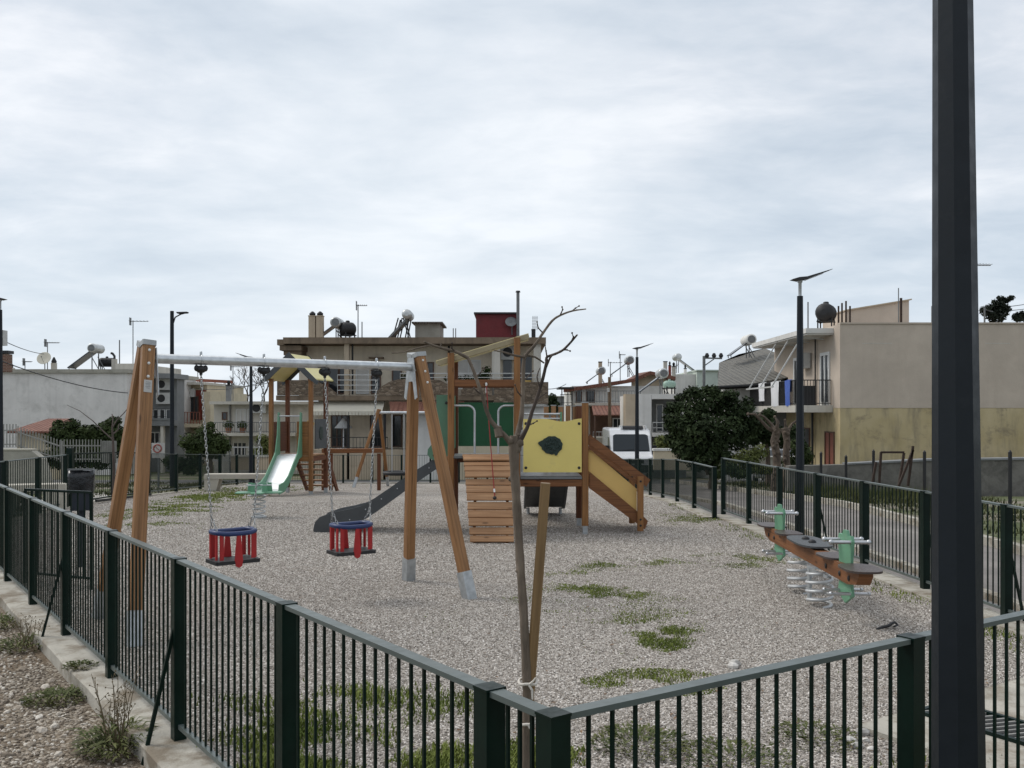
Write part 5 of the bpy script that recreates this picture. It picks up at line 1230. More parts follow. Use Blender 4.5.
# tiled low shed
Y=46.; t=T('tiled_shed','low shed with a red tile roof in front of the blank wall','shed',(FX(35,Y),Y,gz(Y)))
m=MB(); a=P(10,430,Y); m.prism([(FX(11,Y),FZ(430,Y)),(FX(13,Y),FZ(420,Y)),(FX(24,Y),FZ(419,Y)),(FX(54,Y),FZ(419,Y)),(FX(60,Y),FZ(431,Y))],(0,Y,0),(1,0,0),(0,0,1),(0,.001,0))
m=MB(); y0,y1=Y-.6,Y+2.4; z0,z1=FZ(431,Y),FZ(418.5,Y+2.4)
m.add([(FX(14,Y),y0,z0),(FX(57,Y),y0,z0),(FX(51,Y),y1,z1),(FX(24,Y),y1,z1),(FX(14,Y),y0,z0-.1),(FX(57,Y),y0,z0-.1),(FX(51,Y),y1,z1-.1),(FX(24,Y),y1,z1-.1)],[(0,1,2,3),(7,6,5,4),(0,4,5,1),(1,5,6,2),(2,6,7,3),(3,7,4,0)]); finish(m,'roof',M['tile_red'],t)
B(t,'wall','wall_cream',FX(17,Y),FX(55,Y),Y,Y+2.2,gz(Y)-.2,z0-.12)
# low rubble wall + white stair railing at the left
Y=27.; t=T('stone_wall','low pale block wall below the stair railing at left','wall',(FX(15,Y),Y,gz(Y)-.1))
m=MB(); m.prism([(FX(-40,Y),gz(Y)-.2),(FX(52,Y),gz(Y)-.2),(FX(42,Y),FZ(459,Y)),(FX(31,Y),FZ(450.5,Y)),(FX(-40,Y),FZ(450.5,Y))],(0,Y,0),(1,0,0),(0,0,1),(0,.3,0)); finish(m,'block_wall',M['concrete'],t)
m=MB(); m.prism([(FX(-40,Y),FZ(450.4,Y)),(FX(31.5,Y),FZ(450.4,Y)),(FX(31.5,Y),FZ(449,Y)),(FX(-40,Y),FZ(449,Y))],(0,Y-.03,0),(1,0,0),(0,0,1),(0,.36,0)); finish(m,'coping',M['concrete_bench'],t)
Y=28.; t=T('stair_railing','white barred railing slanting down the steps at left','railing',(FX(50,Y),Y,gz(Y)-.1))
seg=[((-30,428,448),(16,428,447)),((18,430,448),(60,444,462)),((61,443.5,462),(101,443.5,462))]
for (xa,ta,ba),(xb,tb_,bb_) in seg:
    m=MB(); n=int((xb-xa)/3)
    for k in range(n+1):
        s=k/n; x=xa+(xb-xa)*s; m.bar(P(x,ba+(bb_-ba)*s,Y),P(x,ta+(tb_-ta)*s-4,Y),.022,.022,up=(1,0,0))
    for f in(.12,.85): m.bar(P(xa,ta+(ba-ta)*f,Y),P(xb,tb_+(bb_-tb_)*f,Y),.03,.035)
    finish(m,'barred_panel',M['rail_dull'],t)
for x,ta,ba in((21,430,510),(62,441,500)): m=MB(); m.bar(P(x,ba,Y),P(x,ta,Y),.05,.05,up=(1,0,0)); finish(m,'post',M['rail_dull'],t)
pY=30.; m=MB(); m.box(FX(102,pY),FX(116,pY),pY,pY+.05,FZ(463,pY),FZ(441,pY)); 
for k in range(8): m.box(FX(102.5+1.7*k,pY),FX(103.2+1.7*k,pY),pY-.02,pY+.002,FZ(463,pY),FZ(441,pY))
single(m,'sheet_gate',M['rail_dull'],'pale corrugated metal gate left of the swing legs','gate',(FX(109,pY),pY,gz(pY)))
# round prohibition sign
Y=27.5; t=T('road_sign','white square sign with a red ring fixed above the green fence','sign',(FX(158,Y),Y,gz(Y)-.1))
m=MB(); m.tube([(FX(158,Y),Y+.03,gz(Y)-.1),(FX(158,Y),Y+.03,FZ(442,Y))],.03,8); finish(m,'post',M['metal_grey'],t)
pb(t,'sign_board','sign_white',151.5,164.5,443,458,Y,.02)
c=P(157.5,448.5,Y); m=MB(); m.tube([c+V((.115*math.cos(a),-.004,.115*math.sin(a))) for a in [2*PI*k/24 for k in range(24)]],.022,6,closed=True); m.bar(c+V((-.08,-.006,.08)),c+V((.08,-.006,-.08)),.01,.03,up=(0,1,0)); finish(m,'red_ring',M['sign_red'],t)

# ================= B2 cream and red house
Y=66.; gb=gz(Y)-.3; t=T('house','narrow cream house with a dark red wall and red balcony railing','house',(FX(195,Y),Y,gb))
zr=FZ(385,Y); B(t,'wall','wall_cream',FX(176,Y),FX(207,Y),Y,Y+9,gb,zr); B(t,'side_wall','wall_cream',FX(207,Y)+.01,FX(215,Y),Y-1.0,Y+8,gb,FZ(392,Y))
B(t,'red_wall','wall_redbrown',FX(187,Y),FX(206,Y),Y-.04,Y-.003,FZ(420,Y),FZ(390,Y)); B(t,'roof_slab','wall_pale',FX(175,Y),FX(208,Y),Y-.9,Y+9,zr+.002,zr+.18)
pwin(t,190,199,396,420,Y,-.042,cols=2,frame='frame_brown'); ac(t,(FX(184,Y),Y,FZ(397,Y)),(1,0,0)); 
B(t,'balcony_slab','wall_cream',FX(176,Y),FX(206.5,Y),Y-1.4,Y-.005,FZ(427,Y),FZ(423.5,Y)); railing(t,[(FX(176,Y),Y-1.35,FZ(423.5,Y)),(FX(206,Y),Y-1.35,FZ(423.5,Y))],.8,'shutter_red',5,.05)
pwin(t,180,188,432,448,Y,cols=2)
t=T('roof_pergola','dark red metal pergola on the roof of the cream house','pergola',(FX(205,Y),Y+2,zr+.2))
for px in(190,206,220,223): m=MB(); m.bar((FX(px,Y),Y+2,zr-.6 if px>210 else zr+.19),(FX(px,Y),Y+2,FZ(385,Y)+.4),.07,.07,up=(1,0,0)); finish(m,'post',M['metal_grey'],t)
m=MB(); m.bar((FX(186,Y),Y+2,FZ(384,Y)+.35),(FX(224,Y),Y+2,FZ(386,Y)+.35),.16,.22); finish(m,'beam',M['shutter_red'],t)
antenna('thin television mast behind the swing beam on the cream house',FX(183.5,Y),Y+3,zr+.2,FZ(366,Y)-zr,.7)
# ================= B3 long pale flat roofed house
Y=56.; gb=gz(Y)-.3; t=T('house','long pale two storey house with flat roof behind the lamp post','house',(FX(250,Y),Y,gb)); zr=FZ(404.5,Y)
B(t,'wall','wall_pale',FX(214,Y),FX(332,Y),Y,Y+9,gb,zr); B(t,'roof_slab','wall_pale',FX(213,Y),FX(333,Y),Y-.7,Y+9.2,zr+.002,FZ(401.5,Y))
pwin(t,222,227.5,412,420,Y,frame='frame_brown',cols=1)
for a,b_ in((236,246),(247,253)): pwin(t,a,b_,409,432,Y,shut='shutter_white',cols=2)
ac(t,(FX(253,Y),Y,FZ(413,Y)),(1,0,0)); B(t,'balcony_slab','wall_pale',FX(214,Y),FX(300,Y),Y-1.2,Y-.003,FZ(435.5,Y),FZ(432.5,Y))
railing(t,[(FX(214,Y),Y-1.15,FZ(432.5,Y)),(FX(300,Y),Y-1.15,FZ(432.5,Y))],.62,'metal_grey',7)
pwin(t,233,247,442,456,Y,cols=3,frame='wall_pale'); pwin(t,254,262,440,460,Y,shut='shutter_white',cols=1)
m=MB(); m.tube([(FX(230.5,Y),Y-.08,gb),(FX(230.5,Y),Y-.08,zr)],.05,6); finish(m,'drain_pipe',M['metal_grey'],t)
chimney(t,226.5,231,386,402,Y+2,'wall_grey')
for k,(px,lab) in enumerate(((233,'clay flower pot on the balcony of the pale house, the left one'),(247,'clay flower pot on the balcony of the pale house, beside the lamp post'))):
    c=T('flower_pot',lab,'flower pot',(FX(px,Y),Y-.9,FZ(432.4,Y)),0,'balcony flower pots'); m=MB(); m.lathe([(.14,0),(.2,.3)],n=10); finish(m,'pot',M['clay'],c,local=True); m=crown([(0,0,.45,.32)],220,.07); finish(m,'plant',M['leaf_mid'],c,local=True)
antenna('television antenna on the pale house by the lamp post',FX(233,60),60,FZ(401,60),FZ(366,60)-FZ(401,60),.9)
# white parked car glimpsed beyond bench? pale low wall
Y=38.; t=T('low_wall','low pale wall in front of the long pale house','wall',(FX(245,Y),Y,gz(Y)-.1)); pb(t,'wall_body','wall_brown',231,300,457,470,Y,.25); pb(t,'coping','concrete',230,301,456,457.4,Y,.33,-.04)
m=MB(); 
railing_t=T('yard_railing','pale vertical bar railing in front of the round tree','railing',(FX(215,39),39,gz(39))); railing(railing_t,[(FX(196,39),39,FZ(462,39)),(FX(262,39),39,FZ(462,39))],.62,'metal_white',7)

# ================= B4 brown apartment house in the middle
Y=47.; gb=gz(Y)-.4; X=lambda p:FX(p,Y); Z=lambda p:FZ(p,Y)
ap=T('apartment_house','brown weathered two storey apartment house with stone clad balconies and a flat roof','apartment house',(X(410),Y,gb))
B(ap,'upper_wall','wall_sand',X(299),X(541),Y,Y+10,Z(396),Z(344.5)); B(ap,'lower_wall','wall_sand',X(318),X(534),Y+.1,Y+10,gb,Z(400.5))
m=MB(); q_=Y-1.7; m.box(FX(283,q_),FX(546,q_),Y-1.7,Y+10.4,FZ(343.6,q_),FZ(337.3,q_)); m.box(FX(276,q_),FX(283,q_)-.003,Y-1.5,Y+10,FZ(344.8,q_),FZ(339,q_)); m.box(FX(278,q_),FX(300,q_),Y-1.4,Y+8,FZ(350,q_),FZ(345,q_)); m.box(FX(281,q_),FX(299,q_)-.003,Y-1.2,Y+8,FZ(354.5,q_),FZ(350.1,q_)); finish(m,'roof_slab',M['slab_brown'],ap)
q_=Y-1.7; B(ap,'balcony_slab','slab_brown',FX(276,q_),FX(546,q_),Y-1.7,Y-.003,FZ(400.4,q_),FZ(395.5,q_))
Yf=Y-1.75; Xf=lambda p:FX(p,Yf); Zf=lambda p:FZ(p,Yf)
# brick/stone clad parapets
def arch(xs,z0,top):
    m=MB(); pts=[(Xf(xs[0]),Zf(z0)),(Xf(xs[-1]),Zf(z0))]+[(Xf(a),Zf(b)) for a,b in reversed(list(zip(xs,top)))]; m.prism(pts,(0,Yf,0),(1,0,0),(0,0,1),(0,.22,0)); finish(m,'stone_parapet',M['stone_cladding'],ap)
arch((277,290,305,318,330,337),395.3,(381,380,380,382,388,394)); arch((376,382,390,398,404,416,440,447),395.3,(392,386,381.5,379.5,379,379,380,384)); arch((461,466,474,484,492),395.3,(390,385,381,380,380))
B(ap,'stone_clad_corner','stone_cladding',Xf(494),Xf(548),Y-1.76,Y-1.72,Zf(404),Zf(382)); B(ap,'stone_clad_return','stone_cladding',Xf(546)-.3,Xf(548)+.02,Y-1.69,Y+4,Zf(404),Zf(382))
m=MB()
for k in range(24): a=random.random(); m.ball((Xf(495)+(Xf(547)-Xf(495))*a,Y-1.62,Zf(404.3)),(.25,.12,.14),6,5,.25)
finish(m,'broken_plaster_edge',M['wall_clean'],ap)
railing(ap,[(Xf(337),Y-1.62,Zf(395.3)),(Xf(377),Y-1.62,Zf(395.3))],1.0,'metal_white',hor=3); railing(ap,[(Xf(447),Y-1.62,Zf(395.3)),(Xf(463),Y-1.62,Zf(395.3))],1.0,'metal_white',hor=2); railing(ap,[(Xf(400),Y-1.67,Zf(379)),(Xf(540),Y-1.67,Zf(379))],.28,'metal_white',hor=0,n=1)
for a,b_ in((349.5,354),(492.5,500.5),(533,540)): B(ap,'column','wall_brown' if a<400 else 'wall_pale',X(a),X(b_),Y-1.5,Y-1.2,Z(395.4),Z(344.6))
pwin(ap,308,340,361,393,Y,cols=3,frame='frame_brown'); pwin(ap,338,350,361,394,Y,cols=1,frame='frame_brown'); pwin(ap,371,381,361,394,Y,cols=1,frame='frame_brown'); pwin(ap,392,402,362,395,Y,cols=1,frame='frame_brown'); pwin(ap,427,434,362,395,Y,frame='frame_brown',cols=1)
pwin(ap,456,481,360,388,Y,shut='shutter_white',cols=2); pwin(ap,503,512,352,395,Y,cols=1,frame='metal_grey'); pwin(ap,515,532,356,395,Y,cols=2,frame='metal_grey'); pwin(ap,356,369,366,394,Y,shut='shutter_white',cols=1)
B(ap,'door_canopy','slab_brown',X(370),X(384),Y-.5,Y-.003,Z(359),Z(357.4))
ac(ap,(X(501),Y,Z(360)),(1,0,0),.95,.75); m=MB(); m.tube([(X(449),Y-.08,Z(395)),(X(449),Y-.08,Z(345))],.06,6); m.tube([(X(356.5),Y-1.16,Z(395)),(X(356.5),Y-1.16,Z(345))],.05,6); finish(m,'drain_pipe',M['metal_dark'],ap)
# ground floor
m=MB(); ya=Y-1.8; m.add([(X(318),ya-.3,Z(411)),(X(388),ya-.3,Z(411)),(X(388),Y-1.2,Z(401.5)),(X(318),Y-1.2,Z(401.5)),(X(318),ya-.3,Z(411)-.05),(X(388),ya-.3,Z(411)-.05),(X(388),Y-1.2,Z(401.5)-.05),(X(318),Y-1.2,Z(401.5)-.05)],[(0,1,2,3),(7,6,5,4),(0,4,5,1),(1,5,6,2),(2,6,7,3),(3,7,4,0)])
for k in range(22): x=X(318)+(X(388)-X(318))*k/22; m.box(x,x+(X(388)-X(318))/26,ya-.315,ya-.302,Z(411)-.2,Z(411)-.01)
finish(m,'awning',M['awning'],ap)
for a,b_ in((331,348),(370,382),(392,402)): pwin(ap,a,b_,415,447,Y+.1,cols=3 if a==331 else 1,frame='frame_brown')
for a in(353,388): B(ap,'post','metal_dark',X(a),X(a+2.2),Y-1.7,Y-1.55,gb,Z(411.5))
railing(ap,[(X(325),Y-1.6,Z(448)),(X(392),Y-1.6,Z(448))],.58,'metal_dark',6); B(ap,'terrace','wall_brown',X(320),X(410),Y-1.7,Y+.09,gb,Z(448.2))
B(ap,'garden_wall','wall_clean',X(411),X(441),Y-2.1,Y-1.9,gb,Z(413)); B(ap,'side_wall','wall_clean',X(520),X(545),Y-1.4,Y+.08,gb,Z(404.6)); B(ap,'garden_wall','wall_cream',X(441)+.01,X(520)-.01,Y-1.95,Y-1.75,gb,Z(405))
m=MB(); m.add([(X(398),Y-2.9,Z(411.5)),(X(428),Y-2.9,Z(411.5)),(X(468),Y-2.9,Z(411.5)),(X(466),Y-1.8,Z(402)),(X(394),Y-1.8,Z(402)),(X(398),Y-2.9,Z(412.5)),(X(428),Y-2.9,Z(412.5)),(X(468),Y-2.9,Z(412.5)),(X(466),Y-1.8,Z(403)),(X(394),Y-1.8,Z(403))],[(0,1,2,3,4),(9,8,7,6,5),(0,5,6,1),(1,6,7,2),(2,7,8,3),(3,8,9,4),(4,9,5,0)]); finish(m,'tiled_lean_to',M['tile_red'],ap)
# balcony plants, roof plants
for px,lab in((412,'dark potted plant on the brown balcony left of the tall tower post'),(421,'tall potted plant on the brown balcony behind the swing leg'),(486,'tall leafy plant on the brown balcony beside the white column'),(467,'low row of potted plants on the balcony rail behind the tower beam')):
    c=T('potted_plant',lab,'potted plant',(X(px),Y-1.35,Z(383)-.2),0,'potted plants on the brown balcony'); m=MB(); m.lathe([(.15,0),(.2,.28)],n=10); finish(m,'pot',M['clay'],c,local=True); m=crown([(0,0,.5,.3),(.1,0,.8 if px in(421,486) else .4,.25),(-.3,0,.4,.2)] if px!=467 else [(-.9+.3*k,0,.38,.2) for k in range(7)],420,.07); finish(m,'plant',M['leaf_hedge'],c,local=True)
m=MB(); m.lathe([(.22,0),(.26,.55)],n=10); single(m,'plastic_tub',M['hpl_ochre'],'yellowish tub on the balcony corner right of the tall tower post','tub',(X(526),Y-1.2,Z(392)),local=True)
# roof of B4
zR=Z(337.4)
for px,lab in((308.2,'left of the twin brown chimneys on the apartment roof'),(316,'right of the twin brown chimneys on the apartment roof')):
    t=T('chimney',lab,'chimney',(X(px),Y+1,zR),0,'twin brown chimneys'); m=MB(); q=.17; m.box(-q,q,-q,q,0,1.15); m.box(-q-.02,q+.02,-q-.02,q+.02,1.152,1.2); finish(m,'stack',M['wall_brown'],t,local=True); m=MB(); m.lathe([(.12,1.2),(.16,1.24),(.16,1.32),(.05,1.42)],n=10); finish(m,'cowl',M['metal_dark'],t,local=True)
heater('small round end solar heater beside the twin chimneys',X(326),Y+1.5,zR,.62,0)
water_tank('black water tank on the apartment roof left of the thin mast',X(343.5),Y+1.2,zR-.15,.36,.8,R(40))
antenna('tall television antenna on the brown apartment roof by the black tank',X(351.5),Y+2,zR,Z(300)-zR,.55); rod('short bent mast on the apartment roof right of the tall antenna',X(355),Y+2.2,zR,1.0,.03)
t=T('solar_heater','large solar heater with silver tank leaning against the concrete roof hut','solar water heater',(X(402),Y+1.5,zR),0,'rooftop solar water heaters')
m=MB(); m.prism([(X(386),Z(338)),(X(405),Z(318)),(X(404),Z(316)),(X(384.5),Z(337))],(0,Y+.9,0),(1,0,0),(0,0,1),(0,1.1,0)); finish(m,'collector_panel',M['metal_grey'],t)
m=MB(); m.lathe([(.1,-.7),(.22,-.66),(.26,-.6),(.26,.6),(.22,.66),(.1,.7)],(X(405),Y+1.4,Z(312.5)),18,M=Mx.Rotation(PI/2,3,'X')); finish(m,'tank',M['tank_silver'],t)
m=MB()
for yo in(.95,1.9):
    m=MB()
    for a,b_ in((395,400),(403,407),(407,401),(390,396)): m.bar((X(a),Y+yo,zR),(X(b_),Y+yo,Z(316)),.06,.06,up=(0,1,0))
    m.bar((X(390),Y+yo,zR+.05),(X(407),Y+yo,zR+.05),.05,.05); finish(m,'frame',M['metal_dark'],t)
t=T('roof_hut','small bare concrete hut with corrugated roof on the apartment house','roof hut',(X(424),Y+3,zR)); B(t,'wall','concrete',X(411),X(437),Y+2,Y+4.5,zR-.02,Z(320)); B(t,'roof','corrugated',X(408),X(440),Y+1.7,Y+4.8,Z(320)+.003,Z(318.4))
t=T('roof_hut','dark red metal clad hut on the apartment roof','roof hut',(X(497),Y+2,zR)); B(t,'wall','hut_red',X(475.5),X(518),Y+.6,Y+4,zR-.02,Z(313)); B(t,'roof','metal_dark',X(473.5),X(519),Y+.4,Y+4.2,Z(313)+.003,Z(311.3))
t=T('flue_pipe','tall thin dark flue pipe at the corner of the red roof hut','flue',(X(518),Y+.4,zR)); m=MB(); m.tube([(X(518),Y+.3,zR),(X(518),Y+.3,Z(292))],.085,10); finish(m,'pipe',M['metal_grey'],t); m=MB(); m.lathe([(.13,0),(.1,.08)],(X(518),Y+.3,Z(291.6)),10); finish(m,'cap',M['metal_dark'],t)
t=T('flue_pipe','short stubby dark flue with antenna spikes at the right end of the roof','flue',(X(533.5),Y,zR)); m=MB(); m.box(X(531.5),X(535.5),Y-.1,Y+.1,zR-.02,Z(331)); m.lathe([(.11,Z(331)+.004),(.11,Z(329))],(X(533.5),Y,0),8); finish(m,'pipe',M['metal_dark'],t); m=MB()
for a in(533,535,537): m.tube([(X(a),Y,Z(330)),(X(a),Y,Z(316))],.016,5)
for k in range(4): m.bar((X(532),Y,Z(318+3*k)),(X(538),Y,Z(318+3*k)),.015,.015)
finish(m,'antenna',M['metal_grey'],t)
for k,px in enumerate((452,454.5)): rod('rusty rebar stub rising from the apartment roof between hut and red hut',X(px),Y+1,zR,.55,.025,'rebar','rebar','rebar stubs between the roof huts',mt='rust')
t=T('satellite_dish','small grey satellite dish on the red roof hut','satellite dish',(X(511),Y+.5,Z(330))); m=MB(); m.lathe([(.02,0),(.2,.04),(.3,.1),(.29,.11),(.02,.02)],(X(511),Y+.4,Z(322)),16,M=Mx.Rotation(R(60),3,'X')); m.tube([(X(512),Y+.55,Z(334)),(X(512),Y+.55,Z(320))],.025,6); finish(m,'reflector',M['metal_grey'],t)
dY=Y
# terrace furniture
m=MB(); m.lathe([(.5,0),(.03,.02),(.03,1.0),(.45,1.02),(.05,1.5)],n=12); single(m,'parasol',M['cloth_white'],'folded white parasol on the ground floor terrace','parasol',(X(346),Y-.7,Z(448)),local=True)

# ================= B5 tiled house right of centre
Y=60.; X=lambda p:FX(p,Y); Z=lambda p:FZ(p,Y); gb=gz(Y)-.6
t=T('house','cream house with a low red tile roof behind the picket rail','house',(X(610),Y,gb))
B(t,'wall','wall_clean',X(572),X(662),Y,Y+9,gb,Z(386)); m=MB(); m.prism([(X(632),Z(386)+.01),(X(668),Z(386)+.01),(X(668),Z(380)),(X(650),Z(373.5)),(X(632),Z(380))],(0,Y+.02,0),(1,0,0),(0,0,1),(0,.3,0)); finish(m,'gable',M['wall_brown'],t)
m=MB(); m.add([(X(563),Y-.6,Z(389)),(X(632),Y-.6,Z(379)),(X(649),Y-.6,Z(371.5)),(X(674),Y-.6,Z(377)),(X(690),Y+8,Z(377)),(X(655),Y+8,Z(368)),(X(640),Y+8,Z(376)),(X(585),Y+8,Z(386))],[(0,1,6,7),(1,2,5,6),(2,3,4,5)])
m.add([(p.x,p.y,p.z-.22) for p in m.v[:8]],[(7,6,1,0),(6,5,2,1),(5,4,3,2)]); m.add([m.v[k] for k in range(8)]+[(m.v[k].x,m.v[k].y,m.v[k].z-.22) for k in range(8)],[(1,0,8,9),(2,1,9,10),(3,2,10,11),(4,3,11,12),(0,7,15,8)]); finish(m,'roof',M['tile_red'],t)
B(t,'balcony_slab','wall_pale',X(574),X(632),Y-1.2,Y-.003,Z(405.5),Z(403)); railing(t,[(X(574),Y-1.15,Z(403)),(X(632),Y-1.15,Z(403))],.75,'metal_grey',6)
for a,b_ in((576,582),(586,595)): pwin(t,a,b_,390,403,Y,frame='frame_brown',cols=1)
for a,b_ in((606,619),(599,602)): pwin(t,a,b_,388,400,Y,shut='shutter_white',cols=2)
m=MB(); m.add([(X(588),Y-4,Z(414.5)),(X(625),Y-4,Z(414.5)),(X(625),Y-1.3,Z(405.6)),(X(590),Y-1.3,Z(405.6)),(X(588),Y-4,Z(415.5)),(X(625),Y-4,Z(415.5)),(X(625),Y-1.3,Z(407)),(X(590),Y-1.3,Z(407))],[(0,1,2,3),(7,6,5,4),(0,4,5,1),(1,5,6,2),(3,7,4,0)]); finish(m,'tiled_porch',M['tile_red'],t)
B(t,'porch_back_wall','frame_brown',X(590),X(626),Y-.3,Y-.005,gb,Z(407)); pwin(t,612,622,418,428,Y,-.31,cols=2); 
for a in(589,624): B(t,'porch_post','frame_brown',X(a),X(a+1.5),Y-3.9,Y-3.75,gb,Z(415.6))
railing(t,[(X(588),Y-3.8,Z(436)),(X(626),Y-3.8,Z(436))],.35,'metal_white',6); B(t,'porch_floor','concrete',X(588),X(626),Y-3.9,Y-.31,gb,Z(436.1))
chimney(t,598.5,602,362.5,382,Y+1,'wall_brown',False); 
heater('silver solar heater on the red tile roof, the left one',FX(596,Y+1.5),Y+1.5,FZ(384,Y+1.5),.62,0); heater('large silver solar heater near the ridge of the red tile roof',FX(623,Y+1.5),Y+1.5,FZ(377,Y+1.5),.8,0)
antenna('television antenna by the large solar heater on the red tile roof',X(622),Y+1,Z(380),Z(353)-Z(380),.4); antenna('television antenna left of the chimney on the red tile roof',X(612),Y+1,Z(383),Z(361)-Z(383),.9)
t=T('utility_pole','brown wooden utility pole in front of the tile roofed house','utility pole',(FX(610,52),52,gz(52)-.2)); m=MB(); m.tube([(FX(610,52),52,gz(52)-.2),(FX(609.5,52),52,FZ(377,52))],[.10,.085],8); finish(m,'pole',M['wood_pole'],t); m=MB(); m.box(FX(607,52),FX(609,52),51.7,51.85,FZ(392,52),FZ(388,52)); finish(m,'lamp_box',M['metal_white'],t)
# small dark veranda on its left
t=T('veranda','small dark timber veranda at the left end of the tile roofed house','veranda',(X(566),Y,gb)); 
for a in(561,567,571): B(t,'post','metal_dark',X(a),X(a+1),Y-.5,Y-.4,gb,Z(389))
B(t,'roof','metal_dark',X(558),X(573),Y-.7,Y+2,Z(389)+.003,Z(387.3)); railing(t,[(X(560),Y-.45,Z(404)),(X(572),Y-.45,Z(404))],.6,'metal_dark',6)
Yb=75.; t=tree('dark_tree','small dark tree in the gap right of the apartment house',V((FX(553,Yb),Yb,-2)),None,[pc(552,398,Yb,5),pc(549,404,Yb,5),pc(556,405,Yb,5),pc(552,410,Yb,6)],900,.16,'leaf_dark')
t=T('house','distant grey flat roofed block in the gap beside the dark tree','house',(FX(560,90),90,-2)); pb(t,'wall','wall_grey',548,575,397,425,90,6); pb(t,'roof_slab','concrete',547,576,396,397,90,6.2,-.2)
# ================= B6 white cube house behind the van
Y=48.; X=lambda p:FX(p,Y); Z=lambda p:FZ(p,Y); gb=gz(Y)-.5
t=T('house','white cubic house with a deep shaded balcony behind the white van','house',(X(660),Y,gb))
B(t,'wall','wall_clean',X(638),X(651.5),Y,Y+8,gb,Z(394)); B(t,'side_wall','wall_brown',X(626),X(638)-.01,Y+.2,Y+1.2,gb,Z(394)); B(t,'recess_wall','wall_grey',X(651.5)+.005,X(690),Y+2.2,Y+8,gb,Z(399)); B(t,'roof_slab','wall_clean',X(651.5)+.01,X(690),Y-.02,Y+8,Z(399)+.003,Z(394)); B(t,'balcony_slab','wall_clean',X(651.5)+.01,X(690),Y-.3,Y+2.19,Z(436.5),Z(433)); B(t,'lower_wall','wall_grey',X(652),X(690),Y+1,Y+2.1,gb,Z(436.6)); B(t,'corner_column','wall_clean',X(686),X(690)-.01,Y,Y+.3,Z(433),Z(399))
railing(t,[(X(652),Y-.25,Z(433)),(X(690),Y-.25,Z(433))],.55,'metal_white',3,hor=1); pwin(t,656,663,404,432,Y+2.2,cols=1)
heater('solar heater with pale panel on the white cubic house',X(663),Y+3,Z(394),.85,0); water_tank('green and silver water tank on the white cubic house',X(676),Y+2,Z(394),.22,.7,R(20),'tank_green')
# garden wall in front, cream
Yg=37.; t=T('garden_wall','low cream garden wall between the van and the big dark tree','wall',(FX(670,Yg),Yg,gz(Yg))); pb(t,'wall_body','wall_cream',654,700,451,470,Yg,.2); pb(t,'coping','white_wash',653,701,448.5,450.8,Yg,.3,-.05)
Yg=34.; t=T('garden_wall','pale garden wall behind the pruned trunks','wall',(FX(780,Yg),Yg,gz(Yg))); pb(t,'wall_body','wall_pale',752,800,458,474,Yg,.2); pb(t,'coping','white_wash',751,801,456.4,457.8,Yg,.28,-.04)
# ================= B7 mint and white block
Y=70.; X=lambda p:FX(p,Y); Z=lambda p:FZ(p,Y); gb=gz(Y)-.5
t=T('house','pale green and white flat roofed block far behind the dark tree','house',(X(700),Y,gb)); B(t,'wall','wall_mint',X(697),X(727),Y,Y+10,gb,Z(371)); B(t,'side_wall','wall_clean',X(675),X(697)-.01,Y+.5,Y+10,gb,Z(374)); B(t,'roof_edge','wall_mint',X(696),X(728),Y-.2,Y+10.1,Z(371)+.003,Z(369.8)); pwin(t,718,722,372.5,379,Y,cols=2,frame='frame_brown')
chimney(t,684,686.5,369,374,Y+2,'wall_clean'); chimney(t,663.5,667,362,375,Y,'wall_pale',False); chimney(t,668.5,671,366,376,Y+1,'wall_redbrown'); chimney(t,672,675.5,367,376,Y,'wall_pale')
heater('solar heater on the far pale green block',X(690),Y+3,Z(371.5),.9,R(180))
t=T('utility_pole','grey pole with a side bracket of insulators above the pale green block','utility pole',(FX(704,62),62,gz(62)-.2)); m=MB(); m.tube([(FX(704,62),62,gz(62)-.2),(FX(704,62),62,FZ(356,62))],.1,8); finish(m,'pole',M['metal_grey'],t); m=MB(); m.bar((FX(703,62),62,FZ(358,62)),(FX(722,62),62,FZ(358.5,62)),.1,.1); m.bar((FX(704,62),62,FZ(366,62)),(FX(714,62),62,FZ(359,62)),.07,.07); finish(m,'bracket',M['metal_grey'],t); m=MB()
for px in(707,714,721): m.lathe([(.1,0),(.16,.12),(.08,.3)],(FX(px,62),62,FZ(357.6,62)),8)
finish(m,'insulators',M['metal_dark'],t)
# ================= B8 grey tiled house
Y=44.; X=lambda p:FX(p,Y); Z=lambda p:FZ(p,Y); gb=gz(Y)-.5
t=T('house','white house with a broad dark grey tiled roof beside the laundry balcony','house',(X(760),Y,gb))
B(t,'wall','wall_clean',X(725),X(803),Y,Y+8,gb,Z(388)); B(t,'column','wall_grey',X(768),X(784),Y-.9,Y-.003,gb,Z(388)); B(t,'front_column','wall_clean',X(758),X(768)-.01,Y-.95,Y-.004,gb,Z(388)); m=MB()
q=[(X(712),Y-1.2,Z(386.5)),(X(766),Y-1.2,Z(383.5)),(X(805),Y-1.2,Z(370)),(X(805),Y+7,Z(338)),(X(775),Y+7,Z(345)),(X(752),Y+7,Z(355))]
q2=[(a,b_,c-.18) for a,b_,c in q]; m.add(q+q2,[(0,1,2,3,4,5),(11,10,9,8,7,6),(0,6,7,1),(1,7,8,2),(2,8,9,3),(5,11,6,0),(4,10,11,5),(3,9,10,4)]); finish(m,'roof',M['tile_grey'],t)
m=MB(); m.tube([(X(713),Y-1.28,Z(387.8)),(X(766),Y-1.28,Z(385.2))],.07,6); m.tube([(X(756),Y-1.2,Z(386)),(X(757),Y-1.0,Z(390)),(X(757),Y-1.0,gb)],.05,6); finish(m,'gutter',M['metal_dark'],t)
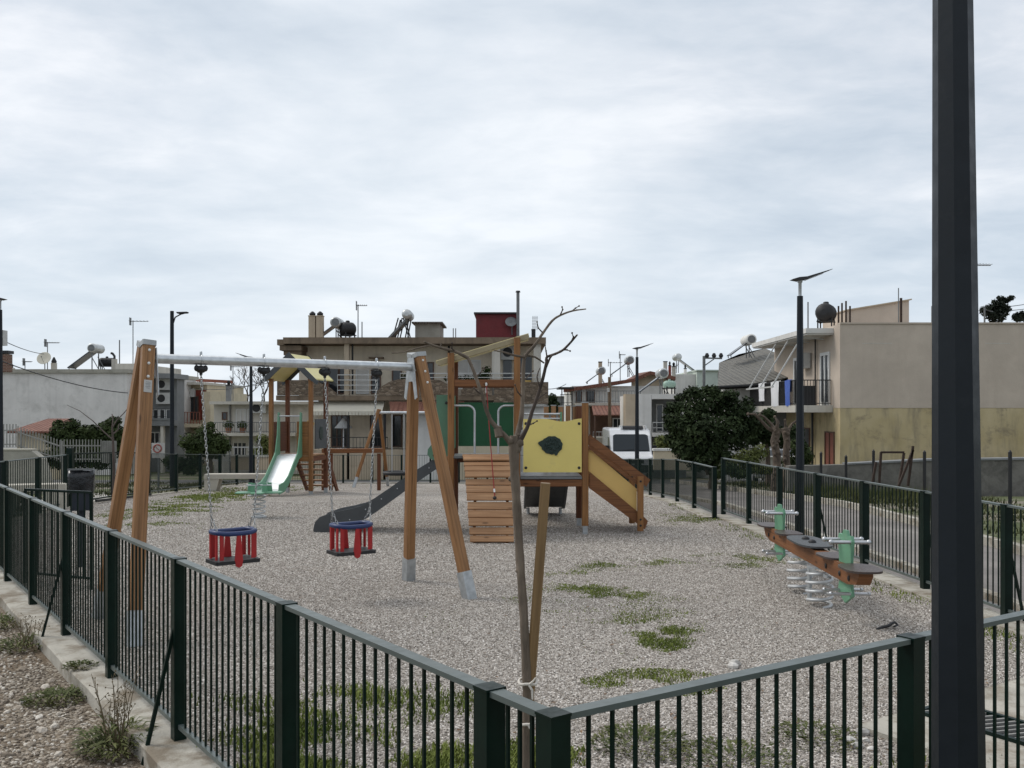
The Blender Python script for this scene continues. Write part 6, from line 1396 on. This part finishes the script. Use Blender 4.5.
m=MB(); m.prism([(X(766),Z(386)),(X(805),Z(386)),(X(805),Z(372)),(X(772),Z(383.5))],(0,Y-.8,0),(1,0,0),(0,0,1),(0,.4,0)); finish(m,'gable',M['wall_darkgrey'],t)
heater('white solar heater on a dark stand on the grey tiled roof',X(768),Y+5,FZ(356,Y+5)-.1,.68,0,tank='white_wash'); rod('short mast on the grey tiled roof',FX(780,Y+5),Y+5,FZ(352,Y+5),.45,.03)

# ================= B9 beige house at right
Y=36.; X=lambda p:FX(p,Y); Z=lambda p:FZ(p,Y); gb=gz(Y)-.3; XW=FX(840,Y); ZS=Z(408); ZP=Z(324)
hb=T('house','big beige house with a peeling yellow lower wall and a laundry balcony at right','house',(XW+5,Y,gb))
B(hb,'upper_wall','wall_beige',XW,XW+14,Y,Y+9,ZS+.002,ZP); B(hb,'lower_wall','wall_yellow',XW+.01,XW+14,Y+.012,Y+8.9,gb,ZS)
m=MB(); m.box(XW-1.1,XW-.004,Y+.7,Y+9,Z(331.5),Z(326.5)); m.box(XW-1.05,XW-.005,Y+.75,Y+8.9,Z(333),Z(331.5)-.003); finish(m,'roof_slab',M['wall_clean'],hb)
B(hb,'parapet_cap','wall_beige',XW-.0,XW+14,Y-.05,Y+.25,ZP+.002,ZP+.06)
zb=FZ(405.3,Y+.8); B(hb,'balcony_slab','wall_pale',XW-1.5,XW-.004,Y+.8,Y+8.8,zb-.28,zb)
railing(hb,[(XW-.05,Y+.86,zb),(XW-1.45,Y+.86,zb),(XW-1.45,Y+8.7,zb)],1.0,'metal_dark',9)
nx=(0,-1,0) # facade looking left: u runs towards the camera
for y1,y0 in((Y+2.2,Y+1.1),(Y+5.8,Y+4.6)):
    win(hb,(XW,y1,zb),(0,-1,0),y1-y0,2.15,cols=2,fw=.13,proud=.06)
ac(hb,(XW,Y+4.3,zb+1.6),(0,-1,0),.9,.65)
win(hb,(XW+.01,Y+1.7,gb+.25),(0,-1,0),1.1,2.0,frame='frame_brown',cols=2,name='door',shut='shutter_red'); win(hb,(XW+.01,Y+4.6,gb+.25),(0,-1,0),1.0,2.1,frame='frame_brown',cols=1,name='door')
m=MB(); m.tube([(XW-.1,Y+3.,gb),(XW-.1,Y+3.,zb-.3)],.05,6); m.tube([(XW-.08,Y+2.7,zb),(XW-.08,Y+2.7,Z(333))],.03,6); finish(m,'drain_pipe',M['metal_dark'],hb)
# folded awning arms and bars
m=MB()
for y in(Y+1.6,Y+3.4,Y+5.2): m.bar((XW-1.0,y,Z(334)),(XW-2.2,y,zb+.75),.05,.05); m.bar((XW-.1,y,Z(336)),(XW-1.0,y,Z(334)),.05,.05)
m.bar((XW-2.2,Y+1.4,zb+.75),(XW-2.2,Y+5.6,zb+.75),.06,.06); finish(m,'awning_arms',M['metal_white'],hb)
# wall marks
m=MB()
for a,b_,c in((862,892,343),(938,948,343.5),(985,1010,343)): m.box(X(a),X(b_),Y-.006,Y-.002,Z(c+.6),Z(c))
finish(m,'mortar_line',M['wall_pale'],hb)
for lab,y,mt,w,hh in(('white sheet hanging over the balcony rail, nearest the lamp post',Y+3.0,'cloth_white',1.2,1.05),('white towel hanging over the balcony rail, the far one',Y+5.2,'cloth_white',1.0,.8),('blue towel hanging over the balcony rail',Y+1.4,'cloth_blue',.75,1.05)):
    m=MB(); vs=[];nx_=12
    for j in range(7):
        for k in range(nx_+1): s=k/nx_; vs.append((XW-1.50-.03*math.sin(s*9+j*.5)*(j/6)-.01,y+w*s,zb+1.02-hh*j/6))
    m.add(vs,[(j*(nx_+1)+k,j*(nx_+1)+k+1,(j+1)*(nx_+1)+k+1,(j+1)*(nx_+1)+k) for j in range(6) for k in range(nx_)],smooth=True)
    vs=[(XW-1.43+.0*j,y+w*k/nx_,zb+1.05-.25*j) for j in range(3) for k in range(nx_+1)]
    m.add(vs,[(j*(nx_+1)+k,j*(nx_+1)+k+1,(j+1)*(nx_+1)+k+1,(j+1)*(nx_+1)+k) for j in range(2) for k in range(nx_)],smooth=True)
    single(m,'towel' if 'towel' in lab else 'bed_sheet',M[mt],lab,'laundry',(XW-1.5,y+w/2,zb+1),'laundry on the balcony rail')
m=MB(); m.box(-.25,.25,-.3,.3,0,.75); m.box(-.27,.27,-.32,.32,.75,.79); single(m,'balcony_cabinet',M['metal_dark'],'dark green cabinet standing on the laundry balcony','cabinet',(XW-.75,Y+1.7,zb+.002),local=True)
# roof things of B9
t=T('roof_hut','beige rooftop stair hut with a sloping top at right','roof hut',(X(875),Y+4,ZP)); yy_=Y+4
m=MB(); m.prism([(FX(846,yy_),FZ(326,yy_)),(FX(909,yy_),FZ(326,yy_)),(FX(909,yy_),FZ(300.5,yy_)),(FX(846,yy_),FZ(311,yy_))],(0,yy_,0),(1,0,0),(0,0,1),(0,3,0)); finish(m,'wall',M['wall_beige'],t); m=MB(); m.prism([(FX(845,yy_),FZ(311.1,yy_)),(FX(911,yy_),FZ(300.1,yy_)),(FX(911,yy_),FZ(298.9,yy_)),(FX(845,yy_),FZ(309.8,yy_))],(0,yy_-.1,0),(1,0,0),(0,0,1),(0,3.2,0)); finish(m,'roof',M['wall_brown'],t)
water_tank('big black water tank on a stand on the beige house',FX(826,Y+3.5),Y+3.5,FZ(330,Y+3.5),.40,1.0,R(62))
for k,(px,tp) in enumerate(((838.5,306),(842,303),(846,301),(850,306))): rod('rusty rebar rod standing on the beige house roof beside the black tank',FX(px,Y+.5),Y+.5,ZP,FZ(tp,Y+.5)-ZP,.035,'rebar','rebar','rebar rods beside the black tank',mt='rust')
rod('tall rusty post in front of the sloping roof hut',FX(901,Y+1),Y+1,ZP,FZ(298,Y+1)-ZP,.05,'metal_post','post',mt='rust'); rod('thin antenna mast with a bent tip by the sloping roof hut',FX(898.5,Y+1.5),Y+1.5,ZP,FZ(288,Y+1.5)-ZP,.02); rod('thin rod left of the black tank on the beige house',FX(808,Y+5),Y+5,Z(330),FZ(302,Y+5)-Z(330),.03); rod('thin rod on the beige roof just left of the big grey pole',FX(932,Y+1),Y+1,ZP,FZ(306,Y+1)-ZP,.03)
t=antenna('television antenna on the beige house right of the big grey pole',FX(976,Y+2),Y+2,ZP,FZ(264,Y+2)-ZP,.7)
t=T('roof_plant','dark shrub growing on the beige roof right of the big grey pole','plant',(FX(997,Y+1),Y+1,ZP)); m=crown([pc(a,c,Y+1,r) for a,c,r in((990,311,8),(998,305,7),(1003,310,7),(996,316,9),(1006,300,3.5),(1011,298,3),(984,310,4),(1000,298,3),(1018,317,6),(1024,316,6))],2200,.09); finish(m,'crown',M['roof_plant'],t); m=MB(); m.bar((FX(993,Y+1),Y+1,ZP),(FX(995,Y+1),Y+1,FZ(308,Y+1)),.07,.07); finish(m,'stem',M['bark_old'],t)
m=MB(); m.bar((FX(982,Y+1),Y+.8,ZP),(FX(982,Y+1),Y+.8,FZ(308,Y+1)),.05,.05,up=(1,0,0)); m.bar((FX(982,Y+1),Y+.8,FZ(310,Y+1)),(FX(1000,Y+1),Y+.8,FZ(315,Y+1)),.04,.04); m.bar((FX(990,Y+1),Y+.8,ZP),(FX(1003,Y+1),Y+.8,FZ(313,Y+1)),.05,.05); single(m,'plant_frame',M['metal_grey'],'grey metal frame holding the dark roof shrub','frame',(FX(985,Y+1),Y+.8,ZP))
# retaining wall, wire fence posts, rusty frame
t=T('retaining_wall','dark stained retaining wall below the beige house','wall',(FX(920,25),25,gz(25))); m=MB(); z0=gz(25)-.4
m.prism([(FX(786,25.6),z0),(20,z0),(20,FZ(457,25.3)),(FX(1024,25.3),FZ(458.5,25.3)),(FX(930,25.3),FZ(461,25.3)),(FX(846,25.4),FZ(464.5,25.4)),(FX(786,25.6),FZ(465.5,25.6))],(0,25.3,0),(1,0,0),(0,0,1),(0,.35,0)); finish(m,'wall_body',M['retaining'],t)
m=MB(); m.prism([(FX(846,25.4),FZ(464.4,25.4)),(FX(930,25.3),FZ(460.9,25.3)),(20,FZ(456.9,25.3)),(20,FZ(455,25.3)),(FX(930,25.3),FZ(459,25.3)),(FX(846,25.4),FZ(463,25.4))],(0,25.25,0),(1,0,0),(0,0,1),(0,.45,0)); finish(m,'coping',M['wall_grey'],t)
for px,tp,Yp in((821,453,24.6),(846,456.5,24.4),(873.5,451,23.6),(924.5,452,21.8),(1010,452,19.2)):
    m=MB(); X0=FX(px,Yp); m.bar((0,0,0),(0,0,FZ(tp,Yp)-gz(Yp)+.1),.055,.055,up=(1,0,0)); m.lathe([(.035,FZ(tp,Yp)-gz(Yp)+.1),(.01,FZ(tp,Yp)-gz(Yp)+.14)],n=8); single(m,'fence_post',M['metal_dark'],{821:'dark thin fence post in front of the drain pipe of the beige house',846:'dark thin fence post below the corner of the beige house',873.5:'dark thin fence post left of the rusty frame',924.5:'dark thin fence post just left of the big grey pole',1010:'dark thin fence post right of the big grey pole'}[px],'post',(X0,Yp,gz(Yp)-.1),'thin posts of the vacant lot',local=True)
Yp=22.5; t=T('goal_frame','rusty leaning metal frame in the vacant lot','frame',(FX(890,Yp),Yp,gz(Yp)-.1)); m=MB()
for a,b_ in(((881,452),(879,487)),((904,453),(898,492)),((881,452.3),(904,452.3)),((872,485),(876,462))): m.bar(P(*a,Yp),P(*b_,Yp),.05,.05,up=(0,1,0))
finish(m,'frame_bars',M['rust'],t)
Yp=22.; t=T('scrap_bars','two rusty bars leaning together beside the metal frame','scrap metal',(FX(910,Yp),Yp,gz(Yp)-.1)); 
for a,b_ in(((913,446),(908,486)),((913,450),(899,485))): m=MB(); m.bar(P(*a,Yp),P(*b_,Yp),.05,.05,up=(0,1,0)); finish(m,'bar',M['rust'],t)

# ================= VAN and parked car
Yv=43.; vx=FX(633,Yv); vz=gz(Yv)-.1; t=T('van','white high roof van parked facing the playground','van',(vx,Yv,vz),R(-1))
def vf(m,n,mt,p=t): return finish(m,n,M[mt],p,local=True)
zr=FZ(429,Yv)-vz
m=MB(); w=.98; prof=[(0,.35),(0,1.0),(.12,1.12),(.62,1.28),(1.15,zr-.32),(1.5,zr-.06),(1.8,zr),(5.3,zr),(5.45,zr-.1),(5.45,.35)]
m.prism(prof,(-w,0,0),(0,1,0),(0,0,1),(2*w,0,0)); bo=vf(m,'body','car_white'); bv=bo.modifiers.new('Bevel','BEVEL'); bv.width=.1; bv.segments=3; bv.limit_method='ANGLE'
m=MB(); d=V((0,.53,zr-.32-1.28)).normalized(); L=math.hypot(.53,zr-1.6); nn=V((0,-d.z,d.y)); o=V((0,.62,1.28))+nn*.004
m.prism([(-.86,.05),(.86,.05),(.82,L-.02),(.7,L+.05),(-.7,L+.05),(-.82,L-.02)],o,(1,0,0),d,nn*.012); ws=vf(m,'windscreen','van_glass')
m=MB(); m.bar(o+V((-.7,0,0))+d*.06+nn*.02,o+V((.1,0,0))+d*.14+nn*.02,.03,.02); m.bar(o+V((.1,0,0))+d*.06+nn*.02,o+V((.75,0,0))+d*.1+nn*.02,.03,.02); vf(m,'wiper','frame_black',ws)
for s in(-1,1):
    m=MB(); m.prism([(.95,1.3),(1.3,zr-.42),(2.1,zr-.42),(2.1,1.3)],(s*(w+.004) if s<0 else w+.004,0,0),(0,1,0),(0,0,1),(s*.01,0,0)); vf(m,'side_window','glass')
    m=MB(); m.box(s*(w+.03)-.0,s*(w+.25),.75,.9,1.22,1.6); mr=vf(m,'mirror','frame_black'); m=MB(); m.box(s*(w+.06),s*(w+.22),.902,.912,1.26,1.56); vf(m,'mirror_glass','glass',mr)
    m=MB(); m.prism([(s*.55,.86),(s*.92,.9),(s*.92,1.08),(s*.6,1.0)],(0,-.015,0),(1,0,0),(0,0,1),(0,.03,0)); vf(m,'headlight','lamp_glass')
    for y in(1.0,4.4):
        m=MB(); m.lathe([(.2,-.11),(.33,-.1),(.34,0),(.33,.1),(.2,.11)],(s*.86,y,.34),18,M=Mx.Rotation(PI/2,3,'Y')); wh=vf(m,'wheel','tyre'); m=MB(); m.lathe([(.2,-.118),(.2,.118)],(s*.86,y,.34),14,M=Mx.Rotation(PI/2,3,'Y')); vf(m,'rim','metal_grey',wh)
m=MB(); m.box(-.95,.95,-.06,.0,.38,.72); vf(m,'bumper','metal_dark'); m=MB(); m.box(-.5,.5,-.012,.005,.8,.95); vf(m,'grille','frame_black')
m=MB(); m.prism([(1.45,zr-.02),(1.55,zr+.1),(2.3,zr+.12),(2.5,zr+.0)],(-.3,0,0),(0,1,0),(0,0,1),(.95,0,0)); vf(m,'roof_unit','frame_black')
m=MB()
for x in(-.4,.75): m.box(x,x+.06,1.4,2.6,zr-.01,zr+.13)
vf(m,'roof_bar','car_white')
Yc=36.5; t=T('parked_car','light grey car parked behind the pruned trunks','car',(FX(782,Yc),Yc+1,gz(Yc)-.1),R(75))
def cf(m,n,mt,p=t): return finish(m,n,M[mt],p,local=True)
m=MB(); m.prism([(-2,.3),(-2,.75),(-1.2,.85),(1.5,.85),(2.,.75),(2,.3)],(0,-.8,0),(1,0,0),(0,0,1),(0,1.6,0)); b_=cf(m,'body','car_grey'); bv=b_.modifiers.new('Bevel','BEVEL'); bv.width=.08; bv.segments=2
m=MB(); m.prism([(-1.2,.851),(-.6,1.38),(.9,1.4),(1.5,.851)],(0,-.7,0),(1,0,0),(0,0,1),(0,1.4,0)); cf(m,'cabin','car_grey')
for s in(-1,1):
    m=MB(); m.prism([(-1.0,.9),(-.55,1.32),(.85,1.33),(1.3,.9)],(0,s*.704,0),(1,0,0),(0,0,1),(0,s*.01,0)); cf(m,'side_window','glass')
    for x in(-1.3,1.3): m=MB(); m.lathe([(.2,-.09),(.3,-.08),(.3,.08),(.2,.09)],(x,s*.74,.3),16,M=Mx.Rotation(PI/2,3,'X')); cf(m,'wheel','tyre')
m=MB(); d=V((.6,0,.53)).normalized(); m.prism([(-.6,.06),(.6,.06),(.55,.72),(-.55,.72)],V((-1.2,0,.851))+V((-d.z,0,d.x))*.004,(0,1,0),d,V((-d.z,0,d.x))*.01); cf(m,'windscreen','glass')
# ================= overhead cables
def cable(label,a,b,sag,r=.012):
    pts=[]
    for k in range(17): s=k/16; q=a+(b-a)*s; pts.append(q-V((0,0,4*sag*s*(1-s))))
    m=MB(); m.tube(pts,r,5); single(m,'overhead_cable',M['metal_dark'],label,'cable',(a.x,a.y,a.z),'overhead cables')
cable('overhead cable drooping past the blank white wall at left',P(-4,359,40),P(128,393,54),.25,.025)
cable('overhead cable sloping down to the satellite dish at left',P(4,341,42),P(44,354,56),.1,.02)
cable('overhead cable between the pale house chimney and the apartment house',P(226,386,60),P(300,372,48),.3,.02)
cable('overhead cable from the pergola to the house slide roof',P(196,388,66),P(276,378,48),.3,.02)
cable('overhead cable in the gap right of the apartment house',P(546,389,48),P(566,384,60),.1,.02)
cable('upper overhead cable above the beige roof at the right edge',P(980,308,40),P(1040,301,60),.1,.02)
cable('lower overhead cable above the beige roof at the right edge',P(985,311,40),P(1040,306,60),.1,.02)

# ================================================================== SKY, SUN, CAMERA
W=bpy.data.worlds.new('World'); sc.world=W; W.use_nodes=True; nt=W.node_tree; nt.nodes.clear()
out=nt.nodes.new('ShaderNodeOutputWorld'); bg=nt.nodes.new('ShaderNodeBackground'); nt.links.new(bg.outputs[0],out.inputs[0])
sky=nt.nodes.new('ShaderNodeTexSky'); sky.sky_type='NISHITA'; sky.sun_disc=False; sky.sun_elevation=R(46); sky.sun_rotation=R(-72); sky.air_density=1.2; sky.dust_density=2.
tc=nt.nodes.new('ShaderNodeTexCoord').outputs['Generated']; sp=nt.nodes.new('ShaderNodeSeparateXYZ'); nt.links.new(tc,sp.inputs[0])
def mth(op,a,b=None):
    n=nt.nodes.new('ShaderNodeMath'); n.operation=op
    for i,x in enumerate((a,b)):
        if x is None: continue
        if hasattr(x,'is_output'): nt.links.new(x,n.inputs[i])
        else: n.inputs[i].default_value=x
    return n.outputs[0]
zz=mth('ADD',mth('MAXIMUM',sp.outputs[2],0.),.16)
cb=nt.nodes.new('ShaderNodeCombineXYZ'); nt.links.new(mth('DIVIDE',sp.outputs[0],zz),cb.inputs[0]); nt.links.new(mth('DIVIDE',sp.outputs[1],zz),cb.inputs[1])
n1=noise(nt,mapv(nt,cb.outputs[0],(.9,1.1,1)),1.25,9,.56,.25); n2=noise(nt,mapv(nt,cb.outputs[0],(1.3,1.0,1)),.55,4,.5,.3)
S=1/.1
def k3(c): return tuple(x*S for x in c)
def skramp(fac,st):
    r=ramp(nt,fac,[(p,(1,1,1)) for p,_ in st])
    for e,(p,c) in zip(r.color_ramp.elements,st): e.color=(*c,1)
    return r.outputs[0]
mixv=mth('ADD',mth('ADD',mth('MULTIPLY',n1.outputs[0],.5),mth('MULTIPLY',n2.outputs[0],.38)),mth('MULTIPLY',noise(nt,mapv(nt,cb.outputs[0],(1.2,1.7,1)),3.6,6,.6,.5).outputs[0],.12))
cl=skramp(mixv,[(.40,(.385,.46,.555)),(.465,(.505,.57,.65)),(.515,(.62,.665,.73)),(.57,(.79,.81,.85))])
# the deck is thinner and brighter towards the horizon
hz_=ramp(nt,sp.outputs[2],[(.0,.7),(.12,.45),(.25,.12),(.34,0.)]).outputs[0]
cl=mixc(nt,hz_,cl,(.68,.765,.85))
dt=nt.nodes.new('ShaderNodeVectorMath'); dt.operation='DOT_PRODUCT'; nt.links.new(tc,dt.inputs[0]); gd=V((-.10,1.,.24)).normalized(); dt.inputs[1].default_value=tuple(gd)
gl=ramp(nt,dt.outputs['Value'],[(.86,0.),(.96,.25),(1.,.6)]).outputs[0]
cl=mixc(nt,mth('MULTIPLY',gl,mth('ADD',mth('MULTIPLY',n1.outputs[0],.9),.35)),cl,(.86,.90,.935))
dt2=nt.nodes.new('ShaderNodeVectorMath'); dt2.operation='DOT_PRODUCT'; nt.links.new(tc,dt2.inputs[0]); dt2.inputs[1].default_value=tuple(V((-.1,.5,.87)).normalized())
g2=ramp(nt,dt2.outputs['Value'],[(.80,0.),(1.,.9)]).outputs[0]; cl=mixc(nt,g2,cl,(1.5,1.5,1.5))
scl=nt.nodes.new('ShaderNodeVectorMath'); scl.operation='SCALE'; nt.links.new(cl,scl.inputs[0]); scl.inputs['Scale'].default_value=S
fin_=mixc(nt,.93,sky.outputs[0],scl.outputs[0])
nt.links.new(fin_,bg.inputs[0]); bg.inputs[1].default_value=.1
sl_=bpy.data.lights.new('sun','SUN'); sl_.energy=1.4; sl_.angle=R(22); sl_.color=(1,.96,.9); so=bpy.data.objects.new('sun',sl_); COL.objects.link(so); so.rotation_euler=(R(-44),0,R(72)); so.location=(0,0,30)
cd=bpy.data.cameras.new('camera'); cam=bpy.data.objects.new('camera',cd); COL.objects.link(cam); cam.location=(0,0,EYE); cam.rotation_euler=(R(90),0,0); cd.sensor_width=36; cd.lens=36*F/1024; cd.shift_y=(HY-384)/1024; cd.clip_start=.05; cd.clip_end=4000; sc.camera=cam
sc.view_settings.view_transform='Standard'; sc.view_settings.look='None'; sc.view_settings.exposure=.24; sc.view_settings.gamma=1
sc.cycles.max_bounces=6
